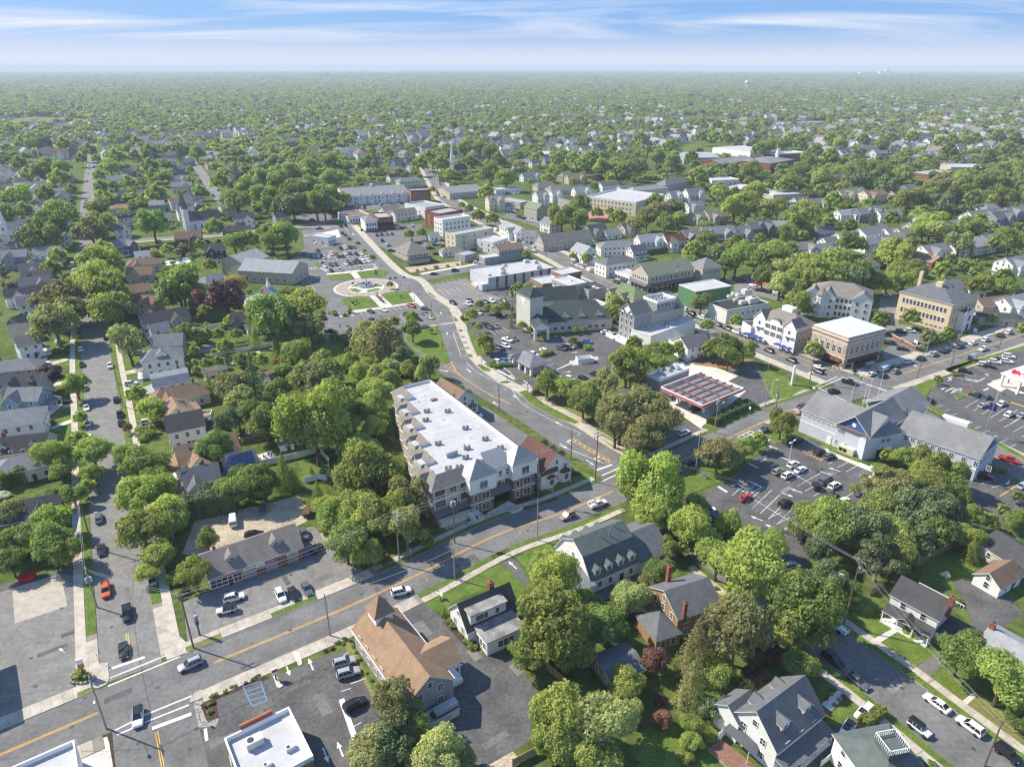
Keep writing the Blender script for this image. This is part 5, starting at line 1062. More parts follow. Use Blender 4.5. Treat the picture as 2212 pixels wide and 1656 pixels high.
 for s,n_,zs in (('r',13,(4.8,8.0)),):
  if faces_cam(t,s,-.3): win_grid(t,L+.06,W_,s,zs,n_,1.3,1.5,True,2,span=W_*.92)
 rz=t.rotation_euler[2]
 for i_,(px,py) in enumerate(((250,240),(480,460),(735,600),(930,715),(125,660),(500,720),(480,840),(255,985),(395,965),(-35,355),(-20,240))):
  p=P('m',px,py,11.5);condenser(p,'the white apartment roof',11.1);condenser(p+Vector((.95,.3,0)),'the white apartment roof',11.1)
 p=P('m',325,800,11.5);MB().box(-1.6,1.6,-.3,.3,11.1,12.4).build('roof_upstand',roofwhite,t,loc=(*on_axes(t,p),0))
 p=P('e',600,815,11.5);MB().box(-.9,.9,-.5,.5,11.1,11.5).build('roof_hatch',mat('hatch_red',(.2,.09,.07),.7,.1),t,loc=(*on_axes(t,p),0))
 return t
APT=apartment()
# ---------------------------------------------------------------- brown roofed offices beside the avenue
for (r,x1,y1,x2,y2,lab) in (('m',1335,552,1690,785,'white office house with rust-brown roof and three dormers at the avenue corner'),('e',650,678,798,762,'white office house with brown roof behind the far end of the apartment block')):
 t,L,W_,e,rr=house(r,x1,y1,x2,y2,10.2,4.6,9.0,'w','r' if r=='m' else 'b','g',lab,'')
 for q in (-.3,0,.3): dormer(t,L*q,W_*.37,5.0,'b',1.9,1.6,3.2,WALL['w'],ROOF['r' if r=='m' else 'b'])
 wing(t,L*.32,-W_*.28,math.pi/2,W_*.5,5.5,4.4,7.4,WALL['w'],ROOF['r' if r=='m' else 'b'],True)
 for yy in (2.6,-2.4):
  b=MB();b.prism([(0,-1.5),(1.1,-.9),(1.1,.9),(0,1.5)],0,3.0,0);b.prism([(-.1,-1.8),(1.4,-1.1),(1.4,1.1),(-.1,1.8)],3.0,3.15,1);b.face([(1.4,-1.1,3.15),(1.4,1.1,3.15),(0,0,4.2)],1);b.face([(0,-1.8,3.15),(1.4,-1.1,3.15),(0,0,4.2)],1);b.face([(1.4,1.1,3.15),(0,1.8,3.15),(0,0,4.2)],1)
  o=b.build('bay_window',[WALL['w'],ROOF['r' if r=='m' else 'b']],t,loc=(L/2,yy,0));window(o,1.112,0,1.7,math.pi/2,1.3,1.5)
sg=sign('m',1835,1150,'white board sign on posts in the lawn of the brown-roofed office',215,whitesign,None,1.6,1.0,1.2,legs=2,name='board_sign')
# ---------------------------------------------------------------- car repair shop
t,L,W_,e,rr=house('w',405,548,1592,153,9.6,3.3,6.4,'r','n','g','low brick car repair shop with taupe roof, two dormers and grey garage doors',cat='repair shop',name='repair_shop',group='buildings of the town')
for o in list(t.children):
 if o.name.startswith('window') or o.name.startswith('door'):
  if abs(o.location.y+W_/2)<.2:
   for c_ in list(o.children): bpy.data.objects.remove(c_)
   bpy.data.objects.remove(o)
for q in (-.235,.245): dormer(t,L*q,-W_*.3,3.9,'f',2.2,1.5,3.0,WALL['b'],ROOF['n'])
gd=mat('garage_door_grey',(.3,.3,.3),.6,.08,.8);cream=mat('sign_cream',(.68,.66,.42),.6,0);pink=mat('sign_pink',(.55,.05,.16),.6,0)
fx=lambda u:-L/2+L*u
for u0,u1,m_,txt,tm in ((.335,.475,cream,'Air Conditioning\nService',blackm),(.575,.71,blackm,'Brake Pads\n& Lube',whitesign),(.815,.945,cream,'WHEEL\nAlignment',blackm)):
 b=MB();w=L*(u1-u0)
 for k in range(5): b.box(-w/2,w/2,-.05,0,.02+k*.44,.44+k*.44-.03)
 b.build('garage_door',gd,t,loc=(fx((u0+u1)/2),-W_/2-.02,0));o=MB().box(-w/2,w/2,-.12,0,2.2,3.15).build('sign_panel',m_,t,loc=(fx((u0+u1)/2),-W_/2-.03,0));text(o,txt,.42 if 'WHEEL' not in txt else .48,(0,-.13,2.68),(math.pi/2,0,0),tm)
 if m_ is blackm: MB().box(-w/2,w/2,-.14,-.12,2.2,2.45).build('sign_stripe',pink,o)
o=MB().box(-1,1,-.1,0,1.9,2.9).build('sign_panel',whitesign,t,loc=(fx(.53),-W_/2-.03,0));text(o,'Foreign Auto\nREPAIR',.32,(0,-.11,2.4),(math.pi/2,0,0),blackm)
window(t,fx(.085),-W_/2-.03,1.5,0,3.4,1.9,True,3);door(t,fx(.2),-W_/2-.03,0,1.0,2.2,glassm);window(t,fx(.275),-W_/2-.03,1.4,0,1.6,2.0,True,2);text(t,'FOREIGN AUTO   DIAGNOSTICS AND REPAIR',.5,(fx(.62),-W_/2-.5,3.42),(math.pi/2,0,0),mat('sign_letter_grey',(.55,.53,.5),.6,0))
chimney(t,fx(.13),.8,6.6,brick,.6);MB().box(0,.9,0,.9,0,1.2).build('barrel',bluesign,t,loc=(L/2+.2,-W_/2+.3,0))
# ---------------------------------------------------------------- the tan roofed hall
t,L,W_,e,rr=house('b',212,596,568,1058,9.0,4.6,8.2,'p','t','g','meeting hall with long tan shingle roof and small pointed belfry',cat='meeting hall',name='meeting_hall',group='buildings of the town')
b=MB();s=2.1;b.box(-s+.4,s-.4,-s+.4,s-.4,6,8.9,2);
for q in ([(-s,-s,8.9),(s,-s,8.9),(0,0,12.2)],[(s,-s,8.9),(s,s,8.9),(0,0,12.2)],[(s,s,8.9),(-s,s,8.9),(0,0,12.2)],[(-s,s,8.9),(-s,-s,8.9),(0,0,12.2)]): b.face(q,0)
b.face([(-s,s,8.9),(s,s,8.9),(s,-s,8.9),(-s,-s,8.9)],2);xs=-1 if P('b',265,600,9).length>t.location.length and on_axes(t,P('b',265,600,9))[0]<0 else 1
b.build('belfry',[ROOF['t'],ROOF['t'],wtrim],t,loc=(xs*(L/2-2.6),0,0))
lx,ly=on_axes(t,P('b',600,930,5));sgn=1 if ly>0 else -1
b=MB();ext(b,[(-3.6,4.7),(0,7.0),(3.6,4.7)],-1.0,sgn*0+5.0,'x',.15,0,1)
b.build('porch_roof',[ROOF['t'],wtrim],t,loc=(lx,sgn*(W_/2-1.6),0),rz=sgn*math.pi/2)
b=MB()
for q in (-3.2,0,3.2): b.box(lx+q-.12,lx+q+.12,sgn*(W_/2+3.0)-.12,sgn*(W_/2+3.0)+.12,0,4.7)
b.box(lx-4,lx+4,min(sgn*W_/2,sgn*(W_/2+3.2)),max(sgn*W_/2,sgn*(W_/2+3.2)),0,.9);b.build('porch_post',vinyl,t)
for s in (-1,1): MB().tube((-L/2,s*(W_/2+.4),4.45),(L/2,s*(W_/2+.4),4.45),.09,.09,0,6).build('gutter',vinyl,t)
b=MB().box(-3.5,3.5,-1.6,1.6,0,.9).box(-3.5,3.5,-1.7,-1.6,.9,1.9);b.build('ramp',conc_lt,t,loc=(L/2+1.9 if t.location.y>0 and on_axes(t,P('b',600,1200))[0]>0 else -L/2-1.9,0,0),rz=math.pi/2)
# ---------------------------------------------------------------- white gambrel office, cape house
t,L,W_,e,rr=house('b',1508,176,1818,56,13.2,3.1,9.6,'w','e','m','large white gambrel office with grey-green roof and rows of dormers',cat='office building',name='gambrel_office',group='buildings of the town')
for s in 'fb':
 for q in (-.36,-.12,.12,.36): dormer(t,L*q,(-1 if s=='f' else 1)*(W_/2-.35),3.6,s,1.7,1.7,2.6,WALL['w'],ROOF['e'])
wing(t,-L/2-3.6,-1.2,0,7.4,12.5,3.0,4.6,WALL['w'],ROOF['g'],True,(('l',[1.6],3),('f',[1.6],1)));wing(t,L/2+4.2,-1.0,0,8.6,12,3.1,6.3,WALL['w'],ROOF['s'],True,(('f',[1.6],2),))
for x,y in ((-.3,1.2),(-.05,-1.4),(.12,-1.8),(.3,-.6)): MB().tube((0,0,8.6),(0,0,10.4),.12,.12,0,6).build('vent_pipe',steel,t,loc=(L*x,y,0))
for q in (-.05,.12,.2): MB().box(-.5,.5,-.4,.4,0,.9).build('air_unit',ac_case,t,loc=(L*q,-W_/2-1.1,0))
t,L,W_,e,rr=house('b',757,592,1082,458,7.4,3.0,6.9,'w','k','g','white cape cottage with worn flat dormer roof and brick chimney',cat='house',name='cape_house')
worn=mat('worn_roofing',(.11,.1,.095),.9,.3,.35,.15,col2=(.36,.35,.33),fine=.2,fscale=3)
MB().box(-L*.42,L*.28,-W_/2+.5,-.2,3.0,5.9,0).box(-L*.44,L*.30,-W_/2+.2,.6,5.9,6.1,1).build('shed_dormer',[WALL['w'],worn],t)
for q in (-.28,-.2,-.12,.1): window(t,L*q,-W_/2+.48,4.7,0,.8,1.2)
o=MB().box(-L*.36,L*.36,-W_/2-4.6,-W_/2,0,3.2,0).box(-L*.38,L*.38,-W_/2-4.9,-W_/2+.4,3.2,3.4,1).build('rear_extension',[WALL['w'],worn],t)
for q in (-.1,0,.1): window(o,L*q,-W_/2-4.62,1.6,0,1.1,1.4)
for q in (1.2,2.4,3.6): window(o,-L*.36-.02,-W_/2-q,1.6,-math.pi/2,.9,1.4)
chimney(t,L*.18,.8,8.2,brick,1.0)
# ---------------------------------------------------------------- houses along the right hand street
t,L,W_,e,rr=house('D',1437,1276,1528,1248,9.5,5.4,8.2,'t','s','g','ochre shingled house with slate roof, two brick chimneys and a low side wing');chimney(t,-L*.1,W_/2-.2,9.6,brick,.8);chimney(t,-L*.38,-W_/2-.1,9.0,brick,.7);wing(t,-L/2-2.6,-2.4,0,5.4,7,2.9,5.0,WALL['t'],ROOF['s'],True,(('f',[1.5],2),),hip=True)
t,L,W_,e,rr=house('c',1430,415,1735,572,7.2,5.6,8.2,'w','k','g','white colonial house with charcoal roof and red front door','p');chimney(t,L/2+.3,-.4,9.4,brick,.9)
wing(t,L/2+2.4,.2,0,4.6,6.4,2.6,4.1,WALL['w'],ROOF['k'],True,(('r',[1.4],3),('f',[1.4],2)),hip=True);door(t,-L*.02,-W_/2-.05,0,1.05,2.1,mat('door_red',(.35,.02,.02),.5,0));b=MB();ext(b,[(-1.6,2.9),(0,3.9),(1.6,2.9)],-2.9,.6,'y',.1,1,0);b.build('door_gable',[WALL['w'],ROOF['k']],t,loc=(-L*.02,-W_/2,0))
b=MB()
for i in range(16): b.box(-L*.25+i*.55,-L*.25+i*.55+.07,W_/2-1,W_/2-.93,5.7,6.7)
b.box(-L*.25,-L*.25+8.4,W_/2-1.03,W_/2-.9,6.7,6.8);b.build('balustrade',vinyl,t)
t,L,W_,e,rr=house('c',1995,745,2330,930,9.5,2.9,5.2,'w','l','g','white single-storey house with pale grey roof by the round trees');chimney(t,-L/2+.2,0,6.3,brick,.9)
house('c',1992,396,2135,312,5.2,2.6,4.6,'w','b','g','white detached garage with brown roof at the end of the dark driveway',cat='garage',name='garage')
house('c',2040,120,2300,280,9,3,5.4,'b','k','g','low house with charcoal roof beyond the white garage')
t,L,W_,e,rr=house('c',486,1288,790,1062,8.6,5.0,9.3,'w','s','g','big white house with slate roof and four sharp dormers','p')
for q in (-.22,.24): dormer(t,L*q,-W_*.36,5.5,'f',2.0,1.9,3.8,WALL['w'],ROOF['s']);dormer(t,L*q,W_*.34,5.6,'b',2.2,1.8,3.8,WALL['w'],ROOF['s'])
wing(t,-L/2+2,W_/2+.4,0,5,4.6,4.5,6.4,WALL['w'],ROOF['s'],True)
b=MB();q=[P('c',*v_) for v_ in ((245,1488),(342,1408),(505,1545),(412,1638))];b.face([(p.x,p.y,3.0+.25*(i%2)) for i,p in enumerate(q)]);b.face([(p.x,p.y,2.97+.25*(i%2)) for i,p in reversed(list(enumerate(q)))])
o=thing('patio_canopy',q[0],0,'dark grey fabric canopy over the deck of the big white house','canopy');c_=b.build('fabric',mat('canopy_grey',(.09,.095,.1),.8,.05),None);c_.parent=o;c_.location=(-q[0].x,-q[0].y,0)
for p in q: MB().tube((0,0,0),(0,0,3.0),.06,.06,0,6).build('post',vinyl,o,loc=(p.x-q[0].x,p.y-q[0].y,0))
sheet('deck',PP('c','160,1540 250,1480 520,1690 400,1760'),.35,mat('deck_boards',(.23,.12,.085),.85,.15,2,coords='W'),None,1)
t,L,W_,e,rr=house('c',1300,1525,1400,1505,11,5.2,8.6,'w','e','h','white house with green hip roof and white railed roof deck');b=MB();b.box(-1.6,1.6,-1.6,1.6,8.0,9.0,1)
for k in range(4):
 for i in range(10):
  a=k*math.pi/2;x,y=-1.6+i*.355,-1.6;b.box(-.03,.03,-.03,.03,9.0,9.9,0,0,x*math.cos(a)-y*math.sin(a),x*math.sin(a)+y*math.cos(a))
for a in range(4): b.box(-1.65,1.65,-1.66,-1.56,9.9,10.0,0,a*math.pi/2)
b.build('roof_railing',[vinyl,ROOF['e']],t);wing(t,-L*.1,-W_/2-.5,math.pi/2,5,4.5,5,7,WALL['w'],ROOF['e'],True,(('l',[1.6,4.3],1),))
house('b',1690,990,1900,905,6.5,2.6,3.6,'t','s','g','small dark-roofed shed behind the purple tree',cat='shed',name='shed')
# ---------------------------------------------------------------- lower corner: canopy, restaurant
t,L,W_,c=box_building('a',(1452,1462),(1872,1256),(1610,1800),5.0,redbrick_br,roofwhite,'brown-walled takeaway restaurant with white flat roof','restaurant','restaurant',par=.9,pm=vinyl,win=(('r',[1.6],4,1.2,1.4,1),))
MB().box(-2.6,2.6,-.2,.2,4.2,5.7,0).build('sign_board',mat('board_rust',(.36,.12,.06),.7,.1),t,loc=(on_axes(t,P('a',1655,1335,5))[0],W_/2+.3 if on_axes(t,P('a',1655,1335,5))[1]>0 else -W_/2-.3,0))
for px,py,sc in ((1650,1490,1.3),(1880,1520,.7),(1990,1600,.5),(1730,1630,.6)): rtu(P('a',px,py,4.6),'the takeaway restaurant roof',4.1,t.rotation_euler[2],sc)
t,L,W_,c=box_building('a',(72,1648),(480,1470),(190,1900),5.2,vinyl,roofwhite,'white flat canopy roof at the street corner','canopy','canopy',par=.9,pm=vinyl)
sheet('concrete_pad',PP('a','490,1510 690,1440 770,1690 520,1720'),.0102,conc_lt);sheet('flower_bed',PP('a','480,1495 690,1420 760,1440 775,1690 740,1690 700,1450 490,1515'),.0125,mulch)
e0=P('a',105,990)-Vector((math.cos(SUN_DIR+math.pi),math.sin(SUN_DIR+math.pi),0))*5.6;e1=P('a',160,1365)-Vector((math.cos(SUN_DIR+math.pi),math.sin(SUN_DIR+math.pi),0))*5.6;dd=(e1-e0);nn=Vector((dd.y,-dd.x,0)).normalized();nn=nn if nn.x<0 else -nn
t=thing('fuel_canopy',(e0+e1)/2+nn*8,math.atan2(dd.y,dd.x),'flat fuel canopy beside the corner forecourt','canopy');MB().box(-dd.length/2,dd.length/2,-8,8,4.8,5.3).build('roof',vinyl,t)
for sx_ in (-1,1):
 for sy_ in (-1,1): MB().box(-.2,.2,-.2,.2,0,4.8).build('post',vinyl,t,loc=(sx_*dd.length*.35,sy_*5,0))
# ---------------------------------------------------------------- blue civic hall
def civic():
 c,L,W_,a=frame3('f',(775,885),(1215,1060),(905,770),7.2);W_=15;n=Vector((-math.sin(a),math.cos(a),0));p0=P('f',775,885,7.2);p0.z=0;p1=P('f',1215,1060,7.2);p1.z=0
 if (p1-p0).dot(Vector((math.cos(a),math.sin(a),0)))<0: p0,p1=p1,p0
 c=(p0+p1)/2+n*W_/2
 wm=mat('siding_pale_blue',(.52,.55,.62),.7,.04,.5);rm=mat('shingle_civic',(.2,.2,.195),.92,.1,.3,.15,fine=.12,fscale=5);blue=mat('gable_blue',(.05,.12,.32),.7,.15,.8)
 t=thing('civic_hall',c,a,'pale blue clapboard civic hall with grey roofs and blue front gable','civic hall','buildings of the town')
 walls(t,L,W_,7.2,wm,4.0);gable_roof(t,L,W_,7.2,11.2,rm)
 b=MB()
 for z in (3.55,6.75): b.box(-L/2-.03,L/2+.03,-W_/2-.04,W_/2+.03,z,z+.45)
 b.build('trim_band',wtrim,t)
 gx=L*.27;gw=L*.46
 o=MB().box(-gw/2,gw/2,-.25,1,0,7.2,0,bottom=False).face([(-gw/2,-.25,7.2),(gw/2,-.25,7.2),(0,-.25,11.6)],1).build('gable_bay',[wm,blue],t,loc=(gx,-W_/2,0))
 b=MB();ext(b,[(-gw/2-.5,6.85),(0,11.7),(gw/2+.5,6.85)],-.9,W_+5,'y',.22,0,1);b.build('gable_roof',[rm,wtrim],t,loc=(gx,-W_/2,0))
 MB().box(-gw/2+.3,gw/2-.3,-1.0,-.2,7.2,7.5).build('pent_roof',ROOF['b'],o);MB().tube((0,-.32,8.9),(0,-.26,8.9),.62,.62,0,18).build('round_emblem',wtrim,o)
 for k in range(7): window(t,-L/2+1.2+k*1.5,-W_/2-.03,6.0,0,.95,.5)
 for k in (-.38,-.28): window(o,gw*k,-.28,5.6,0,.9,1.1,True,2)
 for k in (-.42,-.12): window(o,gw*k,-.28,1.9,0,.45,1.1)
 door(t,-L*.03,-W_/2-.06,0,1.2,2.4,wtrim)
 # right wing
 c2,L2,W2,a2=frame3('f',(1425,1030),(1895,1195),(1520,940),6.8);n2=Vector((-math.sin(a2),math.cos(a2),0));q0,q1=P('f',1425,1030,6.8),P('f',1895,1195,6.8);q0.z=q1.z=0;W2=14.5;c2=(q0+q1)/2+n2*W2/2;
 x,y,rz=sub(t,c2,a2);w=wing(t,x,y,rz,L2+2,W2,6.8,10.8,wm,rm,True,name='long_wing')
 for k in range(6): window(w,-L2/2+1.2+k*1.75,-W2/2-.02,5.5,0,.85,1.2,True,2)
 for k in range(4): window(w,-L2/2+13+k*3.0,-W2/2-.02,5.2,0,1.0,1.3,True,2)
 MB().box(-L2/2-1,L2/2+1,-W2/2-.06,-W2/2,3.3,3.8).build('trim_band',wtrim,w)
 o=MB().box(-4,4,-.06,0,0,2.6).build('dark_opening',blackm,w,loc=(L2*.3,-W2/2,0))
 MB().face([(L2/2+1.03,-W2/2+1,6.9),(L2/2+1.03,W2/2-1,6.9),(L2/2+1.03,0,10.3)]).build('end_gable',blue,w);win_grid(w,L2+2.1,W2,'r',[4.9],4,1.2,1.4,True,2)
 # middle bay with the entrance between the wings
 m0,m1=P('f',1222,1065,7),P('f',1425,1035,7);m0.z=m1.z=0;mc=(m0+m1)/2;am=math.atan2((m1-m0).y,(m1-m0).x);nm=Vector((-math.sin(am),math.cos(am),0));x,y,rz=sub(t,mc+nm*7.5,am)
 w=wing(t,x,y,rz,(m1-m0).length+3,15,6.9,11.4,wm,rm,True,name='entrance_bay',hip=True);q=-7.53
 for z in (5.4,):
  for k in (-.9,.9): window(w,k,q,z,0,1.2,1.2,True,2)
 MB().box(-2.2,2.2,-.1,.2,0,3.0).build('entrance_recess',blackm,w,loc=(0,-7.5,0));MB().box(-2.3,2.3,-.5,0,3.0,3.4).build('entrance_canopy',wtrim,w,loc=(0,-7.5,0))
 x,y=on_axes(t,P('f',1400,800,9));b=MB();ext(b,[(-6.5,6.6),(0,10.4),(6.5,6.6)],-8,8,'x',.16,0,1);b.build('rear_roof',[rm,wtrim],t,loc=(x,y,0),rz=math.pi/2)
 MB().box(-6,6,-6,6,0,6.6).build('rear_wall',wm,t,loc=(x,y,0))
 for px,py,h in ((1160,880,14),(1090,820,8),(1265,800,13),(1195,830,12)):
  p=P('f',px,py,10.2);MB().tube((0,0,9),(0,0,9+h*.7),.07,.04,0,6).build('antenna_mast',vinyl,t,loc=(*on_axes(t,p),0))
 for px,py in ((1275,880),(1455,890),(1045,845),(1080,865),(1250,905)): p=P('f',px,py,10);MB().tube((0,0,8.6),(0,0,10.6),.18,.16,0,7).build('roof_vent',dksteel,t,loc=(*on_axes(t,p),0))
 return t
civic()
o=thing('generator_box',P('f',1060,1165),rad(-52),'cream generator cabinet on the pavement beside the blue civic hall','generator');MB().box(-2.2,2.2,-.9,.9,.15,2.0).build('cabinet',mat('cream_metal',(.6,.55,.42),.6,.05),o);
for k in (-1.4,-.2): MB().box(k-.5,k+.5,-.95,-.9,.6,1.6).build('grille',blackm,o)
# ---------------------------------------------------------------- brick theatre-like bank at the crossing
def brickbank():
 c,L,W_,a=frame3('s',(1490,838),(1972,718),(1040,672),12.2);tb=mat('tan_brick',(.47,.34,.24),.9,.12,.5,.15,fine=.14,fscale=7)
 t=thing('brick_corner_block',c,a,'tan brick corner block with arched windows and white metal roof at the crossing','commercial building','buildings of the town')
 walls(t,L,W_,12.2,tb);b=MB();x,y=L/2,W_/2
 for z,h,o in ((3.7,.35,.22),(9.2,.5,.12),(10.9,.4,.4),(5.0,.18,.08)): b.box(-x-o,x+o,-y-o,y+o,z,z+h)
 b.build('cornice',conc_lt,t);hip_roof(t,L,W_,12.2,14.4,mat('white_metal_roof',(.66,.67,.7),.5,.03,.4),.15,max(0,L-W_*.8))
 for s,n in (('f',6),('l',5),('r',5),('b',5)):
  if not faces_cam(t,s): continue
  ln=L if s in 'fb' else W_
  for i in range(n):
   u=-ln*.42+ln*.84*(i+.5)/n;px,py,rz=side_pt(L,W_,s,u)
   w=window(t,px,py,6.6,rz,1.3,2.5,True,2);b=MB()
   for k in range(9):
    a0,a1=math.pi*k/9,math.pi*(k+1)/9;b.face([(.95*math.cos(a0),-.06,8.0+.95*math.sin(a0)),(.62*math.cos(a0),-.06,8.0+.62*math.sin(a0)),(.62*math.cos(a1),-.06,8.0+.62*math.sin(a1)),(.95*math.cos(a1),-.06,8.0+.95*math.sin(a1))])
   b.build('window_arch',conc_lt,t,loc=(px,py,0),rz=rz)
  for i in range(n+1):
   u=-ln*.42+ln*.84*i/n;px,py,rz=side_pt(L,W_,s,u);MB().box(-.16,.16,-.12,0,5.1,9.2).build('pilaster',conc_lt,t,loc=(px,py,0),rz=rz)
  for i in range(n):
   u=-ln*.42+ln*.84*(i+.5)/n;px,py,rz=side_pt(L,W_,s,u)
   MB().box(-1.5,1.5,-.04,0,.2,2.6,0).face([(-1.5,-1.1,2.5),(1.5,-1.1,2.5),(1.5,-.02,3.4),(-1.5,-.02,3.4)],1).build('shopfront',[glassm,mat('awning_brown',(.11,.04,.03),.8,.05)],t,loc=(px,py,0),rz=rz)
 return t
brickbank()
def gabled_front():
 c,L,W_,a=frame3('s',(262,560),(828,752),(1050,655),9.0);t=thing('gabled_shop_block',c,a,'white three-storey shop block with gabled bays and blue umbrellas along its foot','commercial building','buildings of the town')
 wm,rm=WALL['w'],ROOF['n'];walls(t,L,W_,9.0,WALL['p']);hip_roof(t,L,W_,9.0,13.2,rm,.3)
 for q in (-.34,.34):
  w=L*.3;wing(t,L*q,-W_/2+2.4,math.pi/2,5.4,w,9.0,12.6,wm,rm,True,(('l',[4.6,7.4],1),),name='gable_bay')
  o=MB().box(-w*.33,w*.33,-.9,-.0,6.0,6.15).build('balcony',vinyl,t,loc=(L*q,-W_/2-.3,0))
 MB().box(-L*.19,L*.19,-.5,.3,0,9.0).build('front_wall',wm,t,loc=(0,-W_/2,0));b=MB()
 for k in range(10):
  a0,a1=math.pi*k/10,math.pi*(k+1)/10;R_=L*.13;b.face([(R_*math.cos(a0),-.3,9.2+R_*.55*math.sin(a0)),(R_*math.cos(a0),4,9.2+R_*.55*math.sin(a0)),(R_*math.cos(a1),4,9.2+R_*.55*math.sin(a1)),(R_*math.cos(a1),-.3,9.2+R_*.55*math.sin(a1))],0);b.face([(R_*math.cos(a0),-.2,9.2+R_*.55*math.sin(a0)),(R_*math.cos(a1),-.2,9.2+R_*.55*math.sin(a1)),(0,-.2,9.2)],1)
 b.build('arched_dormer',[ROOF['e'],wm],t,loc=(0,-W_/2,0))
 for k in (-.14,0,.14):
  for z in (4.6,7.4): window(t,L*k,-W_/2-.52,z,0,2.2,1.6,True,3)
 win_grid(t,L,W_,'r',[4.6,7.4],4);MB().box(-2.4,2.4,-1.5,1.5,11.5,14.6).build('roof_enclosure',vinyl,t,loc=(0,1,0));chimney(t,-L*.12,3,14,brick,.9);chimney(t,L*.18,2,13.8,brick,.9)
 bu=mat('umbrella_blue',(.03,.06,.28),.8,.05)
 for k in range(8):
  if 3<=k<=4: continue
  u=-L*.46+L*.92*k/7;p=roofpt(t,u,-W_/2-2.6,0);o=thing('cafe_umbrella',p,0,'blue cafe umbrella at the foot of the white gabled shop block','umbrella','blue cafe umbrellas')
  MB().tube((0,0,0),(0,0,2.7),.04,.04,0,5).build('pole',steel,o);b=MB()
  for i in range(8): a0,a1=i*math.pi/4,(i+1)*math.pi/4;b.face([(1.5*math.cos(a0),1.5*math.sin(a0),2.25),(1.5*math.cos(a1),1.5*math.sin(a1),2.25),(0,0,2.85)])
  b.build('canopy',bu,o)
gabled_front()
def condos():
 c,L,W_,a=frame3('s',(1000,258),(1795,356),(1938,328),9.6);W_=16;n=Vector((-math.sin(a),math.cos(a),0));p0,p1=P('s',985,250,9.6),P('s',1795,356,9.6);p0.z=p1.z=0;c=(p0+p1)/2+n*W_/2
 if (p1-p0).dot(Vector((math.cos(a),math.sin(a),0)))<0: a+=math.pi;
 t=thing('white_condominium',c,a,'white three-storey condominium with taupe roof, gables and corner turret','apartment building','buildings of the town');walls(t,L,W_,9.6,WALL['w']);hip_roof(t,L,W_,9.6,14,ROOF['n'])
 for q,w in ((-.44,7),(-.2,6),(.36,8)): wing(t,L*q,-W_/2+.8,math.pi/2,6,w,9.55,12.6,WALL['w'],ROOF['n'],True,(('l',[1.7,4.8,7.7],2),),name='gable_bay')
 b=MB();b.lathe([(2.4,0),(2.4,10)],0,8,(-L*.3,-W_/2-1.2));b.lathe([(2.9,10),(.05,13)],1,8,(-L*.3,-W_/2-1.2));o=b.build('turret',[WALL['w'],ROOF['n']],t)
 for z in (1.7,4.8,7.8):
  for k in (-2,-1,0,1,2): ang=-math.pi/2+k*math.pi/4;window(o,-L*.3+2.25*math.cos(ang),-W_/2-1.2+2.25*math.sin(ang),z,ang+math.pi/2,.9,1.7)
 win_grid(t,L,W_,'f',[1.7,4.8,7.7],12,1.1,1.6);win_grid(t,L,W_,'r',[1.7,4.8,7.7],3)
 b=MB()
 for z in (3.1,6.2): b.box(-L/2-.05,L/2+.05,-W_/2-.05,W_/2+.05,z,z+.3)
 b.build('trim_band',wtrim,t)
condos()
t,L,W_,c=box_building('f',(1410,120),(1752,206),(1915,152),12.0,mat('cream_brick',(.6,.49,.33),.85,.06,.4,fine=.06,fscale=6),'s','cream brick school with slate hip roof and tall chimney','school','school_building','h',rise=4.2,win=(('f',[1.4],10,1.1,.9,1),('f',[4.8,8.9],12,1.1,1.9,1),('r',[4.8,8.9],6,1.1,1.9,1),('r',[1.4],5,1.0,.9,1)))
MB().box(-1.3,1.3,-1,1,12,17.5).build('chimney',mat('cream_brick',(1,1,1)),t,loc=(0,-1,0));b=MB().box(-3.2,3.2,-3,0,0,7.5,0).box(-3.5,3.5,-3.4,.2,7.5,8.1,0);b.face([(-3.5,-3.4,8.1),(3.5,-3.4,8.1),(0,-3.4,9.6)],0);o=b.build('entrance_porch',[wtrim],t,loc=(L/2,0,0),rz=math.pi/2);window(o,0,-3.02,5.2,0,2,2.4,True,3);door(o,0,-3.05,0,1.8,2.8);MB().box(-3.6,3.6,-3.5,.25,8.1,8.2).build('porch_roof',ROOF['k'],o)
MB().box(-.7,.7,-.7,.7,0,14).build('tall_stack',mat('cream_brick',(1,1,1)),t,loc=(*on_axes(t,P('f',1535,70,8)),0))
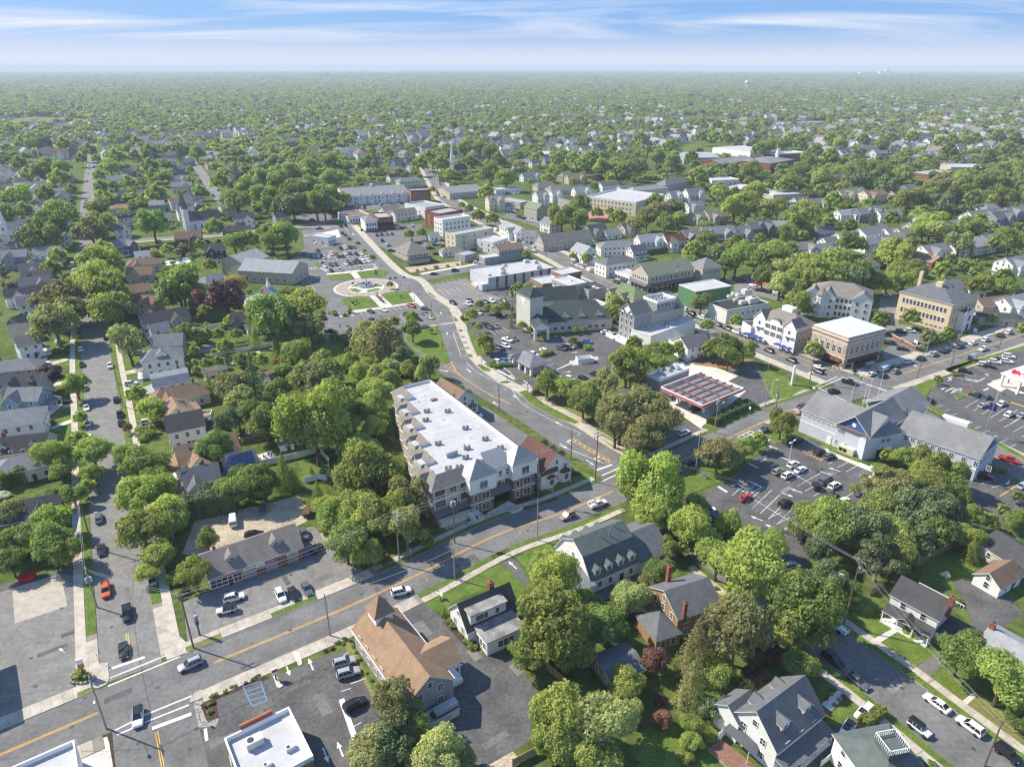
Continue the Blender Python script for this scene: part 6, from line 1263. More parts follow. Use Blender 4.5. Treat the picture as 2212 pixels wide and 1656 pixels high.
# ---------------------------------------------------------------- fuel station with red fascia
def fuel():
 c,L,W_,a=frame3('f',(-140,738),(132,856),(402,748),5.6);t=thing('fuel_station_canopy',c,a,'fuel station canopy with red fascia and rusty beams on grey metal deck','fuel canopy')
 x,y=L/2,W_/2;dk=mat('ribbed_deck',(.27,.27,.28),.5,.12,.5);red=mat('fascia_red',(.6,.05,.035),.5,.03);rust=mat('rust_beam',(.27,.13,.09),.9,.25,2)
 b=MB();b.box(-x,x,-y,y,4.7,5.0,0);b.build('roof',dk,t)
 b=MB()
 for k in range(int(L/.6)): b.box(-x+.3+k*.6,-x+.42+k*.6,-y+.3,y-.3,5.0,5.09)
 r_=b.build('deck_rib',dk,t);struct(r_,'stuff')
 b=MB()
 for s in (-1,1): b.box(-x,x,s*y-.12,s*y+.12,4.6,5.75);b.box(s*x-.12,s*x+.12,-y+.12,y-.12,4.6,5.75)
 b.build('fascia',whitesign,t)
 for s in (-1,1): MB().box(-x-.02,x+.02,s*(y+.13)-.03,s*(y+.13)+.03,4.75,5.35).build('red_band',red,t);MB().box(s*(x+.13)-.03,s*(x+.13)+.03,-y-.15,y+.15,4.75,5.35).build('red_band',red,t)
 for k in range(6): MB().box(-.14,.14,-y+.2,y-.2,5.1,5.4).build('beam',rust,t,loc=(-x+L*(k+.5)/6,0,0))
 for k in range(3): MB().box(-x+.2,x-.2,-.16,.16,5.42,5.75).build('beam',rust,t,loc=(0,-y+W_*(k+.5)/3,0))
 text(t,'EXXON',.62,(x*.78,-y-.2,5.06),(math.pi/2,0,0),whitesign)
 for i,u in enumerate((-.62,0,.62)):
  for v_ in (-.5,.5): MB().box(-.35,.35,-.35,.35,0,4.7).build('post',whitesign,t,loc=(u*x,v_*y,0))
 for u in (-.62,0,.62):
  for v_ in (-.5,.5):
   p=roofpt(t,u*x,v_*y+1.3,0);o=thing('fuel_pump',p,a,'white and red fuel pump under the rusty-beamed canopy','fuel pump','fuel pumps');MB().box(-.5,.5,-.35,.35,.15,2.1).build('cabinet',whitesign,o);MB().box(-.42,.42,-.38,-.35,1.2,1.9).build('display',bluesign,o)
 return t
fuel()
t,L,W_,c=box_building('r',(855,1568),(1030,1640),(1265,1434),4.6,mat('block_grey',(.28,.28,.29),.85,.08,.6),ROOF['m'],'grey block shop with white parapet behind the fuel canopy','shop','fuel_station_shop',par=.9,pm=vinyl)
for px,py,s in ((1020,1530,.9),(1130,1510,1.0),(1240,1485,1.1),(1330,1460,.8)): rtu(P('r',px,py,4.2),'the fuel station shop roof',3.8,t.rotation_euler[2],s)
# ---------------------------------------------------------------- drug store
def drug():
 c,L,W_,a=frame3('f',(2062,648),(2300,750),(2160,585),5.0);W_=11;t=thing('drug_store',c,a,'white drug store with canopy on posts and red lettering','drug store','buildings of the town')
 wm=WALL['w'];b=MB();x,y=L/2,W_/2
 q=[(-x-.5,-y-.5,4.6),(x+8,-y-.5,4.6),(x+8,y,6.6),(-x-.5,y,6.6)]
 b=MB();b.face([(p,r_,s+.25) for p,r_,s in q],0);b.face(q[::-1],1)
 for i in range(4): j=(i+1)%4;b.face([q[i],q[j],(*q[j][:2],q[j][2]+.25),(*q[i][:2],q[i][2]+.25)],1)
 b.build('canopy_roof',[mat('ribbed_white',(.7,.71,.73),.5,.06,1),wtrim],t)
 for k in range(14): MB().box(-.05,.05,0,math.hypot(W_+.5,2),.25,.32).build('roof_seam',wtrim,t,loc=(-x+k*(L+8)/14,-y-.4,4.62)).rotation_euler=(math.atan2(2,W_+.5),0,0)
 for k in range(4): MB().box(-.35,.35,-.35,.35,0,4.6).build('post',wtrim,t,loc=(-x+.3+k*(L+7)/3.2,-y+.2,0))
 MB().box(-x+6,x+30,y-1,y+24,0,5.6).build('store_wall',wm,t);MB().box(-x+5.6,x+30.4,y-1.4,y+24.4,5.6,6.9).build('parapet',mat('parapet_blue',(.5,.6,.7),.6,.02),t)
 lp=P('f',2165,650,5.6);lx,ly=on_axes(t,lp);text(t,'\u2665CVS',2.3,(lx+1.2,ly,5.05+(ly+y+.5)*2/(W_+.5)),(math.atan2(2,W_+.5)+.35,0,0),mat('lettering_red',(.65,.01,.02),.5,0),ext=.12);MB().box(-x+6,-x+12,y-1.05,y-1,.1,2.8).build('shop_window',glassm,t)
drug()
# ---------------------------------------------------------------- hall with green roofs and square tower
def greenhall():
 c,L,W_,a=frame3('e',(1345,358),(1757,296),(1310,220),4.4);W_=max(W_,20);n=Vector((-math.sin(a),math.cos(a),0));p0,p1=P('e',1240,330,4.4),P('e',1757,296,4.4);p0.z=p1.z=0;L=(p1-p0).length;a=math.atan2((p1-p0).y,(p1-p0).x);n=Vector((-math.sin(a),math.cos(a),0));c=(p0+p1)/2+n*W_/2
 rm=mat('shingle_hall_green',(.055,.07,.064),.92,.12,.6,.15,fine=.2,fscale=4);wm=mat('stucco_cream',(.55,.53,.47),.85,.05,.5)
 t=thing('green_roofed_hall',c,a,'cream hall with dark green roofs and a square windowless tower','hall','buildings of the town');walls(t,L,W_,4.4,wm);hip_roof(t,L,W_,4.4,9.6,rm,.7)
 wing(t,-L*.1,W_*.42,0,L*.62,13,7.0,12.5,wm,rm,True,name='upper_hall')
 tc_,tl,tw,ta=frame3('e',(1135,122),(1224,166),(1310,152),14.5);x,y,rz=sub(t,tc_,ta);o=MB().box(-tl/2,tl/2,-tw/2,tw/2,0,14.5).build('tower',wm,t,loc=(x,y,0),rz=rz);hip_roof(o,tl,tw,14.5,18,rm,.5,name='tower_roof');MB().box(-1.8,1.8,-.06,0,12.4,13.6).box(-1.2,1.2,-.06,0,11.9,12.4).box(-.5,.5,-.06,0,10.6,11.9).build('relief',wtrim,o,loc=(0,-tw/2,0))
 wing(t,x+2,y-tw/2-1.4,rz,9,5,6,7.6,wm,rm,True,hip=True)
 for q in (-.06,.14,.36): b=MB();ext(b,[(-1.9,0),(0,1.5),(1.9,0)],-.3,3.2,'y',.1,0,1);b.face([(-1.6,-.1,0),(1.6,-.1,0),(0,-.1,1.3)],1);b.build('roof_gablet',[rm,wtrim],t,loc=(L*q,-W_/2+2.0,5.6))
 win_grid(t,L,W_,'f',[1.8],10,1.5,1.3);px,py,_=on_axes(t,P('e',1295,430))[0],on_axes(t,P('e',1295,430))[1],0
 b=MB()
 for q in (-2.6,2.6): b.box(q-.5,q+.5,-2,-1,0,4.4,0)
 b.box(-3.1,3.1,-2,3.4,4.4,5.6,0);ext(b,[(-3.6,5.5),(0,7.3),(3.6,5.5)],-2.3,5,'y',.12,1,0);b.face([(-3.1,-2.02,5.6),(3.1,-2.02,5.6),(0,-2.02,7.1)],0);b.build('entrance_porch',[wtrim,rm],t,loc=(px,py+1,0))
greenhall()
def drive():
 c,L,W_,a=frame3('e',(1160,590),(1205,640),(1310,582),3.4);a=rad(-57);t=thing('drive_in_bank',P('e',1215,620),a,'small grey-roofed drive-in bank canopy on white columns','bank canopy');b=MB();L,W_=13,8
 for x,y in ((-5.6,-3),(-1.5,-3),(2.5,-3),(5.8,-3),(-5.6,3),(-1.5,3),(2.5,3),(5.8,3)): MB().box(x-.4,x+.4,y-.4,y+.4,0,3.4).build('column',wtrim,t)
 MB().box(-L/2,L/2,-W_/2,W_/2,3.3,3.9).build('fascia',wtrim,t);hip_roof(t,L,W_,3.9,6.4,ROOF['g'],.4);MB().box(2,5.5,-2.2,2.2,0,3.3).build('booth',WALL['b'],t);b=MB();ext(b,[(-2.2,3.9),(0,5.8),(2.2,3.9)],-1.2,4,'y',.1,0,1);b.build('cross_gable',[ROOF['g'],wtrim],t,loc=(-3,-W_/2,0));MB().tube((L/2+.02,0,3.6),(L/2+.06,0,3.6),.26,.26,0,12).build('round_emblem',bluesign,t)
drive()
# ---------------------------------------------------------------- big shop and its neighbours
bw=mat('painted_block',(.5,.51,.54),.8,.05,.5)
t,L,W_,c=box_building('q',(577,1212),(1432,1076),(362,1092),6.2,bw,roofwhite,'long grey hardware store with white roof and brick pilasters','shop','hardware_store',par=.35,pm=bw)
for k in range(7): MB().box(-.7,.7,-.18,0,0,6.1).build('pilaster',brick,t,loc=(-L/2+L*(k+1)/7.6,-W_/2,0))
MB().box(-3,3,-3,0,0,1.3).build('loading_dock',conc_lt,t,loc=(-L/2-3.4,-W_/2+9,0),rz=math.pi/2);MB().box(-1.6,1.6,0,4,0,3.2).build('side_lobby',bw,t,loc=(-L/2-1.7,-W_/2+.3,0))
for px,py,s in ((1070,1000,1.4),(1190,1010,1.2),(790,1050,1.1),(755,1090,1.2),(1225,1080,1.5),(765,1145,1.5),(590,1170,.8)): rtu(P('q',px,py,6.4),'the hardware store roof',5.9,t.rotation_euler[2],s)
for A_,B_,C_,z,w,r_,lab in (((1388,1112),(1545,1168),(1592,1058),5.6,'k',roofwhite,'shop with brown mansard and white roof beside the hardware store'),((1128,1208),(1282,1288),(1390,1168),5.2,'b',roofwhite,'corner shop with brown mansard and blue awning beside the long hardware store'),((1398,1212),(1640,1306),(1590,1166),7.6,'p',roofwhite,'two-storey greige house with white flat roof and balcony'),((1715,1302),(1885,1372),(1985,1258),5.6,'g',ROOF['k'],'dark flat-roofed grey shop with two pale skylights')):
 t,L,W_,c=box_building('q',A_,B_,C_,z,w,r_,lab,'shop','shop_building',par=.5,pm=wtrim if r_ is roofwhite else None,win=(('f',[1.6] if z<6 else [1.6,5.2],3,1.3,1.4,1),('l',[1.6] if z<6 else [1.6,5.2],3,1.2,1.3,1)))
 if 'skylight' in lab:
  for k in (1,4): MB().box(-.9,.9,-.6,.6,z-.5,z-.1).build('skylight',vinyl,t,loc=(k,0,0))
 if 'balcony' in lab: MB().box(-1.6,1.6,-1.4,0,3.8,4.0).box(-1.6,1.6,-1.4,-1.3,4,5).build('balcony',vinyl,t,loc=(-L*.2,-W_/2,0));rtu(roofpt(t,1,1,0),'the greige flat-roofed house',7.2,0,.5)
 if 'mansard' in lab: b=MB();x,y=L/2,W_/2;ro=[(-x-.6,-y-.6),(x+.6,-y-.6),(x+.6,y+.6),(-x-.6,y+.6)];ri=[(-x,-y),(x,-y),(x,y),(-x,y)];[b.face([(*ro[i],z-1.9),(*ro[(i+1)%4],z-1.9),(*ri[(i+1)%4],z-.05),(*ri[i],z-.05)]) for i in range(4)];b.build('mansard',ROOF['b'],t)
box_building('r',(20,640),(190,706),(130,572),4.6,'w',roofwhite,'low white-roofed shops crowded with vents behind the green hall','shop',par=.4)
t,L,W_,c=box_building('r',(348,468),(692,602),(520,402),7.8,'b',mat('shingle_olive',(.15,.19,.1),.92,.15,.9,.15,fine=.2,fscale=4),'beige house with olive green hip roof behind the green hall','house','green_roof_house','h',rise=3.2,win=(('f',[1.6,5],6,1,1.4,1),('l',[1.6,5],3,1,1.4,1)))
for q in (-.25,.2): wing(t,L*q,-W_/2-.6,math.pi/2,4,4.4,7.2,9.2,WALL['b'],mat('shingle_olive',(1,1,1)),True,(('l',[1.6,5],1),))
def victorian():
 c,L,W_,a=frame3('r',(512,738),(706,818),(1240,700),11.5);t=thing('grey_gabled_block',c,a,'four-storey grey and white gabled block with railed roof deck','commercial building','buildings of the town');
 n=Vector((-math.sin(a),math.cos(a),0));W_=27;p0,p1=P('r',512,738,11.5),P('r',706,818,11.5);p0.z=p1.z=0;t.location=(p0+p1)/2+n*W_/2
 b=MB().box(-L/2,L/2,-W_/2,-W_/2+9,0,11.5,0,bottom=False).box(-L/2,L/2,-W_/2+9,W_/2,0,10.4,1,bottom=False);b.build('wall',[WALL['g'],WALL['b']],t)
 b=MB();ext(b,[(-L/2-.4,11.3),(0,15.2),(L/2+.4,11.3)],-W_/2-.4,-W_/2+9.3,'y',.15,0,1);ext(b,[(-L/2-.2,10.2),(0,13.6),(L/2+.2,10.2)],W_/2-6,W_/2,'y',.15,0,1);b.face([(-L/2,-W_/2,11.5),(L/2,-W_/2,11.5),(0,-W_/2,15)],1);b.face([(L/2,-W_/2+9,11.5),(-L/2,-W_/2+9,11.5),(0,-W_/2+9,15)],1);b.build('roof',[ROOF['s'],WALL['w']],t)
 for q in (-.28,.28): b=MB();ext(b,[(-1.9,0),(0,1.9),(1.9,0)],-.5,2.5,'y',.1,0,1);b.face([(-1.6,-.1,0),(1.6,-.1,0),(0,-.1,1.6)],1);b.build('roof_gablet',[ROOF['s'],wtrim],t,loc=(L*q,-W_/2-.3,11.3))
 o=MB().box(-4,4,-W_/2+12,-W_/2+22,10.4,14.2,0).build('roof_pavilion',WALL['g'],t);b=MB()
 for x0,x1,y0,y1 in ((-4.2,4.2,-W_/2+11.8,-W_/2+12),(-4.2,4.2,-W_/2+22,-W_/2+22.2),(-4.2,-4,-W_/2+12,-W_/2+22),(4,4.2,-W_/2+12,-W_/2+22)): b.box(x0,x1,y0,y1,14.2,15.3)
 b.build('roof_railing',vinyl,t);
 for k in range(5): window(t,4.02,-W_/2+13+k*1.9,12.9,math.pi/2,1.3,1.3)
 for k in range(6): condenser(roofpt(t,-2+k%3*2,-W_/2+15+k//3*3,0),'the railed deck of the grey gabled block',14.2)
 for z in (1.8,4.8,7.8,10.3):
  for q in (-.3,0,.3): window(t,L*q,-W_/2-.02,z,0,1.1,1.7,True,1)
 MB().box(-L/2-3,L/2+2,-W_/2-4,-W_/2-.1,0,.9).box(-L/2-3,L/2+2,-W_/2-4,-W_/2-3.9,.9,2.0).build('terrace',vinyl,t)
victorian()
t,L,W_,c=box_building('r',(662,988),(918,1074),(1250,792),6.0,'w',roofwhite,'white block building with pale grey flat roof and roof ducts','commercial building','flat_roof_block',par=.5,pm=WALL['w'])
for px,py,s in ((1040,905,1.0),(990,925,1.0),(865,945,.8),(800,965,.6),(1280,850,1.4)): rtu(P('r',px,py,6),'the white block building roof',5.4,t.rotation_euler[2],s)
MB().box(-.4,.4,-5,5,5.5,6.1).build('roof_duct',steel,t,loc=(0,2,0),rz=.6)
t,L,W_,e,rr=house('r',1300,1092,1600,1040,10,5.2,8.2,'w','s','g','white house with slate roof between the block building and the pine straw bed','X');
t,L,W_,c=box_building('r',(882,306),(1475,208),(640,228),8.2,'b','o','long beige shop building with mossy grey roof and shopfronts','shop','long_shop_building','g',rise=4.2,win=(('f',[6.0],11,1.1,1.8,1),('l',[6.0],7,1.0,1.5,1)))
for s in 'fl':
 ln=L if s=='f' else W_;px,py,rz=side_pt(L,W_,s,0);o=MB().box(-ln/2,ln/2,-.05,0,.2,3.0,0).face([(-ln/2-.2,-1.6,3.1),(ln/2+.2,-1.6,3.1),(ln/2+.2,0,4.3),(-ln/2-.2,0,4.3)],1).build('shopfront',[mat('shopfront_glass',(.06,.06,.065),.2,.3,.4),ROOF['s']],t,loc=(px,py,0),rz=rz)
 for k in range(int(ln/3)): MB().box(-.25,.25,-.12,0,0,3.1).build('pilaster',WALL['b'],o,loc=(-ln/2+k*3+.2,-.05,0))
box_building('r',(445,232),(640,300),(600,205),4.2,'w',roofwhite,'low white shop with flat roof and wide shop windows','shop',par=.5,win=(('f',[1.6],5,2,1.9,1),))
for k,(px,py) in enumerate(((985,450),(1060,438),(1125,424))):
 p=P('r',px,py,2.4);o=thing('patio_umbrella',(p.x,p.y,0),0,'orange parasol on the terrace before the long beige shop','umbrella','orange terrace parasols');MB().tube((0,0,0),(0,0,2.7),.04,.04,0,5).build('pole',steel,o);MB().lathe([(1.6,2.2),(.05,2.9)],0,8).build('canopy',mat('canopy_orange',(.6,.22,.03),.8,.05),o)
t,L,W_,c=box_building('r',(1590,212),(1832,182),(1436,142),8.0,'b','g','beige house with grey hip roof and carport beside the long beige shop','house','hip_roof_house','h',rise=4.2,win=(('f',[5.8],5,1,1.6,1),('l',[1.6,5.8],3,1,1.6,1)))
grn=mat('green_sheathing',(.085,.19,.09),.75,.12,.7);t,L,W_,c=box_building('r',(1502,502),(1958,428),(1412,390),8.2,grn,roofwhite,'unfinished building wrapped in bright green sheathing with white roof','building under construction','building_shell',par=.25,pm=vinyl)
t,L,W_,c=box_building('s',(-86,480),(462,380),(-351,385),6.2,'y',mat('membrane_black',(.035,.034,.036),.85,.1,.4),'long shop building with black flat roof full of vents','shop','black_roof_shop',par=.4,win=(('f',[3.6],7,1,1,1),))
for px,py,s in ((0,270,1.2),(60,290,1.4),(160,260,2.2),(110,390,1.6),(230,380,2.6),(20,350,1.0),(-60,300,1.0)): rtu(P('s',px,py,6.2),'the black-roofed shop building',5.7,t.rotation_euler[2],s)
box_building('s',(112,622),(226,694),(272,592),5.0,'w',ROOF['k'],'small white shop with pink awning beside the gabled shop block','shop',par=.5,win=(('l',[1.5],2,1.6,1.6,1),))
# ---------------------------------------------------------------- old centre beyond the fountain
for r,A_,B_,C_,z,w,rf,fm,rise,lab,zs,n in (
 ('h',(15,944),(440,918),(30,888),6.8,'w','g','g',3.6,'long white townhouse row with grey roof and small gables',[1.7,4.8],14),('h',(450,902),(576,896),(443,886),9.5,'r','m','f',1,'red brick three-storey building with white windows',[1.7,4.7,7.6],6),
 ('h',(636,1052),(786,1026),(550,1030),9.5,'r','m','f',1,'dark-roofed brick building behind the white cube house',[1.7,4.7,7.4],5),('h',(655,1092),(836,1066),(624,1072),10,'w','w','f',1,'tall white cube house with flat roof',[1.7,4.7,7.7],6),
 ('h',(545,1012),(668,992),(455,977),8,'w','l','f',1,'white stuccoed building with stepped roofs',[1.7,5],5),('q',(150,652),(642,562),(98,602),9.5,'c','m','f',.8,'large cream building with blank wall and flat roof',[2,5,8],3),
 ('q',(640,748),(832,694),(436,708),6,'w','w','f',.6,'white two-storey building with flat white roof and balcony',[1.7,4.6],3),('q',(718,862),(1036,818),(636,818),6.6,'g','b','g',2.2,'grey block building with brown gable roof facing the side street',[4.6],6),
 ('q',(532,952),(722,926),(470,916),4,'g','w','f',.3,'low grey block annexe with ribbed roof',[1.8],1),('q',(272,922),(432,882),(214,872),4,'p','m','f',.4,'low building with grey roof and wooden stair',[1.8],2),
 ('p',(486,334),(592,302),(404,250),4,'w','w','f',.7,'small white kiosk bank in the plaza car park',[1.6],3),('p',(972,132),(1128,120),(878,76),6.8,'w','g','h',2.6,'white two-storey house with grey hip roof by the avenue',[1.6,4.6],4),
 ('p',(1142,78),(1332,62),(1040,16),7.2,'r','m','f',.8,'brick shop with dark awning and flat roof',[5],3),('p',(748,64),(1032,32),(650,2),4,'w','b','f',.8,'white single-storey shopfront row with brown band',[1.6],7),
 ('q',(1642,212),(1832,192),(1500,167),7.4,'p','k','f',.6,'pinkish brick flat-roofed building beside the far apartment block',[1.7,5],5),('q',(992,237),(1112,217),(785,172),5,'b','m','f',.5,'low tan building with grey flat roof',[1.7],2),
 ('h',(1590,936),(1912,976),(2092,926),9.8,'c','w','f',1.2,'far apartment block with white roof, brick base and balconies',[1.7,4.8,8],12),('h',(1300,667),(1462,667),(1300,645),4.6,'l','w','f',.6,'white and blue flat-roofed building beside an open car park',[1.6],6),
 ('h',(702,922),(932,902),(762,872),5,'b','g','g',2.4,'wide tan hall with grey roof near the old centre',[1.7],8),('h',(1000,897),(1160,885),(1000,883),4.5,'w','w','f',.4,'long low white shed beyond the old centre',[1.6],6),
 ('i',(572,728),(722,702),(494,690),11,'r','g','h',3,'brick high school with grey roof',[2,5.2,8.5],8),('i',(262,732),(474,702),(214,702),8,'r','g','g',3,'brick school wing with pale gables',[2,5.2],6),('i',(600,668),(800,655),(575,652),8,'r','w','f',.8,'flat-roofed brick school wing with white edge',[2,5.2],7),
 ('i',(1600,800),(1770,778),(1555,772),5,'r','m','f',.6,'low brick school beyond the trees',[1.8],8),('i',(1742,752),(1952,752),(1735,736),6,'b','w','g',2,'pale-roofed gymnasium of the low brick school',[3],5),('i',(195,622),(440,655),(225,592),7,'w','w','f',.3,'grandstand roof beside the sports field',[2],1),('i',(10,690),(240,690),(30,655),7,'p','m','g',2,'grey-roofed gymnasium beside the sports field',[3],5),
 ('i',(290,880),(400,905),(430,862),4,'w','w','g',1.5,'long white shed with vents beside a road',[1.6],5),('i',(590,930),(800,920),(560,900),4.5,'b','w','f',.5,'pale low flat-roofed building beyond the big tree',[1.6],6),('i',(190,838),(370,830),(200,818),5,'w','w','f',.5,'white flat-roofed building with brick end',[1.6],5),
 ('g',(1545,1420),(1890,1440),(1590,1360),6,'b','l','g',4,'big beige church hall with grey roofs beside the avenue',[2],6),('g',(1580,1380),(1740,1330),(1620,1300),6,'b','l','g',3.5,'beige church hall annexe with grey roof',[2],3)):
 t,L,W_,c=box_building(r,A_,B_,C_,z+(1 if fm=='f' and rise>.5 else 0),w,roofwhite if rf=='w' else rf,lab,'building','old_town_building' if r in'hqp' else 'school_building' if r=='i' else 'church_hall',fm,par=rise if fm=='f' else .6,rise=rise,win=(('f',zs,n,1.1,1.5,1),('l',zs,max(2,n//2),1,1.4,1),('r',zs,max(2,n//2),1,1.4,1)),pm=wtrim if rf=='w' else None)
 if 'townhouse' in lab:
  for k in range(6): wing(t,-L/2+L*(k+.5)/6,-W_/2+.5,math.pi/2,4,4.2,6.7,8.6,WALL['w'],ROOF['g'],False,(('l',[4.8],1),),name='gable_bay')
  MB().box(-1,1,-1,1,9,12.5).build('cupola',wtrim,t)
 if 'dark awning' in lab: MB().face([(-L/2,-W_/2-2,3),(L/2,-W_/2-2,3),(L/2,-W_/2-.02,4.6),(-L/2,-W_/2-.02,4.6)]).build('awning',blackm,t)
 if 'high school' in lab: MB().box(-1.5,1.5,-1.5,1.5,11,17).lathe([(1.6,17),(1.3,18.5),(.1,22)],0,8).build('cupola',wtrim,t,loc=(L*.4,0,0))
t,L,W_,c=box_building('p',(1520,562),(1806,522),(1386,482),5.6,'c','n','taupe pyramid-roofed bank house with brick chimney beside the avenue','bank','pyramid_roof_bank','h',rise=5.6,ridge=.3,ov=.9,win=(('f',[4.4],8,1.1,1.5,1),('l',[4.4],5,1.1,1.5,1)))
chimney(t,.2,.4,12.2,brick,1.1);b=MB();x,y=L/2,W_/2
for i,(p0,p1) in enumerate((((-x,-y),(x,-y)),((x,-y),(x,y)),((x,y),(-x,y)),((-x,y),(-x,-y)))):
 q=lambda p,k:(p[0]*(1+k/x),p[1]*(1+k/y));b.face([(*q(p0,1.7),2.6),(*q(p1,1.7),2.6),(*p1,3.5),(*p0,3.5)])
b.build('skirt_roof',ROOF['n'],t)
# churches
def church(r,x,y,ang,wall,roof,lab,st,L=18,W_=10,e=6,rr=11,sth=14,sp_=10,two=False):
 p=P(r,x,y);t=thing('church',p,rad(ang),lab,'church','churches');walls(t,L,W_,e,WALL[wall],rr-e);gable_roof(t,L,W_,e,rr,ROOF[roof]);win_grid(t,L,W_,'f',[3],4,1,2.6,False);win_grid(t,L,W_,'l',[3],2,1,2.6,False)
 for k in ((-1,1) if two else (0,)):
  yy=k*W_*.5;b=MB();s=1.6;b.box(-s,s,-s,s,0,sth,0);b.lathe([(s*1.3,sth),(.05,sth+sp_)],1,4);o=b.build('steeple',[WALL['w'],st],t,loc=(-L/2-1,yy,0));window(o,-1.62,0,sth*.7,-math.pi/2,1,1.8,False)
church('g',1330,1150,30,'w','k','white church with twin slate spires',ROOF['s'],20,11,7,12,15,10,True);church('h',760,800,60,'d','k','dark-roofed church with tall white steeple',vinyl,20,10,5,10,17,19);church('g',110,1210,100,'w','g','brick and white church with white lantern steeple',vinyl,22,11,6,10,12,12)

t,L,W_,c=box_building('d',(1640,228),(1858,182),(1572,152),4.4,'r',roofwhite,'low brick hall with pale flat roof and small white cupola beside the church hall','hall','brick_hall',par=.4,pm=wtrim,win=(('f',[1.8],5,1.2,1.4,1),))
wing(t,L*.42,W_*.3,0,5,9,4.6,8,WALL['r'],ROOF['l']);MB().box(-.7,.7,-.7,.7,7.2,9.4).lathe([(.8,9.4),(.5,10.4),(.05,12.6)],0,8).build('cupola',wtrim,t,loc=(L*.42,W_*.3,0));rtu(roofpt(t,-L*.2,0,0),'the low brick hall roof',4.05,0,.8)
# ---------------------------------------------------------------- houses of the streets
def H_(reg,txt):
 for ln in txt.strip().split('\n'):
  q=ln.split('|');x1,y1,x2,y2,W_,e,r=map(float,q[0].split());k=q[1].split();house(reg,x1,y1,x2,y2,W_*(1.02 if reg in'gi' else .92 if reg=='d' else .86) if W_<15 else W_*.62,e,r,k[0],k[1],k[2],q[2].strip() or None if len(q)>2 else None,k[3] if len(k)>3 else '')
def solar(reg,quad,z0,z1,nx,ny,label,m=None):
 """solar panels laid on a roof slope;quad: readings of the four corners (eave left, eave right, ridge right, ridge left)"""
 p=[P(reg,*q,z) for q,z in zip(quad,(z0,z0,z1,z1))];t=thing('solar_array',p[0],0,label,'solar panels','rooftop solar arrays');n=(p[1]-p[0]).cross(p[3]-p[0]).normalized();n=n if n.z>0 else -n
 b0=m or mat('solar_cell',(.012,.03,.11),.18,.3,.8,.6)
 for i in range(nx):
  for j in range(ny):
   f=lambda u,v:((p[0].lerp(p[1],u)).lerp(p[3].lerp(p[2],u),v))+n*.12-p[0]
   g=.05;a=[f((i+g)/nx,(j+g)/ny),f((i+1-g)/nx,(j+g)/ny),f((i+1-g)/nx,(j+1-g)/ny),f((i+g)/nx,(j+1-g)/ny)]
   b=MB();b.face(a);d=[v_-n*.05 for v_ in a]
   for k in range(4): b.face([d[k],d[(k+1)%4],a[(k+1)%4],a[k]],1)
   b.build('solar_panel',[b0,steel],t)
H_('d','''55 1482 270 1440 10 4 7.2|d k h x|dark-roofed house half hidden by trees above the corner forecourt
15 1205 262 1150 9.5 3.6 6.2|c g h|cream single-storey house with grey hip roof behind the tall clipped hedge
-60 1072 312 1032 9 4.2 7.4|b k g cd|house with charcoal roof, brick chimney and small dormer facing the street trees
-120 915 180 868 12 5.6 8.6|w g h|wide white house with large plain grey hip roof
55 742 272 738 8.5 5.5 8.2|l g g xP|blue house with grey gables and a dark porch
40 655 268 640 10 6 9|p k g xd|greige house with charcoal roof and tall front gable beside the blue house
-20 568 200 548 9 5 7.8|g g h c|grey-roofed house with chimney beside the purple street tree
90 424 236 392 8 5.2 8|w n g P|white house with a plain gable to the street and beige roof
60 335 205 318 8 4 6.8|c n g|cream house with taupe roof behind the spreading tree
70 290 140 262 6 4 6.4|s e g|small dark green-grey house behind the spreading tree
15 110 300 66 9.5 5 8|w k g xw|long white house with charcoal roofs and low wing
110 38 310 10 9 6 8.8|g s g xP|grey gabled house with slate roof on the west side
1180 1275 1405 1225 8.5 5 8|c s g xcq|cream house carrying blue solar panels on its street roof
1462 1178 1645 1140 9.5 4.6 8|c s g|rear wing house carrying the large blue solar array
1128 1128 1515 1026 9.5 4.4 7.8|c t g xcq|tan-roofed house with black solar panels
1062 928 1300 880 10.5 6 9.2|w k g w|white house with broad charcoal roof
1108 800 1150 862 9.5 3.6 6.6|c t g Q|tan-roofed cottage with grey solar panels on both slopes
1012 756 1280 704 9 3.6 6.6|c b h xc|cream house with brown hip roof and gablet
975 655 1205 612 9.5 5.4 8.6|w l m cq|pale house with light grey gambrel roof and tall brick chimney
962 492 1115 470 10 6 9.2|w g h Dq|white foursquare house with grey hip roof and wide dormer
985 402 1180 386 9 6 9|p g g c|greige house with solar panels on its grey roof
965 335 1085 312 8 6 8.8|p g g|greige rear house with grey roof beside the solar-roofed one
905 268 1205 216 10 5.6 8.8|p k g xXp|greige house with charcoal roofs and long porch
845 140 1015 146 9 5 7.6|b b g x|beige house with brown gables beside the green street trees
830 80 960 58 9 5 7.8|b t g c|beige house with tan roof among the street houses
1320 20 1420 -10 9 4 6.6|b g h|beige house with grey hip roof near the golden tree
1500 255 1600 250 7 4 7|s k g x|slate-blue garage with charcoal roof beside the columnar evergreens
1715 640 1800 605 6.5 3 5.6|e t m|small sage barn with tan gambrel roof among the creek trees
1810 1075 1890 1062 3 2.2 3.4|w s g|little white garden shed by the long board fence
1330 640 1390 628 4 2.4 3.4|w b g|small white shed with brown roof by the white fence
1300 905 1350 900 4 2.4 3|c t f|small tan pergola roof behind the broad charcoal roof
1600 330 1650 322 5 2.6 4.2|w g g|small white garage by the white fence and the plum trees''')
solar('d',((1175,1352),(1275,1325),(1275,1262),(1172,1290)),5.4,7.8,4,3,'blue solar panels on the street half of the cream house roof')
solar('d',((1325,1300),(1395,1280),(1395,1228),(1322,1245)),5.4,7.8,3,2,'small blue solar array beside the tall chimney')
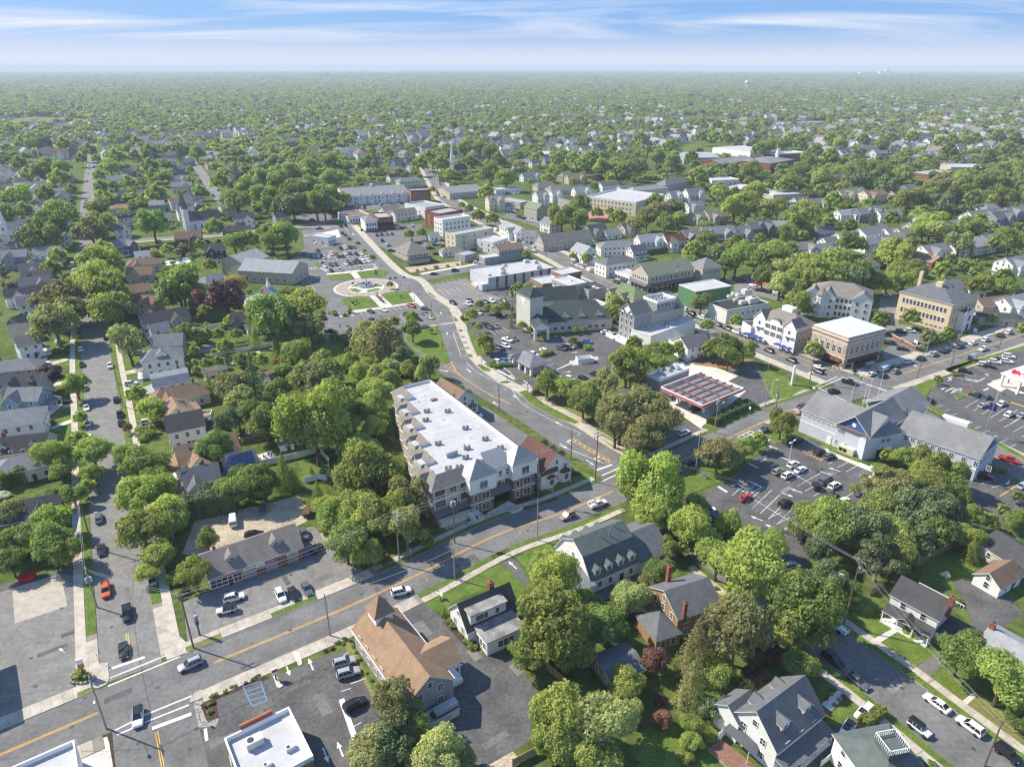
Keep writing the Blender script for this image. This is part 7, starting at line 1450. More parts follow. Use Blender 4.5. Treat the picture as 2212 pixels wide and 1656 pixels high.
solar('d',((1432,1318),(1665,1255),(1630,1148),(1485,1180)),4.9,7.9,9,4,'large blue solar array on the rear cream roof')
bs=mat('solar_black',(.008,.01,.016),.2,.2,.8,.6)
solar('d',((1140,1195),(1215,1180),(1215,1115),(1130,1140)),5,7.5,4,3,'black solar panels on the tan-roofed house',bs)
solar('d',((1225,1180),(1285,1170),(1285,1120),(1222,1130)),5.4,7.2,3,1,'narrow black solar row on the tan-roofed house',bs)
gs=mat('solar_grey',(.25,.27,.31),.25,.2,.8,.6)
solar('d',((1045,885),(1090,900),(1110,822),(1052,840)),4.2,6.4,2,3,'pale solar panels on the near slope of the tan cottage',gs);solar('d',((1170,872),(1222,868),(1195,822),(1130,820)),4.2,6.4,4,2,'pale solar panels on the far slope of the tan cottage',gs)
solar('d',((975,470),(1075,432),(1060,380),(965,420)),6.4,8.6,6,3,'pale blue solar panels on the greige street house',gs)
H_('g','''822 1402 985 1392 9 4 7|b b g x|
850 1345 1000 1330 9 4 7|b b h x|
1132 1172 1300 1162 9 4.5 8|k b g x|brown house with brown gables before the twin-spired church
1318 1252 1452 1240 9 5.6 8.6|n k g x|navy and white house with charcoal roof and garage doors
722 1232 832 1206 9 5.5 8.5|s g g xp|
730 1122 832 1112 9 5.6 8.6|w s g x|
752 1052 852 1042 8 5.6 8.6|c k m d|cream mansard house with dark roof
740 992 845 986 9 5 7.6|b t h|
1462 1130 1592 1120 8 3.6 6.6|d k h c|
1512 1050 1640 1042 9 6 9.4|w k g xp|tall white house with black roof and broad porch
1420 992 1540 980 9 6 8.6|c n g|plain cream box house with taupe roof
1142 1016 1246 1006 9 6 9|w g g D|
962 972 1060 965 8 6 8.6|g l g|pale grey house with white chimney
1090 952 1216 940 9 6 8.8|w b g|white house with dark brown roof
690 922 792 906 9 5.5 8.6|s s g x|
706 812 820 796 9 6 9|w l g x|
1110 850 1240 845 9 6 9|c g g x|
1082 812 1200 800 9 5 8|w g g x|
1022 702 1130 695 9 5 7.6|b g g|
1772 1046 1860 1036 8 5.5 8.6|g k g c|
1482 812 1540 800 8 5.5 8.4|w g g|
1332 716 1402 710 8 5 8|b b g x|
1552 742 1616 732 8 5 8|w s g p|
1632 656 1710 650 9 5.5 8.6|w l g x|
1852 612 1922 640 9 6 9|w g g|
2 862 82 856 9 5 8|d s g x|
102 852 192 842 9 4 6.6|b g h|
252 984 392 976 10 3.5 6|w l g|
22 1292 172 1282 9 6.5 9.4|g g g xp|grey balconied house with brick gable
212 1272 390 1262 10 6 9.2|w g g xp|white balconied house with grey roofs
140 1428 332 1416 9 5 8|g k g xP|
332 802 462 792 11 4 7|b g g|
332 892 442 886 9 5 7.4|w g g|
1312 642 1420 652 9 5 8|w g g x|
42 592 110 582 9 6 9|g s g x|
870 1300 960 1290 8 4.5 7|b l g|
1030 1050 1110 1045 8 4 7|g g g p|
900 900 940 890 7 4 6.4|w g g|
1180 700 1240 690 8 5 8|l g g|
1140 745 1195 735 8 5.5 8.4|s g g|
1640 720 1700 712 8 4.5 7.4|w g g|
1205 915 1255 905 8 5 8|w g g|
1230 975 1300 965 8 4 7|r g g x|
1060 660 1130 650 9 5 8|b t g|
430 640 480 634 8 6 9|s k g|
300 690 350 684 8 4 7|w l g|
60 760 120 752 8 5 8|w s g|
1690 900 1720 880 7 4 7|r k g|
1590 880 1650 870 8 5 8|k k g|
820 760 860 752 8 5.5 8|g s g x|
900 740 945 733 8 5 8|g g g|
1475 745 1530 740 8 5 8|b b g|
1640 760 1700 752 8 5 8|w l g|
1760 1150 1800 1145 6 3 5|w g g|''')
H_('h','''332 704 424 692 9 6.5 9.6|l s g x|blue house with slate gables beyond the townhouse row
400 642 462 632 9 6 9|w b g|
505 614 566 606 9 6 9|w s m|
326 644 386 636 9 5.5 8.5|g g g|
380 822 496 812 10 6 8.6|c g h|
155 852 282 846 10 4 7.5|d s g|
302 798 372 790 8 4 7|w k g|
662 574 790 566 10 5 8|w l g D|
975 568 1048 562 9 5 8|b t g|
1058 596 1130 578 10 6 9.4|w g g xp|
1205 602 1262 595 8 5 8|w g h|
1290 590 1400 580 9 5.5 8.6|b g g x|
1400 570 1468 562 8 5 8|w g g|
1330 600 1420 596 9 6 9|s g g|
1445 620 1510 612 8 5.5 8.6|w s g x|
1548 620 1640 612 9 6 9|w g g x|
1650 545 1750 540 9 6 9|b n g xX|
1800 565 1890 560 10 7 10|w g g xX|
1560 668 1600 660 8 5 8|w l g|
1225 705 1275 700 7 5 8|w g g|
1310 690 1380 684 8 5 8|g g g|
1115 740 1175 735 8 5 8|w s g|
1168 790 1292 780 9 5 8|w g g xX|
1270 850 1360 840 9 4 7|c n h|
1355 872 1470 862 10 4 7|c n h|
1460 800 1580 792 10 5 8.4|b t g x|
1430 790 1490 782 9 5 8|e o h|
1505 880 1610 872 9 6 9.4|w l g x|white house with corner turret and pale roofs
1676 852 1790 842 10 6.5 9.4|w s g|white two-storey house with charcoal roof by the far car park
1795 872 1880 862 10 4 7|w g g|
1885 880 2080 862 11 4.5 7.4|c l h|large low cream building with taupe hip roof
2090 832 2212 812 16 6 10|b g h|
1590 1130 1700 1112 10 5 9|e s g xp|
1700 1160 1800 1150 9 3 5.4|w g g|
1812 1120 1900 1100 9 5 8|c s g x|
1920 1190 2080 1178 10 6 9.4|w l g xp|
2090 1190 2212 1180 11 6 9.4|w r g xp|
1700 1230 1870 1222 11 5 8|w g h|
1870 1262 1960 1250 8 5 8|w s g p|
2120 910 2190 900 8 5 8|w l g x|
330 1030 470 1012 9 5.4 8|w n g|
255 1005 360 990 9 4.5 7|w n g|
560 1180 625 1172 6 3 5|w l g|
665 1270 755 1262 8 2.6 5|w n h|small white outbuilding with taupe hip roof in the old centre
930 645 1010 640 8 5 8|w g g|
610 790 660 780 8 5 8|c t g|
830 600 900 592 9 4.5 7|g g g|
750 545 830 535 9 5 8|w g g|
1300 550 1350 545 8 5 8|w g g|
1490 560 1540 552 8 5 8|g g g|
1530 520 1590 515 9 5 8|b g g|
430 730 470 725 8 5 8|w l g|
200 690 250 680 7 4 7|w g g|''')
H_('q','''800 472 1022 560 11 5.4 8.6|w l g x|long white shop house with grey roof and blue awnings on the old main street
1062 592 1212 602 9.5 5 8|w g g|white house with grey roof and brick chimney on the old main street
1240 655 1880 584 17 4.6 9|b n g|long beige shop hall with taupe roof and open shopfront gable
1732 752 1900 806 15 5.6 9.2|w l g w|white gabled shop with pale grey roof beside the street trees
1112 216 1276 256 11 8 11.4|e o g|sage three-storey house with mossy roof in the old centre
562 152 762 140 12 8 11|c g g xd|cream house with red brick foot and dormers
1190 92 1330 82 10 8 11|w g g xX|
1312 420 1440 452 10 6 9|w g g|white gabled house beside the big round trees
1385 70 1500 62 9 7 10|w l g x|
780 240 900 232 9 3 5.6|w g g X|''')
H_('r','''332 62 604 22 12 6.5 9.4|w s h|white house with slate hip roof on the old main street''')
H_('i','''1000 905 1040 900 8 5 8|w g g|
20 890 130 882 9 6 10|w g g xXp|white house with tall gables beside the big tree
965 800 1050 792 9 5.5 8.4|w s g d|
1002 900 1165 880 11 6 9.4|w o g dx|white house with mossy roof and dormers
1170 905 1300 895 11 6 9|c b g x|
1345 905 1450 890 10 4 6.6|b t g|
1430 868 1500 860 8 5 8|l g g|
640 985 760 975 9 5.5 8.6|s s g d|
800 960 930 950 9 5 8|c n g x|
720 950 800 940 8 5 8|w n g|
1120 1020 1270 1000 10 6 9.4|s g g Dx|
1000 1030 1130 1020 10 5 8|w l g x|
1260 1030 1400 1020 9 5 8|w g g|
1145 1150 1310 1120 11 5.6 9|w g g|
1310 1150 1390 1140 9 5 8|w g g x|
1360 1170 1450 1180 9 4.5 7.6|w s g|
1390 1150 1490 1140 9 6 8.6|c n g|
1000 1180 1130 1170 9 5 8|w l g x|
1180 1210 1270 1200 9 5 8|w g h|
1250 1200 1350 1190 9 5 8|w g g x|
860 1140 960 1130 8 5 8|s s g|
330 1140 420 1130 9 5 8.6|p g g x|
410 1110 560 1090 11 6 9.4|d s g xD|
560 1100 690 1095 10 5 8|c l h|
120 1140 330 1130 10 6 9.4|g g g xdp|
0 1160 110 1150 9 5 8.6|k g g xp|
20 980 120 970 9 4.6 7.6|w g g x|
50 1050 140 1040 9 4.6 7.6|b n g x|
150 1040 270 1030 10 4.6 8|b n g xX|
720 1240 840 1230 9 5 8|w n g x|
840 1250 960 1240 9 4.5 7.4|w g g|
910 1210 990 1200 8 5 8|w g g|
1170 1350 1250 1340 8 5 8|w g g|
1220 1310 1290 1295 8 5 8|k k g x|
1490 1290 1670 1330 12 3.4 6|r t g|
1550 1260 1700 1240 10 4 7|w g g x|
1830 1220 1960 1200 12 5 8.6|w l h|
1940 1195 2030 1180 10 6 9|l g g x|
2090 1340 2212 1320 10 5 8|w g g x|
1850 1040 2000 1020 11 6 9.6|w g g xp|
2000 1050 2100 1030 9 6 9|g s g xp|
2090 1015 2212 1000 9 6 9|g g g x|
1540 1060 1620 1050 9 4.4 7.4|w l g|
1730 1100 1800 1090 8 4.4 7.4|w l g|
1250 645 1340 640 9 5 8|s g g|
1085 620 1160 612 9 5 8|c n g|
1160 615 1230 608 9 5 8|w g g|
1400 605 1500 598 9 4.5 7.6|b g g|
1520 595 1580 590 9 4.5 7.6|b n g x|
1590 650 1690 640 10 6 9|w g g xX|
1520 665 1590 655 9 5.5 8.6|s g h|
1820 670 1920 662 10 5.5 8.6|w g g D|
1690 720 1750 712 9 3.6 6|w g g|
1190 525 1260 515 9 5 8|w g g x|
1080 480 1135 468 9 6 9|w l g x|
1140 485 1200 470 9 6 9|w g g x|
1550 545 1620 538 9 4.4 7.4|w l g|
1640 540 1720 530 9 5.5 8.6|w g g x|
1445 525 1505 518 9 4.6 7.6|b g g|
1310 515 1370 508 8 4.6 7.6|b g g|
850 500 920 492 9 4.6 7.6|c n g|
700 495 780 485 9 5 8|w g g x|
590 482 640 475 9 5 8|w g g x|
560 520 640 510 9 4.6 8|c n h|
330 480 380 475 8 5 8|w g g|
40 490 110 480 9 5 8|w g g x|
800 590 890 580 9 4 7|w g g|
880 525 960 518 8 4.6 7.6|b g g|
1960 990 2080 980 10 4 7|c g h|
1470 1110 1520 1100 8 5 8|w g g x|
2010 570 2060 565 8 5 8|w g g|
1780 520 1850 515 9 5 8|c g g|
1900 620 1950 612 8 5 8|w g g|''')
H_('f','''1905 165 2110 140 10 5 7.6|b b g|beige apartment house with brown roof and outside stair
1960 245 2160 262 9 3.2 5|b k h|low annexe with charcoal roof before the brown-roofed apartment house
2080 160 2212 130 10 6 9|w l g x|white house with pale roof at the end of the main road
1880 60 1950 55 8 4 7|w g g|
1700 45 1800 40 8 4 7|w g g|
1640 60 1720 50 8 4 7|w g g|''')
# ---------------------------------------------------------------- trees read from the picture: centre x,y  crown width  kind+colour
trees('a','60,190,230,og 190,150,250,om 330,200,260,rg 430,260,220,rm 70,330,180,rg 930,110,330,oy 1010,270,230,oy 960,390,150,oy 1100,60,250,oy 1340,170,150,rg 1255,400,210,ry 1130,430,120,sm 1200,510,70,sP 1170,540,60,sg 1370,1190,34,sg 1355,1240,30,sy 1360,1290,40,sg 1395,1180,36,sg 1500,1130,28,sg 1525,1125,28,sg 1460,1155,30,sy 1635,1080,28,sg 1655,1068,26,sg 1675,1055,26,sg 1590,1105,26,sR 2195,840,34,sg 2150,880,36,sR 2110,895,30,sP 2140,100,150,om 2160,20,200,ry 520,1075,60,sg 560,1080,30,sm 1380,1235,30,sR')
trees('b','30,200,260,rm 150,70,240,oy 170,260,190,ry 420,100,260,po 560,190,90,ro 290,310,90,sg 1360,700,470,ry,1.2 1400,450,330,ry,1.2 1200,890,260,rg 1480,860,330,rm 1310,330,200,ry 1450,330,60,ry 1560,560,140,ry 1550,900,220,rd 1710,730,280,rg 1640,640,240,rg 1880,540,230,rs 1950,600,110,rs 2060,370,190,rg 2000,430,130,ro 1850,1090,230,ry 1440,1310,400,ry,1.1 1500,1500,300,rm 1330,1480,220,ry 1690,1370,400,rs 1880,1290,170,rs 1650,1570,330,rm 330,1270,380,ao 440,1370,280,rg 200,1540,320,ro 370,1490,280,rd 640,1540,340,rs 520,1590,200,rs 780,1590,180,os 1830,620,100,ry 1760,980,120,sg 2030,960,190,rR 2080,1330,130,rR 2070,1210,90,sR 665,650,64,cg,.7 700,700,46,sg 725,730,56,sg 790,790,50,sg 820,830,60,sg 850,870,62,sg 20,820,34,sg 12,850,28,sg 60,830,24,sg 78,865,30,sg 95,905,24,sg 122,950,28,sg 165,1040,22,sg 195,1085,30,sg 645,560,34,sg 2000,30,210,ry 2130,230,150,ry 2190,60,200,ry 1000,100,0.1,sg'.replace(' 1000,100,0.1,sg',''))
trees('c','60,90,280,ry 430,350,520,ry,1.1 230,300,280,ry 580,200,200,ry 160,180,180,ry 30,220,120,rd 800,640,430,rg,1.1 720,740,280,rm 920,580,200,rm 880,260,210,rd 940,430,230,rd 1050,480,200,rg 1000,110,330,om 1180,110,300,rd 1350,150,330,om 1280,290,300,ad 1500,170,260,rd 1640,120,220,rg 1420,300,230,om 1860,150,180,ry 1870,260,130,cy,.8 1990,60,120,rd 2170,40,150,rg 760,100,170,om 850,60,220,ry 1700,405,60,sb 1805,910,310,rg 2080,1090,350,ry 2180,1330,160,rg 350,780,400,oo,1.3 90,900,300,co 240,1000,240,rg 60,1130,260,co 300,700,240,po 560,850,120,rP 590,920,140,rP 460,1060,140,rP 420,1130,110,rP 690,830,140,ry 760,1000,230,rg 820,960,130,sg 180,1260,170,rd 180,1430,80,ly,.6 60,1380,150,ry 60,1480,140,ry 30,1580,120,sy 120,1510,60,sy 700,1620,130,oo 1220,1310,80,ly,.4 1270,1290,70,sy 1180,1360,60,sy 1560,790,70,sg 1490,800,60,sy 1450,770,60,sy 1640,830,70,sy 1780,580,70,sm 965,1175,30,sy 1015,1215,28,sy 1045,1190,34,sR 985,1245,28,sR 930,1205,30,sR 940,1300,34,sP 1620,1630,60,sy 1240,1390,30,sP 1690,820,40,sm 270,560,70,sY 215,490,40,sY 1100,590,120,sg 1300,650,90,sg 420,1330,80,sy 960,690,130,rm')
trees('d','330,260,420,oo 470,250,230,oo 390,180,300,oo 440,30,60,ry 640,50,300,ry 690,120,290,ry 720,220,280,ry 760,170,200,rm 830,460,240,rs 520,410,50,sg 320,660,150,rP 490,730,160,ry 520,940,90,ry 880,790,130,ry 990,860,170,ry 830,1000,70,aR 820,1180,170,ry 900,1250,260,ry 1010,1250,200,ry 960,1330,240,oy 900,1440,260,ry 1030,1400,220,oy 1080,1540,280,oy 340,1190,230,ry 600,1160,240,oy 510,1090,130,ry 600,1300,150,ry 400,1270,170,ry 470,1430,150,rg 1020,930,110,ry 950,1030,120,sy 900,1010,60,sy 930,1070,70,sy 1250,1370,1,sg 1150,90,260,rg 1270,130,130,rg 1520,70,150,rY 1460,150,240,rP 1290,170,150,rR 1320,250,90,rg 1540,220,80,rg 1110,190,80,ry 1490,310,80,rP 1600,280,50,ld,.5 1620,270,50,ld,.5 1180,390,150,rg 1270,410,120,rm 1340,400,90,rY 1410,400,90,rP 1440,350,60,sm 1530,400,80,ro 1650,430,90,cs 1760,300,320,rg 1680,270,200,rg 1960,240,280,ry 1950,350,260,oo 1990,400,160,oo 1800,490,120,cg,.9 1460,480,110,rm 1250,510,80,rm 1260,590,70,rm 1330,590,80,ro 1410,575,80,rm 1270,630,60,rg 1560,560,90,rm 1690,570,100,rP 1580,565,60,ry 1790,570,60,sY 1920,530,210,ry 1850,640,130,rg 2100,600,240,rm 1360,750,130,cm,.8 1500,730,240,oo 1640,690,180,cd 1560,810,200,oo 1810,770,170,rg 1460,960,170,rd 1540,920,160,rd 1720,950,250,rg 1650,910,200,rg 2000,700,260,oo 2140,720,200,oo 2030,950,440,ry,1.2 2140,880,330,ry 1950,1020,230,ry 2120,1050,200,om 1400,1140,230,rg 1340,1180,160,rg 1500,1120,130,rg 1350,1440,200,cg,.55 1420,1420,170,cg,.6 1500,1400,200,rg 1600,1380,230,rg 1700,1350,230,rg 1840,1310,180,cg,.8 1900,1340,130,cg,.8 1560,1320,150,rg 2060,1430,120,cg,.8 2020,1290,60,cg,.7 2090,1270,60,cg,.7 2130,1530,190,ry 20,1440,80,sb 330,1430,90,sg 120,840,110,rg 30,830,110,cg,.5 320,960,60,sR 100,1550,220,oo 330,1600,220,ry 560,1390,110,rg 1280,820,80,sg 1900,590,120,rg 2070,690,180,rm 2200,560,40,cs 380,440,60,sb 370,500,60,sg')
trees('e','60,560,110,wy 110,640,120,wy 260,440,280,wo 180,400,230,wo 330,500,200,wo 390,530,140,rd 30,600,90,wy 320,600,140,ws 430,620,130,wy 540,650,130,ws 240,670,180,wy 300,700,170,wy 230,770,230,ry 190,870,220,ry 80,900,200,ry 40,1000,170,ry 230,950,150,ry 220,1010,170,oy 570,600,160,rm 460,370,130,rg 460,290,90,rm 340,320,80,rg 580,372,36,rm 110,1180,300,oy 190,1290,380,oy,1.2 80,1330,280,oy 260,1380,230,oo 300,1200,120,aR 440,1430,260,po 520,1500,150,ro 100,1480,260,ry 260,1540,330,ry 60,1580,200,oy 1335,700,180,rm 1430,730,170,ry 1520,760,180,rm 1600,790,200,rm 1570,840,180,rm 1850,600,240,ry 1900,570,200,ry 1720,700,180,ro 1880,650,170,rm 1810,930,320,ro 1950,880,300,ro 2050,980,290,ro 1780,1000,240,ro 1960,1060,270,ro 2010,1320,400,ry,1.2 1960,1360,330,ry 2060,1450,340,ry 1900,1400,200,ry 2150,1560,200,ry 845,270,90,rm 790,290,50,sg 890,350,60,ry 935,450,110,rm 960,490,80,rm 920,420,70,rm 950,230,60,rm 895,205,60,ry 1060,220,80,ry 1000,240,70,rm 1110,280,60,rd 1110,240,40,cn 1100,320,50,cn 1170,340,60,rm 1225,370,50,rm 1310,400,46,rm 1500,440,60,rm 1350,510,60,sm 1310,520,60,sm 1520,370,44,ry 1572,365,44,ry 1730,325,46,rg 1030,580,40,sm 980,575,50,sm 1010,600,50,sm 1260,770,70,sP 1150,120,120,ry 1200,120,140,ry 1770,200,140,rm 1790,260,110,rg 1690,100,60,rm 1900,460,110,rm 2020,520,150,rm 2100,500,120,rm 2190,490,100,rm 2050,580,140,rm 1340,1260,120,rd 1340,1310,90,rd 1600,480,60,sm 315,75,46,rm 385,150,20,rm 95,180,24,rm')
trees('f','120,190,130,rm 350,310,90,rm 160,340,90,rg 590,400,80,ry 270,480,170,rg 400,500,150,rg 180,500,120,rm 300,540,160,rg 850,500,120,rm 740,180,170,ry 810,240,80,rd 1040,230,80,rm 1110,255,60,rd 1290,310,120,ry 1270,340,90,ry 1480,290,120,ry 1600,420,110,rm 1730,390,90,rm 1680,420,80,rm 2010,300,70,rm 1880,300,50,rm 1900,90,110,rg 1960,60,150,rg 2090,90,140,rg 520,30,130,rg 640,60,180,rs 780,40,230,oy 880,40,200,oy 720,100,140,ry 990,40,220,rg 1100,50,200,rd 1200,40,180,rg 1330,60,140,rg 1440,40,150,ry 240,930,60,sd 280,910,60,sd 320,895,60,sd 360,880,50,sd 200,960,60,sd 410,850,40,sd 645,970,190,rm 230,1190,250,oo 310,1160,190,oo 410,1130,170,rm 500,1090,120,rm 170,1170,120,oo 1330,1180,100,rm 1420,1190,130,ry 1510,1190,120,ry 1610,1240,240,rm 1740,1290,230,rg 1560,1310,190,rm 1260,1380,230,ao 1400,1400,240,ao 1500,1390,200,rm 1640,1380,230,om 1120,1400,70,am 1300,1530,280,om 960,1580,330,ry 830,1590,220,rg 1500,1540,300,rd 1660,1510,250,rd 1800,1450,150,rg 1870,1580,170,ry 2170,1450,80,rm 2080,1540,90,rm 2130,1590,60,sm 1655,690,60,rm 1800,655,34,sm 1860,775,40,sy 1640,700,40,sg 1960,1260,40,sm 2040,1275,40,sm 90,1510,170,ry 60,1600,200,ry 300,1610,170,ry 1760,655,40,sm 1150,400,40,rm 2212,360,80,rm 1700,440,60,sg 1590,470,50,sg')
trees('g','250,1180,260,rm 330,1110,260,rg 400,1060,200,rm 200,1230,170,rd 590,1150,250,ro 640,1100,170,rm 640,1040,160,rm 660,1290,130,ry 640,1390,260,ry 680,1330,220,ry 600,1450,260,ry 700,1440,200,ry 380,830,130,rs 710,730,180,ry 740,680,130,ry 650,880,90,rm 650,940,80,rd 460,900,80,rP 640,810,80,rP 620,700,60,rm 260,760,150,rg 400,740,200,rg 330,730,150,rm 120,730,100,rg 170,800,90,ry 120,930,170,ry 60,950,140,ry 150,1040,120,ry 40,1070,140,rg 290,930,120,rm 990,1120,190,rg 930,890,70,cd 1010,930,130,rg 930,960,80,rd 990,800,90,rg 970,750,110,rm 960,640,130,ry 880,600,90,rm 1270,640,140,rg 1160,660,80,cd,.8 1420,850,120,rg 1530,940,200,ry 1600,900,150,rg 1290,910,90,rm 1390,1150,130,rm 1330,930,60,rg 1520,1230,150,rg 1620,1230,130,rg 1720,1190,130,rm 1850,1190,190,rg 1760,1220,160,rg 1240,1270,80,cd,.8 1290,1260,80,rg 1080,1290,80,ry 1180,1270,50,rd 1360,1390,90,rg 1450,1420,60,cn 1170,1490,260,rg 1070,1430,60,rm 330,1420,130,rg 370,1330,110,rg 200,1400,80,rd 450,1490,60,ry 1710,900,200,rg 1800,830,230,rm 1900,900,220,rg 2000,850,230,rg 2100,900,230,rg 1790,970,200,rg 1900,990,180,rd 2050,990,170,rg 2150,820,200,rm 2000,740,190,ry 1880,760,170,rm 1780,700,170,rm 2130,700,170,ry 1700,800,160,rm 1920,1040,90,rm 2100,1000,150,rd 1830,1120,60,rm 1740,1140,60,rm 1230,770,50,rm 1190,740,40,rP 1290,850,40,rP 50,500,100,rd 200,590,140,rm 280,570,150,rd 130,590,110,rm 400,590,120,rm 520,700,80,rm 570,640,120,rm')
trees('h','510,740,110,ry 560,700,120,ry 640,740,120,ry 620,680,140,rg 700,640,140,rm 800,620,150,rg 900,610,140,rm 960,640,140,rg 830,720,90,rg 870,730,70,rd 970,790,150,rg 1070,810,150,rm 1010,700,80,ry 1150,680,70,rd 900,820,70,rm 730,870,60,ry 700,800,80,rP 660,800,70,rR 300,670,90,rm 170,720,100,rm 480,650,60,rd 940,920,110,ry 830,1020,60,rm 890,1070,90,rg 980,1090,90,rm 780,1000,50,rm 590,900,50,rg 440,1190,70,rg 520,1180,70,rg 1430,1070,170,rm 1500,1050,150,ry 1530,1090,150,rg 1560,1000,130,rm 1660,1050,80,rm 1740,1040,60,rm 1800,1080,110,rg 1900,1120,130,oo 1980,1090,150,oo 2060,1050,160,oo 2140,1020,160,oo 2100,1120,140,om 2180,1100,120,om 2030,980,120,om 1690,720,170,ry 1780,720,190,rg 1860,740,180,ry 1820,790,120,rg 1930,740,130,rm 1620,700,120,rm 1500,700,100,rm 1400,700,90,rm 1560,740,110,rm 1440,760,70,rP 1340,830,80,rg 1220,850,40,rP 1500,845,50,rP 1640,880,60,rd 1580,850,50,cd 2050,680,150,rm 2150,700,150,rg 2130,610,120,rm 1940,560,100,rg 1770,560,60,cd 1200,1320,60,rg 1500,1330,50,rm 1590,1340,70,rm 1690,1380,90,rm 1360,1140,36,cg,.7 950,500,60,rP 1920,880,50,rR 1810,830,50,rm 490,1420,24,sY 545,1410,24,sY 690,1390,24,sY 750,1380,24,sY 615,1400,36,sm 400,1330,30,sg 370,1310,26,sg 420,1360,30,sg 650,1295,26,lg,.4 670,1305,26,lg,.4 775,1320,26,ld,.5 105,1240,34,sm 150,1290,26,sm 200,1330,44,sm 222,1430,24,cd')
trees('i','420,980,300,ry 340,1000,190,ry 540,990,220,rm 480,900,180,ry 620,1010,130,rm 100,810,120,rm 60,690,90,rm 280,940,80,rd 340,920,80,rm 450,760,160,rm 330,770,90,rm 700,840,140,rm 640,880,90,rm 760,780,130,rm 820,690,170,rm 860,650,120,rd 960,680,120,rm 900,830,150,rm 960,870,60,rm 1100,790,180,rm 1180,740,160,rm 1280,800,150,rg 1350,770,170,rg 1430,790,160,rm 1150,840,140,rd 1330,860,130,rd 1470,950,170,rm 1410,990,80,rm 1600,900,200,rm 1680,850,190,ro 1560,960,140,rm 1680,980,150,rd 1800,900,190,rm 1880,960,120,rm 1960,850,150,rm 2100,950,150,rm 2060,860,150,rm 1810,830,140,rm 1990,660,150,rm 1730,640,110,rg 980,970,120,rg 920,1060,90,rm 1080,980,60,rP 780,1070,190,rm 740,1110,170,rm 680,1190,140,rg 840,1030,100,ry 1090,1130,90,rR 1370,1020,50,cn 1430,1050,50,cn 1230,1090,50,cd 1010,1110,40,cn 1360,1090,110,ry 1620,1110,190,ry 1560,1150,160,ry 1660,1180,150,rs 1870,1130,150,rm 1930,1100,100,ry 2130,1230,190,rg 2040,1250,120,rg 1800,1230,150,rs 1360,1320,200,ry 1430,1270,160,rm 1270,1350,130,rm 1390,1440,170,ry 1500,1430,150,ry 1080,1230,150,rm 1150,1260,110,rm 900,1440,330,oy 1000,1380,220,oy 1100,1450,230,rg 800,1400,220,oy 660,1420,160,rs 570,1350,220,rm 620,1300,170,ry 700,1290,110,ry 500,1430,90,rm 350,1340,190,rg 280,1380,150,rg 400,1290,140,rm 150,1220,130,rm 70,1290,120,rg 430,1180,60,aR 500,1220,80,rm 350,1220,70,rm 2090,1470,120,rg 1960,1490,120,rg 1900,1440,90,rm 1690,1420,120,rm 1820,1390,80,rd 1740,1360,90,rm 1870,1300,50,cn 2110,640,110,rm 2080,760,60,rP 560,620,150,rm 660,600,160,rm 500,640,110,rm 700,560,120,ry 760,600,100,ry 280,560,110,rm 350,560,110,rm 210,560,90,rm 120,560,80,rm 230,470,100,rm 290,500,80,rm 440,490,100,rm 1020,580,130,ry 960,560,110,ry 1290,590,150,rm 1350,560,110,ry 1490,560,90,rm 1670,590,110,rm 1740,580,90,rs 1830,590,80,rm 1900,560,120,rd 2050,540,120,rm 1170,580,90,rs 2160,560,110,rm 1110,700,60,rm 1820,700,60,cd 1060,830,60,rm')
# ---------------------------------------------------------------- hedges
def hedge(pts,w,h,label,leaf='green',name='hedge'):
 """a clipped hedge: an even body of small leaves"""
 r=np.random.default_rng(len(THINGS));C_=[];N_=[]
 for a,b in zip(pts,pts[1:]):
  d=b-a;L=d.length;n=int(L*(w+2*h)*42);s=r.uniform(0,1,n);q=r.uniform(0,1,n);per=w+2*h;u=q*per;y=np.where(u<h,-w/2,np.where(u>h+w,w/2,u-h-w/2));z=np.where(u<h,u,np.where(u>h+w,per-u,h))
  nr=np.stack([np.zeros(n),np.where(u<h,-1,np.where(u>h+w,1,0)),np.where((u>=h)&(u<=h+w),1,0.25)],1);jit=1+.1*np.sin(s*L*1.7)+r.normal(scale=.05,size=n);dx,dy=d.x/L,d.y/L
  X=a.x+dx*s*L-dy*y*jit;Y=a.y+dy*s*L+dx*y*jit;C_.append(np.stack([X-pts[0].x,Y-pts[0].y,z*jit],1));N_.append(unit(np.stack([nr[:,0]-dy*nr[:,1],dx*nr[:,1],nr[:,2]],1)+r.normal(scale=.45,size=(n,3))))
 t=thing(name,(pts[0].x,pts[0].y,0),0,label,'hedge');me=quads_mesh('foliage',leaves(np.concatenate(C_),np.concatenate(N_),.2,r),LM[leaf]);use(me,'foliage',t)
 b=MB()
 for a,b_ in zip(pts,pts[1:]): d=(b_-a);rz=math.atan2(d.y,d.x);b.box(.15,d.length-.15,-w/2+.2,w/2-.2,0,h-.25,0,rz,a.x-pts[0].x,a.y-pts[0].y)
 b.build('woody_core',mat('hedge_core',(.03,.035,.015),.95,.2,2,.1),t)
hedge(PP('d','0,1395 130,1345 310,1290'),4.2,4.2,'tall clipped green hedge before the cream single-storey house')
hedge(PP('d','1190,1590 1350,1560 1540,1530'),3.5,5.5,'tall dark evergreen hedge beside the gravel yard','dark');hedge(PP('f','180,985 270,935 440,862'),3,2.2,'dark green hedge between fuel station and pavement','dark')
hedge(PP('c','1150,1400 1290,1300'),1.6,1.8,'bright yellow-green hedge beside the parked white cars','light');hedge(PP('e','960,605 1110,600'),2,1.0,'low green hedge beside the drive-in bank');hedge(PP('f','1530,510 1640,470 1760,425'),2,1.6,'green hedge behind the brick boundary wall','dark');hedge(PP('f','1870,1300 1960,1255 2105,1300'),1.2,.9,'low hedge round the civic hall corner bay')
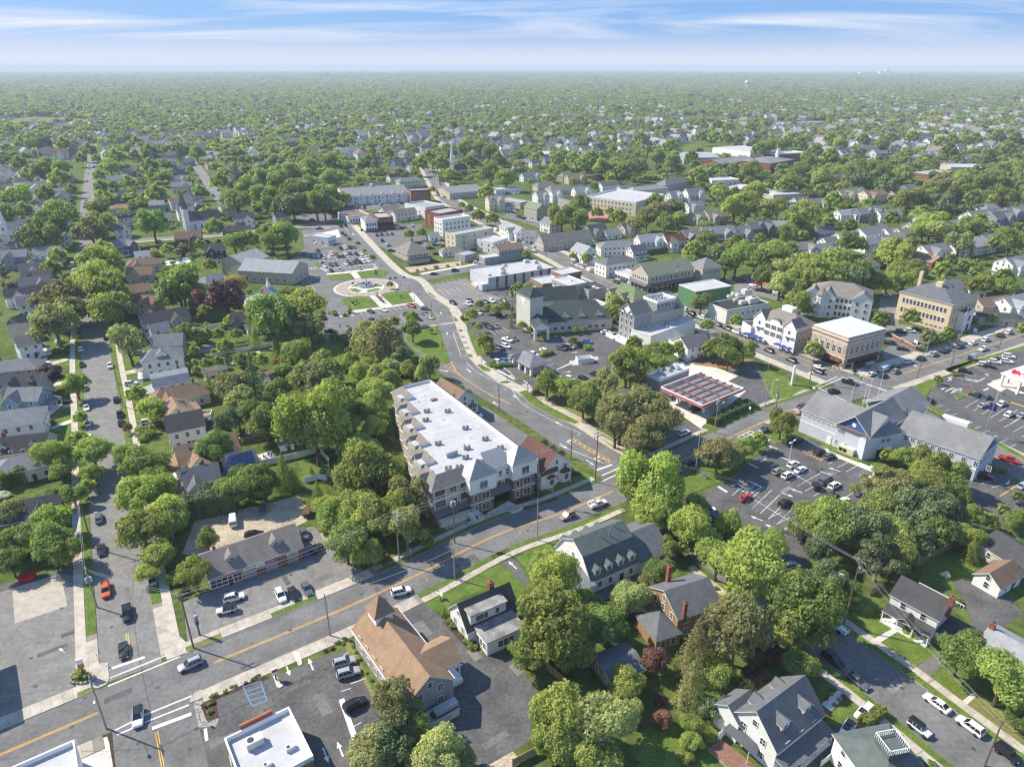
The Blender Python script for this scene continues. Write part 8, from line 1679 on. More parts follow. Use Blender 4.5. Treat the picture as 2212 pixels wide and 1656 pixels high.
hedge(PP('h','1900,1330 2000,1315 2120,1300'),2.2,3,'green hedge behind the white house row','dark');hedge(PP('h','350,1330 440,1375'),2,1.4,'rounded green hedge beside the pyramid-roofed bank');hedge(PP('d','1370,520 1470,500 1640,470'),1.6,1.4,'green hedge along the white garden fence by the pool');hedge(PP('g','910,1290 1050,1275'),2.5,2,'dark hedge before the brown gabled house','dark')
hedge(PP('i','690,440 800,442 920,448'),8,7,'long dark hedge beside the white greenhouses','dark')
# more houses of the same streets, on the plots between the ones above
def PJ(x,y,z): d=y*cp-(z-CAMH)*sp;return CX+F*x/d,CY+F*(-y*sp-(z-CAMH)*cp)/d
def ins(u,v,po):
 c=False
 for (x1,y1),(x2,y2) in zip(po,po[1:]+po[:1]):
  if (y1>v)!=(y2>v) and u<(x2-x1)*(v-y1)/(y2-y1)+x1: c=not c
 return c
RES=[[(0,345),(600,335),(640,440),(590,545),(520,560),(400,640),(300,760),(0,840)],[(1480,340),(2212,330),(2212,610),(1950,600),(1480,470)]]
HS=[(o.location.x,o.location.y,16 if 'build' in o['category'] or 'hall' in o['category'] else 12.5) for o,_ in THINGS if o.parent is None and o['category'] in('house','building','hall','church','garage')]+[(q[1],q[2],5) for q in PEND]+[(p.x,p.y,h_+8) for _,p_,h_,_,_ in ROADS+[(0,ST3,4,0,0),(0,ST4,4,0,0)] for p in p_]
nh=0;fr_=random.Random(5)
for i in range(-40,60):
 for j in range(8,60):
  e_,f_=rad(31),16.5;x,y=f_*(i*math.cos(e_)-j*math.sin(e_))+fr_.uniform(-2,2),f_*(i*math.sin(e_)+j*math.cos(e_))+fr_.uniform(-2,2)
  if y<140 or y>760 or nh>62: continue
  u,v=PJ(x,y,0)
  if not any(ins(u,v,po) for po in RES) or any((x-a)**2+(y-b)**2<r*r for a,b,r in HS): continue
  a=e_+fr_.choice((0,math.pi/2));l=fr_.uniform(3.6,5.4);r_=fr_.uniform(7.4,9.2);q0,q1=PJ(x-l*math.cos(a),y-l*math.sin(a),r_),PJ(x+l*math.cos(a),y+l*math.sin(a),r_);nh+=1;HS.append((x,y,13))
  house('D',*q0,*q1,fr_.uniform(7.6,9.4),r_-3.2,r_,fr_.choice('wwwgbcyps'),fr_.choice('gglsnkb'),fr_.choice('gggh'),None,fr_.choice(('x','','d','xp','X','c')))
plant()
# ---------------------------------------------------------------- vehicles read from the picture
ML,LF,RT=35,120,-60
cars('a','on the tree-lined side street',LF,'985,425,ss 640,35,sg 655,240,sk,-60 685,500,po,-60 823,650,pk,-60 798,890,sk,-60')
cars('a','on the main road',ML,'1232,980,us,216 893,1320,uwk,-65')
cars('a','behind the repair shop',60,'1510,50,vw,112 1645,135,sk,10')
cars('a','in front of the repair shop',-58,'1970,140,ug,-62 2050,235,jk,65 1515,548,uw,22 1465,630,jw,200 1818,535,uw 1903,522,sk 1988,490,sg')
cars('b','in the bay beside the meeting hall',22,'20,965,us 45,1035,us 90,1240,uk,35')
cars('b','on the main road',ML,'387,508,uw,22 1465,20,ut,216');cars('b','behind the meeting hall',215,'660,1305,bs')
cars('c','on the street of lawns',RT,'990,725,pw,120 975,945,uk 1135,1085,sg 1650,1230,sw,120 1535,1395,jlk 1865,1380,uw,120 2110,1560,jk');cars('c','in the drive of the big white house',215,'1180,1290,uw 1070,1395,hwk,225');cars('c','at the edge of the police car park',20,'700,345,us 180,20,sn,210')
cars('d','on the tree-lined side street',LF,'522,490,uw 530,590,sk,-60 712,595,pw 685,415,uk 665,240,uk 548,740,sw 550,835,sg 560,867,sw,-60 568,965,sw 580,1060,uw 752,815,uk 775,910,pk 783,965,uk 490,145,pw 485,80,sk')
cars('d','in a house drive',22,'850,712,uw 960,960,uw 275,580,pw 265,556,sg 350,835,sk 415,830,sk 905,515,us 1700,1525,hg,-70 1300,548,sn 1350,548,sn')
cars('g','on the tree-lined side street',LF,'470,1380,vw 475,1415,sw 548,1008,uk 550,985,us 555,965,ss 552,950,sw 605,800,sw 610,745,sk 570,720,sw 575,740,sw 568,790,sw 565,840,ss 578,760,ss');cars('g','on the white-spired church street',ML,'1025,1227,ss');cars('g','outside the navy and white house',30,'1415,1355,uw 1690,1110,sk 1720,1112,sk');cars('g','on the second street',-55,'1345,885,sw 1330,880,ss 1385,940,sk 1378,930,sk 1415,900,sk 1275,800,sw 1300,835,sk');cars('g','beside the lantern-steepled church',20,'15,1217,sk 45,1165,sk 60,1240,sn')
cars('p','in the upper plaza rows',-62,'210,310,sw 290,360,sw 320,395,sw 378,380,sw 360,498,sk 655,472,uk 712,465,uw 778,462,uk 828,458,sg 305,572,ss 360,570,sw 410,565,sk 472,555,ss 535,545,uw 598,550,sr 445,590,ss 507,585,sw 630,577,sk 685,575,sk 715,538,sw 780,540,sn 860,547,uk 925,543,sw')
cars('p','in the lower plaza rows',-62,'745,637,sg 865,620,sk 920,608,sw 985,600,uw 720,672,sw 785,672,sm 840,658,ue 905,650,uk 957,645,uw 1017,632,sw 430,668,sk 447,698,sw 528,688,ug 590,680,ug 535,762,pk 655,752,us 900,732,us 1108,710,sw')
cars('p','on the avenue round the fountain plaza',120,'657,185,uk 718,178,ue 675,270,sk 712,298,sk 762,345,uk 185,540,ug 310,1070,ug,0 380,1175,sk,0 525,1545,pk,0')
cars('p','in the car park below the fountain',-45,'1045,1285,sk 1212,1267,sw 1572,1213,pr 1752,1252,sg,-15 1518,1335,uk 1760,1317,sg 1820,1362,ss 1660,1380,sk 1010,1445,vg 1070,1408,uk 1110,1455,sk 1190,1437,uw')
cars('p','beside the brick shop with dark awning',100,'930,232,sk 990,250,sg 1040,248,sk 1095,245,sg 1130,238,sr 1245,222,sk 1297,215,sk 1345,212,sm 1395,207,uw 1450,200,sn 1490,195,sr 1585,180,uw 1125,300,ug 1185,290,ug 1255,285,us 1320,280,sg 1195,370,uk')
cars('p','round the pyramid-roofed bank',15,'1265,430,uw,60 1310,500,sk 1370,490,sw 1885,425,ub 1995,440,ur 1810,470,pk 1895,540,sk 1670,403,sk 1945,408,sw 2140,757,un 1865,800,sn')
cars('p','in the yard beyond the plaza',10,'190,45,sw 290,105,uk 570,72,sn 380,215,pg')
cars('o','in the lot beside the hardware store',-50,'1005,380,uk 1200,392,uw 1222,348,sk 1350,375,ss 1425,365,sk 1508,355,uw 1668,342,sg 1740,272,sk 1795,235,sr 1345,505,ss 1570,470,sk 1605,542,uk')
cars('o','in the lot of the green-roofed hall',-40,'1485,697,sk 1565,685,sg 1710,860,pw 1795,845,sg 1690,940,uw 1618,967,un 2055,1048,uw 1595,1150,uw 1680,1138,ub 1750,1128,st 2190,990,sw')
cars('e','in the lot of the green-roofed hall',-35,'1715,378,sw,10 1770,400,sk,10 1790,417,sw,10 1425,485,ug 1455,480,uk 1480,475,us 1325,500,sw 1595,440,sb 1550,455,sk 1485,682,uw 1570,675,sk 1650,650,sk')
cars('e','behind the apartment block',-45,'880,910,uw');cars('e','on the main road',216,'2160,1290,sk,216')
cars('f','under the fuel canopy',35,'80,880,uk -60,800,ug');cars('f','in the fuel station exit',35,'10,1030,uw')
cars('f','on the main road before the civic hall',36,'45,1225,uk 530,1010,ug,215 775,855,sm');cars('f','at the traffic lights',36,'1225,650,sw 1310,617,vw 1300,660,ue 1380,602,sk 1382,633,ut');cars('f','turning in the crossing',-40,'1083,705,pk 980,762,uk,20')
cars('f','on the old main street by the crossing',118,'560,497,uk 705,560,uk 885,605,sw 880,632,uk')
cars('f','on the main road past the brick wall',33,'1465,570,uw 1545,550,uk 1630,522,us 1697,503,sk 1797,472,pg 1882,450,sw 1965,428,uw 2060,400,um 2115,380,uw 2195,365,vs 1950,488,pw')
cars('f','in the drug store car park',-30,'2115,535,uw 2060,558,sk 2025,572,uw 2080,560,sk 1955,590,uw 1990,600,sk 2100,568,uw 1830,632,uk 1600,825,uk,35 1915,790,uk,35 1970,800,ug,35 1945,852,ss,35 2070,842,uw,35 2118,910,uw,35 2200,915,ss,35')
cars('f','in the car park of the civic hall',35,'738,1080,pk 888,1155,uk 950,1182,ug 718,1235,uw 765,1268,sw 620,1280,ut 683,1305,uw 930,1340,vg 868,1378,jk,80 985,1372,uw 970,1442,uk 1043,1470,sw 408,1450,sr 665,1485,uk 785,1540,sb 120,1495,uk 170,1535,jw,20 215,1576,sn 1960,1312,uk,-30 1780,1430,sw 2205,1370,ss')
cars('f','on the street behind the civic hall',-45,'2122,1205,pr 1770,1050,uk');cars('f','beside the brick corner block',-20,'1345,450,vg 1427,487,sk 1415,376,uk 1475,372,uw 1520,358,sk 1530,458,sk 1560,470,sk')
cars('s','in the yard behind the black-roofed shop',-35,'45,90,uk 105,75,uk 290,128,sr 255,178,vw 330,215,sk 395,225,uk 468,245,uk 565,270,vw 655,305,sk 735,325,sg 1970,275,pw')
cars('s','on the old main street',118,'35,755,uw 150,800,ug 250,915,sg');cars('r','on the old main street',120,'1340,727,uw 1440,778,uk 1430,820,sk 1570,832,uw 1670,868,ss 1785,925,sk 1905,975,uk 2018,1020,uw 2140,1060,uk 465,375,uk 105,225,vw 30,190,uw 560,360,sk');cars('r','by the orange parasols',20,'1110,545,uk')
cars('q','on the old main street',120,'670,590,vw 935,712,uk 1160,805,uw 1175,848,sw 1665,1015,ss 1735,1045,sw 1800,1075,uw 1875,1107,uw 980,735,sk 1045,750,sw');cars('q','in the lot behind the sage house',-30,'975,415,uk 1000,425,uk 1050,440,uk 1100,460,sw 1140,470,sw 1215,492,sw 915,366,sm 910,345,sw');cars('q','beside the long beige shop hall',10,'1930,770,uw 1675,770,uw 2000,800,uk');cars('q','behind the hardware store',10,'430,1012,uw 260,840,vw 85,905,uk 150,905,uk');cars('q','in the yard beyond the old centre',15,'1000,88,vw 1040,85,vw 935,118,pw 830,115,ub 905,90,sw')
cars('h','on the street beyond the townhouses',-60,'595,780,sk 620,830,sk 640,860,sk 655,915,sw 670,945,sk 600,800,sg');cars('h','before the townhouse row',90,'100,1005,sw 150,1000,sk 250,990,sw 262,1000,sk 150,1015,ug 390,985,sk 420,1000,sw');cars('h','in a lot near the old apartment block',15,'1205,680,sw 1190,650,sr 1450,690,sw 1545,1140,uw 1760,1195,vw 1810,1190,uw 2000,800,uk');cars('i','in a lot behind the trees',15,'1930,1450,vw 2000,1455,vw 2120,1450,uk 940,915,uw 975,915,sw 1360,1520,sg')
# service truck, golf cart, trailer, skip
def utility_truck():
 p=P('e',1665,1490,.8);t=car(p.x,p.y,rad(30),'pickup','white','','white utility truck with ladder rack and striped tail on the main road');b=MB()
 for x in (-2.7,-1.5,.3):
  for y in (-.8,.8): b.tube((x,y,1.1),(x,y,2.15),.04,.04,0,4)
  b.tube((x,-.8,2.15),(x,.8,2.15),.04,.04,0,4)
 for y in (-.8,.8): b.tube((-2.8,y,2.15),(1.6,y,2.15),.04,.04,0,4)
 b.build('ladder_rack',vinyl,t);b=MB()
 for y in (-.45,-.1): b.tube((-2.7,y,2.25),(1.5,y,2.25),.035,.035,0,4)
 for k in range(12): b.tube((-2.6+k*.36,-.45,2.25),(-2.6+k*.36,-.1,2.25),.025,.025,0,4)
 b.build('ladder',steel,t)
 for s in (-1,1): MB().box(-2.85,-1.0,s*.95-.12,s*.95+.12,.85,1.55).build('tool_locker',vinyl,t)
 b=MB()
 for k in range(6): b.face([(-2.92,-.9+k*.3,.6),(-2.92,-.75+k*.3,.6),(-2.92,-.6+k*.3,1.1),(-2.92,-.75+k*.3,1.1)])
 b.build('warning_stripes',orangem,t)
utility_truck()
def golf_cart(r,x,y,ang):
 t=thing('golf_cart',P(r,x,y),rad(ang),'beige golf cart with dark blue roof beside the civic hall','golf cart');MB().box(-1.2,1.2,-.6,.6,.3,.7).box(-.9,-.2,-.55,.55,.7,1.1).build('body',mat('cart_tan',(.45,.28,.12),.5,0),t);MB().box(-1.1,.7,-.65,.65,1.85,1.92).build('roof',bluesign,t)
 b=MB();[b.tube((x_,y_,.7),(x_,y_,1.85),.03,.03,0,4) for x_ in (-1,.6) for y_ in (-.6,.6)];b.build('roof_post',dksteel,t)
 for x_ in (-.8,.8):
  for s in (-1,1): use(wheel_me,'wheel',t,(x_,s*.55,.28),0,(.8,.8,.8)).rotation_euler=(-s*math.pi/2,0,0)
golf_cart('f',750,912,215)
t=thing('cargo_trailer',P('f',1755,1000),rad(-48),'white enclosed trailer parked behind the civic hall','trailer');MB().box(-3.6,3.6,-1.2,1.2,.6,3.0).build('body',whitesign,t);[use(wheel_me,'wheel',t,(x_,s*1.1,.35)).__setattr__('rotation_euler',(-s*math.pi/2,0,0)) for x_ in (-.5,.5) for s in (-1,1)];MB().tube((3.6,0,.6),(4.8,0,.5),.05,.05).build('tow_bar',dksteel,t)
def skip(r,x,y,ang,m,lab):
 t=thing('waste_skip',P(r,x,y),rad(ang),lab,'waste container');b=MB();q0=[(-1.3,-.7,.1),(1.3,-.7,.1),(1.3,.7,.1),(-1.3,.7,.1)];q1=[(-1.6,-.8,1.3),(1.6,-.8,1.3),(1.6,.8,1.3),(-1.6,.8,1.3)]
 for i in range(4): j=(i+1)%4;b.face([q0[i],q0[j],q1[j],q1[i]]);b.face([q1[j],q1[i],(q0[i][0]*.95,q0[i][1]*.95,.25),(q0[j][0]*.95,q0[j][1]*.95,.25)])
 b.face([(a*.95,c*.95,.25) for a,c,_ in q0]);b.build('bin',m,t);MB().box(-1.62,1.62,-.85,.85,1.3,1.36).build('rim',m,t)
skip('a',185,438,15,redsign,'red waste container at the back edge of the corner forecourt');skip('e',1730,830,-50,greensign,'green waste container beside the spreading trees');skip('d',1990,1565,100,mat('rust_brown',(.12,.06,.035),.9,.2,2),'rusty waste container on the grass by the gravel yard')
t=thing('notice_shed',P('a',2110,190),rad(-57),'small lean-to with pale fence and blue banner beside the repair shop','shed');MB().box(-3.2,3.2,-.06,.06,0,2.2).build('fence_panel',mat('fence_pale',(.55,.47,.4),.85,.05,1),t);MB().box(-1.5,3,.2,2.2,2.0,2.2).build('roof',ROOF['n'],t,loc=(0,0,0));o=MB().box(3.2,3.28,.1,2.5,.4,1.9).build('banner',bluesign,t)
# ---------------------------------------------------------------- poles, wires, lamps
U=util_pole
pA=U('a',1255,880,13.2,'wooden utility pole with two crossarms and a street lamp beside the repair shop corner',2,125,0,-20);pB=U('a',630,615,9.8,'utility pole with crossarm and transformers beside the side street forecourt',1,30,3,None,True);pC=U('a',605,232,12.5,'leaning dark utility pole between verge and side street',1,120,0,20);pD=U('a',2140,800,10.3,'plain utility pole beside the main road below the repair shop',0,35,0,None,True);pE=U('a',690,1400,11.5,'utility pole at the street corner above the white canopy',1,35,0,-60,True)
pF=U('b',378,340,14,'tall utility pole with crossarm and transformer before the creek trees',2,35,1,None,True);pG=U('b',735,200,13.6,'wooden utility pole with three transformers before the apartment block',1,35,3);pH=U('b',735,435,8.6,'short wooden utility pole beside the lawn of the cape cottage',0,35,0,None,True);pI=U('b',1270,183,11.5,'slim pole beside the main road by the gambrel office',0,35,0,None,True)
pJ=U('e',1275,1490,15,'tall pale wooden utility pole with double crossarm before the apartment towers',2,125,1);pK=U('e',1645,1355,16.5,'tall utility pole with three crossarms at the avenue corner',3,125,0);pL=U('e',1022,890,9.5,'black utility pole with long lamp arm beside the avenue',0,35,0,35);pM=U('e',1487,1205,9.5,'slim black lamp pole beside the painted avenue median',0,35,0,35);pN=U('e',1208,805,9.5,'leaning grey pole on the grass strip of the avenue',0,35,0,None,True)
pO=U('f',85,1270,11.5,'slim pole beside the main road chevrons',0,35,0,None,True);pP=U('f',205,1035,13,'utility pole with two transformers before the fuel station',0,35,2,35,True);pQ=U('f',590,950,11,'utility pole with crossarm and transformers before the civic hall',2,35,2);pR=U('f',530,890,12,'pole with twin flood lamps at the fuel station exit',0,35,0,None,True);pS=U('f',820,715,13.5,'dark utility pole at the traffic crossing',1,35,0)
pT=U('c',1040,740,16.5,'tall wooden utility pole with transformer and lamp on the street of lawns',1,30,1,160);pU=U('c',1955,1640,10,'wooden utility pole at the lower end of the street of lawns',1,30,0);pV=U('f',350,1620,12,'pole with twin crossarms behind the police lot trees',2,30,0,None,True)
pW=U('f',1585,905,11,'grey utility pole with crossarms beside the drug store grass strip',2,125,0,None,True);pX=U('f',1950,1065,12,'pole carrying a square solar panel beside the drug store car park',0,35,0,None,True);MB().box(-1.0,1.0,-.05,.05,9,11.2).build('solar_panel',mat('solar_cell',(0,0,0)),bpy.data.objects[[o.name for o in C.objects if o.get('label')=='pole carrying a square solar panel beside the drug store car park'][0]],rz=-1.5)
pY=U('f',1520,680,11,'brown utility pole on the pavement by the drug store lawn',0,33);pZ=U('f',1740,600,11,'brown utility pole beside the bus shelter pavement',0,33);p1_=U('f',2045,500,11,'brown utility pole further along the drug store pavement',0,33);p2_=U('f',1790,450,15,'tall pale steel pole with lamps beside the brick wall',0,33,2,None,True);p3_=U('f',1575,525,12,'concrete lamp pole beside the brick boundary wall',0,33,0,-10,True)
p4_=U('r',1975,360,13,'pale wooden pole before the dark tree group',0,30,0,30,True);p5_=U('r',1230,470,12,'utility pole with transformer behind the orange parasols',1,120,2);p6_=U('q',1325,950,11,'utility pole with crossarm at the hardware store corner',2,120);p7_=U('d',705,410,12,'leaning dark utility pole on the side street by the spreading tree',0,120);p8_=U('d',765,720,8,'slim pole beside the drives of the pale houses',0,120,0,None,True);p9_=U('d',800,870,8,'slim pole near the parked black pickup',0,120,0,160,True)
tp=lambda ph,dz=-.4,dx=0,dy=0: Vector((ph[0].x+dx,ph[0].y+dy,ph[1]+dz))
off4=[(-.8,.6),(-.3,.2),(.3,-.2),(.8,-.6)]
for a_,b_,n_,s_,lab in ((pE,pA,3,.7,'overhead cable across the side street mouth'),(pA,pF,4,.9,'overhead cable before the repair shop'),(pF,pG,4,.6,'overhead cable before the creek trees'),(pG,pJ,3,.7,'overhead cable before the apartment front'),(pJ,pK,3,.6,'overhead cable beside the avenue corner office'),(pB,pA,2,.6,'overhead cable slanting over the side street'),(pB,pC,2,.4,'overhead cable along the corner forecourt'),(pB,pE,2,.5,'overhead cable above the forecourt pavement'),(pV,pT,3,1.2,'overhead cable through the street trees'),(pT,pU,4,1.2,'overhead cable along the street of lawns'),(pP,pQ,3,.6,'overhead cable before the fuel station'),(pQ,pS,2,.6,'overhead cable toward the crossing'),(pV,pK,2,1.4,'overhead cable across the police lot'),(pW,pX,3,.7,'overhead cable behind the civic hall'),(pK,pP,2,.8,'overhead cable above the spreading trees'),(pY,pZ,2,.5,'overhead cable along the drug store pavement')):
 for k in range(n_): ox,oy=off4[k];wire(tp(a_,-.3-.25*(k%2),ox,oy),tp(b_,-.3-.25*(k%2),ox,oy),s_,lab,.019)
q0=P('a',-250,1480);wire(tp(pE,-1.2),Vector((q0.x,q0.y,9)),.6,'thick dark cable above the main road',.035);wire(tp(pD,-1),tp(pE,-1.3),1.0,'thick dark cable above the main road',.035);wire(tp(pD,-.8),tp(pH,-.6),.8,'thick dark cable above the main road',.035)
ux=P('c',2500,1950);wire(tp(pU,-.3),Vector((ux.x,ux.y,10)),1,'overhead cable along the street of lawns')
for r,x,y,lab in (('p',770,1130,'black lantern post on the fountain lawn'),('p',805,860,'black lantern post beside the plaza path'),('p',780,1285,'black lantern post at the corner of the memorial lawn'),('p',1612,1170,'black lantern post by the red pickup lawn'),('p',1835,1285,'black lantern post at the end of the lower plaza rows'),('p',930,1470,'black lantern post at the lower plaza island'),('p',1905,1550,'black lantern post at the kerb of the triangular lawn'),('p',1545,1040,'black lantern post near the plaza flags'),('o',873,1010,'black lantern post on the avenue edge of the triangular lawn'),('o',1380,1230,'black lantern post on the grass strip by the drive-in bank'),('o',1708,1410,'black lantern post opposite the drive-in bank'),('e',1293,845,'black lantern post on the avenue grass strip'),('o',800,750,'black lantern post at the head of the triangular lawn'),('e',1798,1140,'black lantern post beside the spreading trees')): lamp_post(r,x,y,4.2,lab,'black',0)
lamp_post('f',683,1245,7.5,'white twin-headed lamp post among the white police cars','white',2,40);lamp_post('f',1185,1475,7.5,'white lamp post half hidden by the bare tree','white',2,40);lamp_post('o',1582,345,8,'tall grey lamp post in the lot beside the hardware store','grey',1,30);lamp_post('f',1455,885,.1,'x','grey',1) if False else None
lamp_post('f',540,700,6.5,'lamp post at the edge of the grass triangle','grey',1,150);lamp_post('f',575,780,5,'white meter post on the grass triangle','white',1,0);lamp_post('f',1845,795,7,'grey lamp post on the drug store planted island','grey',1,30);lamp_post('f',2100,1080,7,'grey lamp post by the drug store grass strip','grey',1,200);lamp_post('f',2005,900,8,'pale lamp post with round top in the drug store car park','white',1,90);lamp_post('a',478,1070,6,'white floodlight post in the corner flower planter','white',1,150)
t=thing('pole_sign',P('f',705,725),rad(36),'tall bare white sign post on the grass triangle','sign post');MB().box(-.45,.45,-.25,.25,0,7.2).build('post',whitesign,t);MB().box(-.9,.9,-.7,.7,0,.6).build('footing',conc,t)
for x,y,lab,ang in ((955,690,'traffic signal arm reaching over the old main street',20),(1100,790,'traffic signal arm beside the civic hall roof',25),(1080,660,'traffic signal arm at the brick corner block',60)):
 p=P('f',820 if x==955 else x,715 if x==955 else y+30);t=thing('traffic_signal',p,rad({955:-10,1100:40,1080:200}[x]),lab,'traffic light','traffic signals');MB().tube((0,0,0),(0,0,6.6),.12,.09,0,8).build('post',steel,t);MB().tube((0,0,6.2),(9,0,6.9),.08,.06,0,6).build('mast_arm',steel,t)
 for k in (5.5,8.6): o=MB().box(k-.18,k+.18,-.16,.16,5.7,6.8).build('signal_head',yellowsign,t);[MB().tube((k,-.17,z),(k,-.2,z),.11,.11,0,8).build('lens',m_,o) for z,m_ in ((6.55,redsign),(6.25,yellowsign),(5.95,greensign))]
 o=MB().box(2.5,4.3,-.03,.03,6.6,7.1).build('street_name_sign',greensign,t)
sg=sign
sg('a',1262,1238,'red octagonal stop sign at the gravel corner bed',215,redsign,'STOP',.9,.9,2.4,'oct',ts=.26);sg('a',1305,1365,'red stop sign facing away beside the gravel bed',35,redsign,None,.8,.8,2.2,'oct');sg('a',2108,832,'red octagonal stop sign at the meeting hall entrance',215,redsign,'STOP',.85,.85,2.3,'oct',ts=.25);sg('a',645,985,'dark street sign on the corner pavement',215,mat('sign_back',(.12,.13,.15),.6,0),None,.7,.7,2.5,'oct')
sg('b',560,495,'yellow diamond road sign beside the lawn of the cape cottage',215,yellowsign,None,.9,.9,2.4,'dia');sg('b',452,305,'grey sign on a post before the creek trees',35,steel,None,.7,.9,2.4);sg('b',648,560,'white name board in a round bed before the cape cottage',215,whitesign,None,1.1,.9,1.2,legs=2);sg('e',1675,1520,'yellow diamond road sign near the utility truck',215,yellowsign,None,.9,.9,2.4,'dia');sg('e',880,1610,'blue name board before the apartment steps',215,bluesign,None,1.3,1.0,1.3,legs=2);sg('f',130,1325,'blue name board in the police lot lawn',215,bluesign,'POLICE',1.7,1.0,1.3,legs=2,ts=.4);sg('f',430,915,'white road sign at the end of the fuel station hedge',215,whitesign,None,.7,.9,2.3);sg('f',12,1300,'green sign at the edge of the police lawn',215,greensign,None,.7,1.1,2.2);sg('f',845,770,'white notice board on the crossing corner',215,whitesign,None,.9,.7,1.6);sg('e',1293,730,'white sign slab in a flower bed by the avenue',215,whitesign,None,2.0,1.3,1.1,legs=2);sg('f',1505,470,'white name board inside the brick wall',215,whitesign,None,1.5,1.6,1.6,legs=2);sg('f',1890,392,'white name board on the school lawn',215,whitesign,None,1.3,1.3,1.5,legs=2);sg('f',1840,780,'red and white round road sign on the drug store island',215,redsign,None,.8,.8,2.4,'oct')
def pylon(r,x,y,label,cols,h,w,ang=0,txts=()):
 t=thing('pylon_sign',P(r,x,y),rad(ang),label,'sign');n=len(cols);z=h*.42;MB().box(-.12,.12,-.12,.12,0,z).build('post',dksteel,t)
 for i,m_ in enumerate(cols): z1=z+(h-z)/n;MB().box(-w/2,w/2,-.18,.18,z,z1-.05).build('sign_face',m_,t);z=z1
pylon('a',1295,795,'tall narrow blue and orange sign before the repair shop',(bluesign,orangem,mat('sign_lilac',(.35,.35,.7),.5,0)),6.0,.6,60);pylon('a',548,1065,'orange and white brand sign in the corner flower planter',(orangem,whitesign,whitesign),5.2,1.0,30);pylon('a',1790,1085,'white clearance sign on the takeaway traffic island',(whitesign,redsign,whitesign),3.4,1.0,35)
b=MB();pts_=PP('a','455,1075 475,1055 590,1050 610,1070 605,1095 540,1115 465,1110');t=thing('stone_planter',pts_[0],0,'curved stone planter with shrubs at the corner forecourt','planter')
for i in range(len(pts_)):
 a_,b_=pts_[i]-pts_[0],pts_[(i+1)%len(pts_)]-pts_[0];n=max(2,int((b_-a_).length/.55))
 for k in range(n): c_=a_.lerp(b_,(k+.5)/n);d_=b_-a_;MB().box(-.25,.25,-.18,.18,0,.55+random.uniform(-.04,.06)).build('stone',mat('wall_stone',(.3,.27,.22),.95,.2,2,rand=.2),t,loc=(c_.x,c_.y,0),rz=math.atan2(d_.y,d_.x))
sheet('soil',pts_,.4,mulch,None,1);
for x,y,w_ in ((520,1068,2.2),(490,1075,1.2),(560,1078,1.1)): p=P('a',x,y);tree(p.x,p.y,w_/2,'shrub','light',1,None,.4)
isle(PP('a','1765,1050 1790,1060 1835,1125 1815,1140 1795,1135'),conc_lt,.14,'traffic_island');isle(PP('a','1895,900 1945,905 1960,985 1935,998'),conc_lt,.14,'traffic_island')
isle(PP('e','1475,570 1540,560 1660,540 1670,560 1600,590 1500,600'),mat('gravel_pale',(.45,.4,.34),.95,.2,2,coords='W'),.13);t=thing('white_enclosure',P('e',1575,575),rad(12),'white fenced enclosure on the gravel island near the drive-in bank','enclosure')
for q in ((-3,3,-1.6,-1.5),(-3,3,1.5,1.6),(-3,-2.9,-1.5,1.5),(2.9,3,-1.5,1.5)): MB().box(*q,0,2).build('fence_panel',vinyl,t)
# fountain, flags, memorial
t=thing('fountain',P('p',990,962),0,'round tiered stone fountain in the middle of the plaza','fountain');st=mat('fountain_stone',(.36,.36,.33),.8,.1,1);MB().lathe([(4.2,0),(4.3,.9),(3.9,.9),(3.8,.45),(.3,.45)],0,28).build('basin',st,t);MB().lathe([(.5,.4),(.35,1.6),(1.5,1.9),(1.6,2.1),(.3,2.1),(.25,3.0),(.8,3.2),(.85,3.35),(.1,3.4),(.05,4)],0,16).build('tier',st,t);MB().lathe([(3.7,.6),(.3,.62)],0,24).build('water',mat('fountain_water',(.12,.2,.22),.1,.1,2,.5),t)
flagm=[mat('flag_red',(.45,.05,.06),.8,0),mat('flag_white',(.75,.75,.75),.8,0),bluesign]
for i,(x,y,h) in enumerate(((817,1150,9),(887,1145,8.5),(953,1135,8.5),(1023,1130,8.5),(1228,1100,15),(1297,1088,9),(1363,1080,9),(1425,1045,9),(1470,1040,8))):
 t=thing('flagpole',P('p',x,y),rad(20),'white flagpole in the row across the plaza lawns','flagpole','plaza flagpoles');MB().tube((0,0,0),(0,0,h),.08,.04,0,6).build('pole',vinyl,t);MB().box(0,1.3,-.02,.02,h-1.0,h-.15).build('flag',flagm[i%3],t)
def memorial(r,x,y,lab,w,h,m): t=thing('memorial_stone',P(r,x,y),rad(-50),lab,'memorial');MB().box(-w/2,w/2,-.25,.25,.25,h).build('stone',m,t);MB().box(-w/2-.2,w/2+.2,-.45,.45,.1,.25).build('plinth',conc_lt,t)
memorial('p',1117,1105,'tall pale memorial block at the head of the plaza walk',2.6,3,st);gr=mat('granite_dark',(.06,.055,.055),.4,.1,2);rd_=mat('granite_red',(.16,.07,.05),.5,.1,2)
for x,y,m_,n in ((1140,1120,rd_,'first'),(1160,1138,rd_,'second'),(1182,1160,gr,'third'),(1203,1180,gr,'fourth')): memorial('p',x,y,f'low memorial stone, {n} one down the plaza walk from the pale block',2.0,1.3,m_)
memorial('p',812,1205,'dark grey memorial stone alone on the memorial lawn',1.8,1.9,gr)
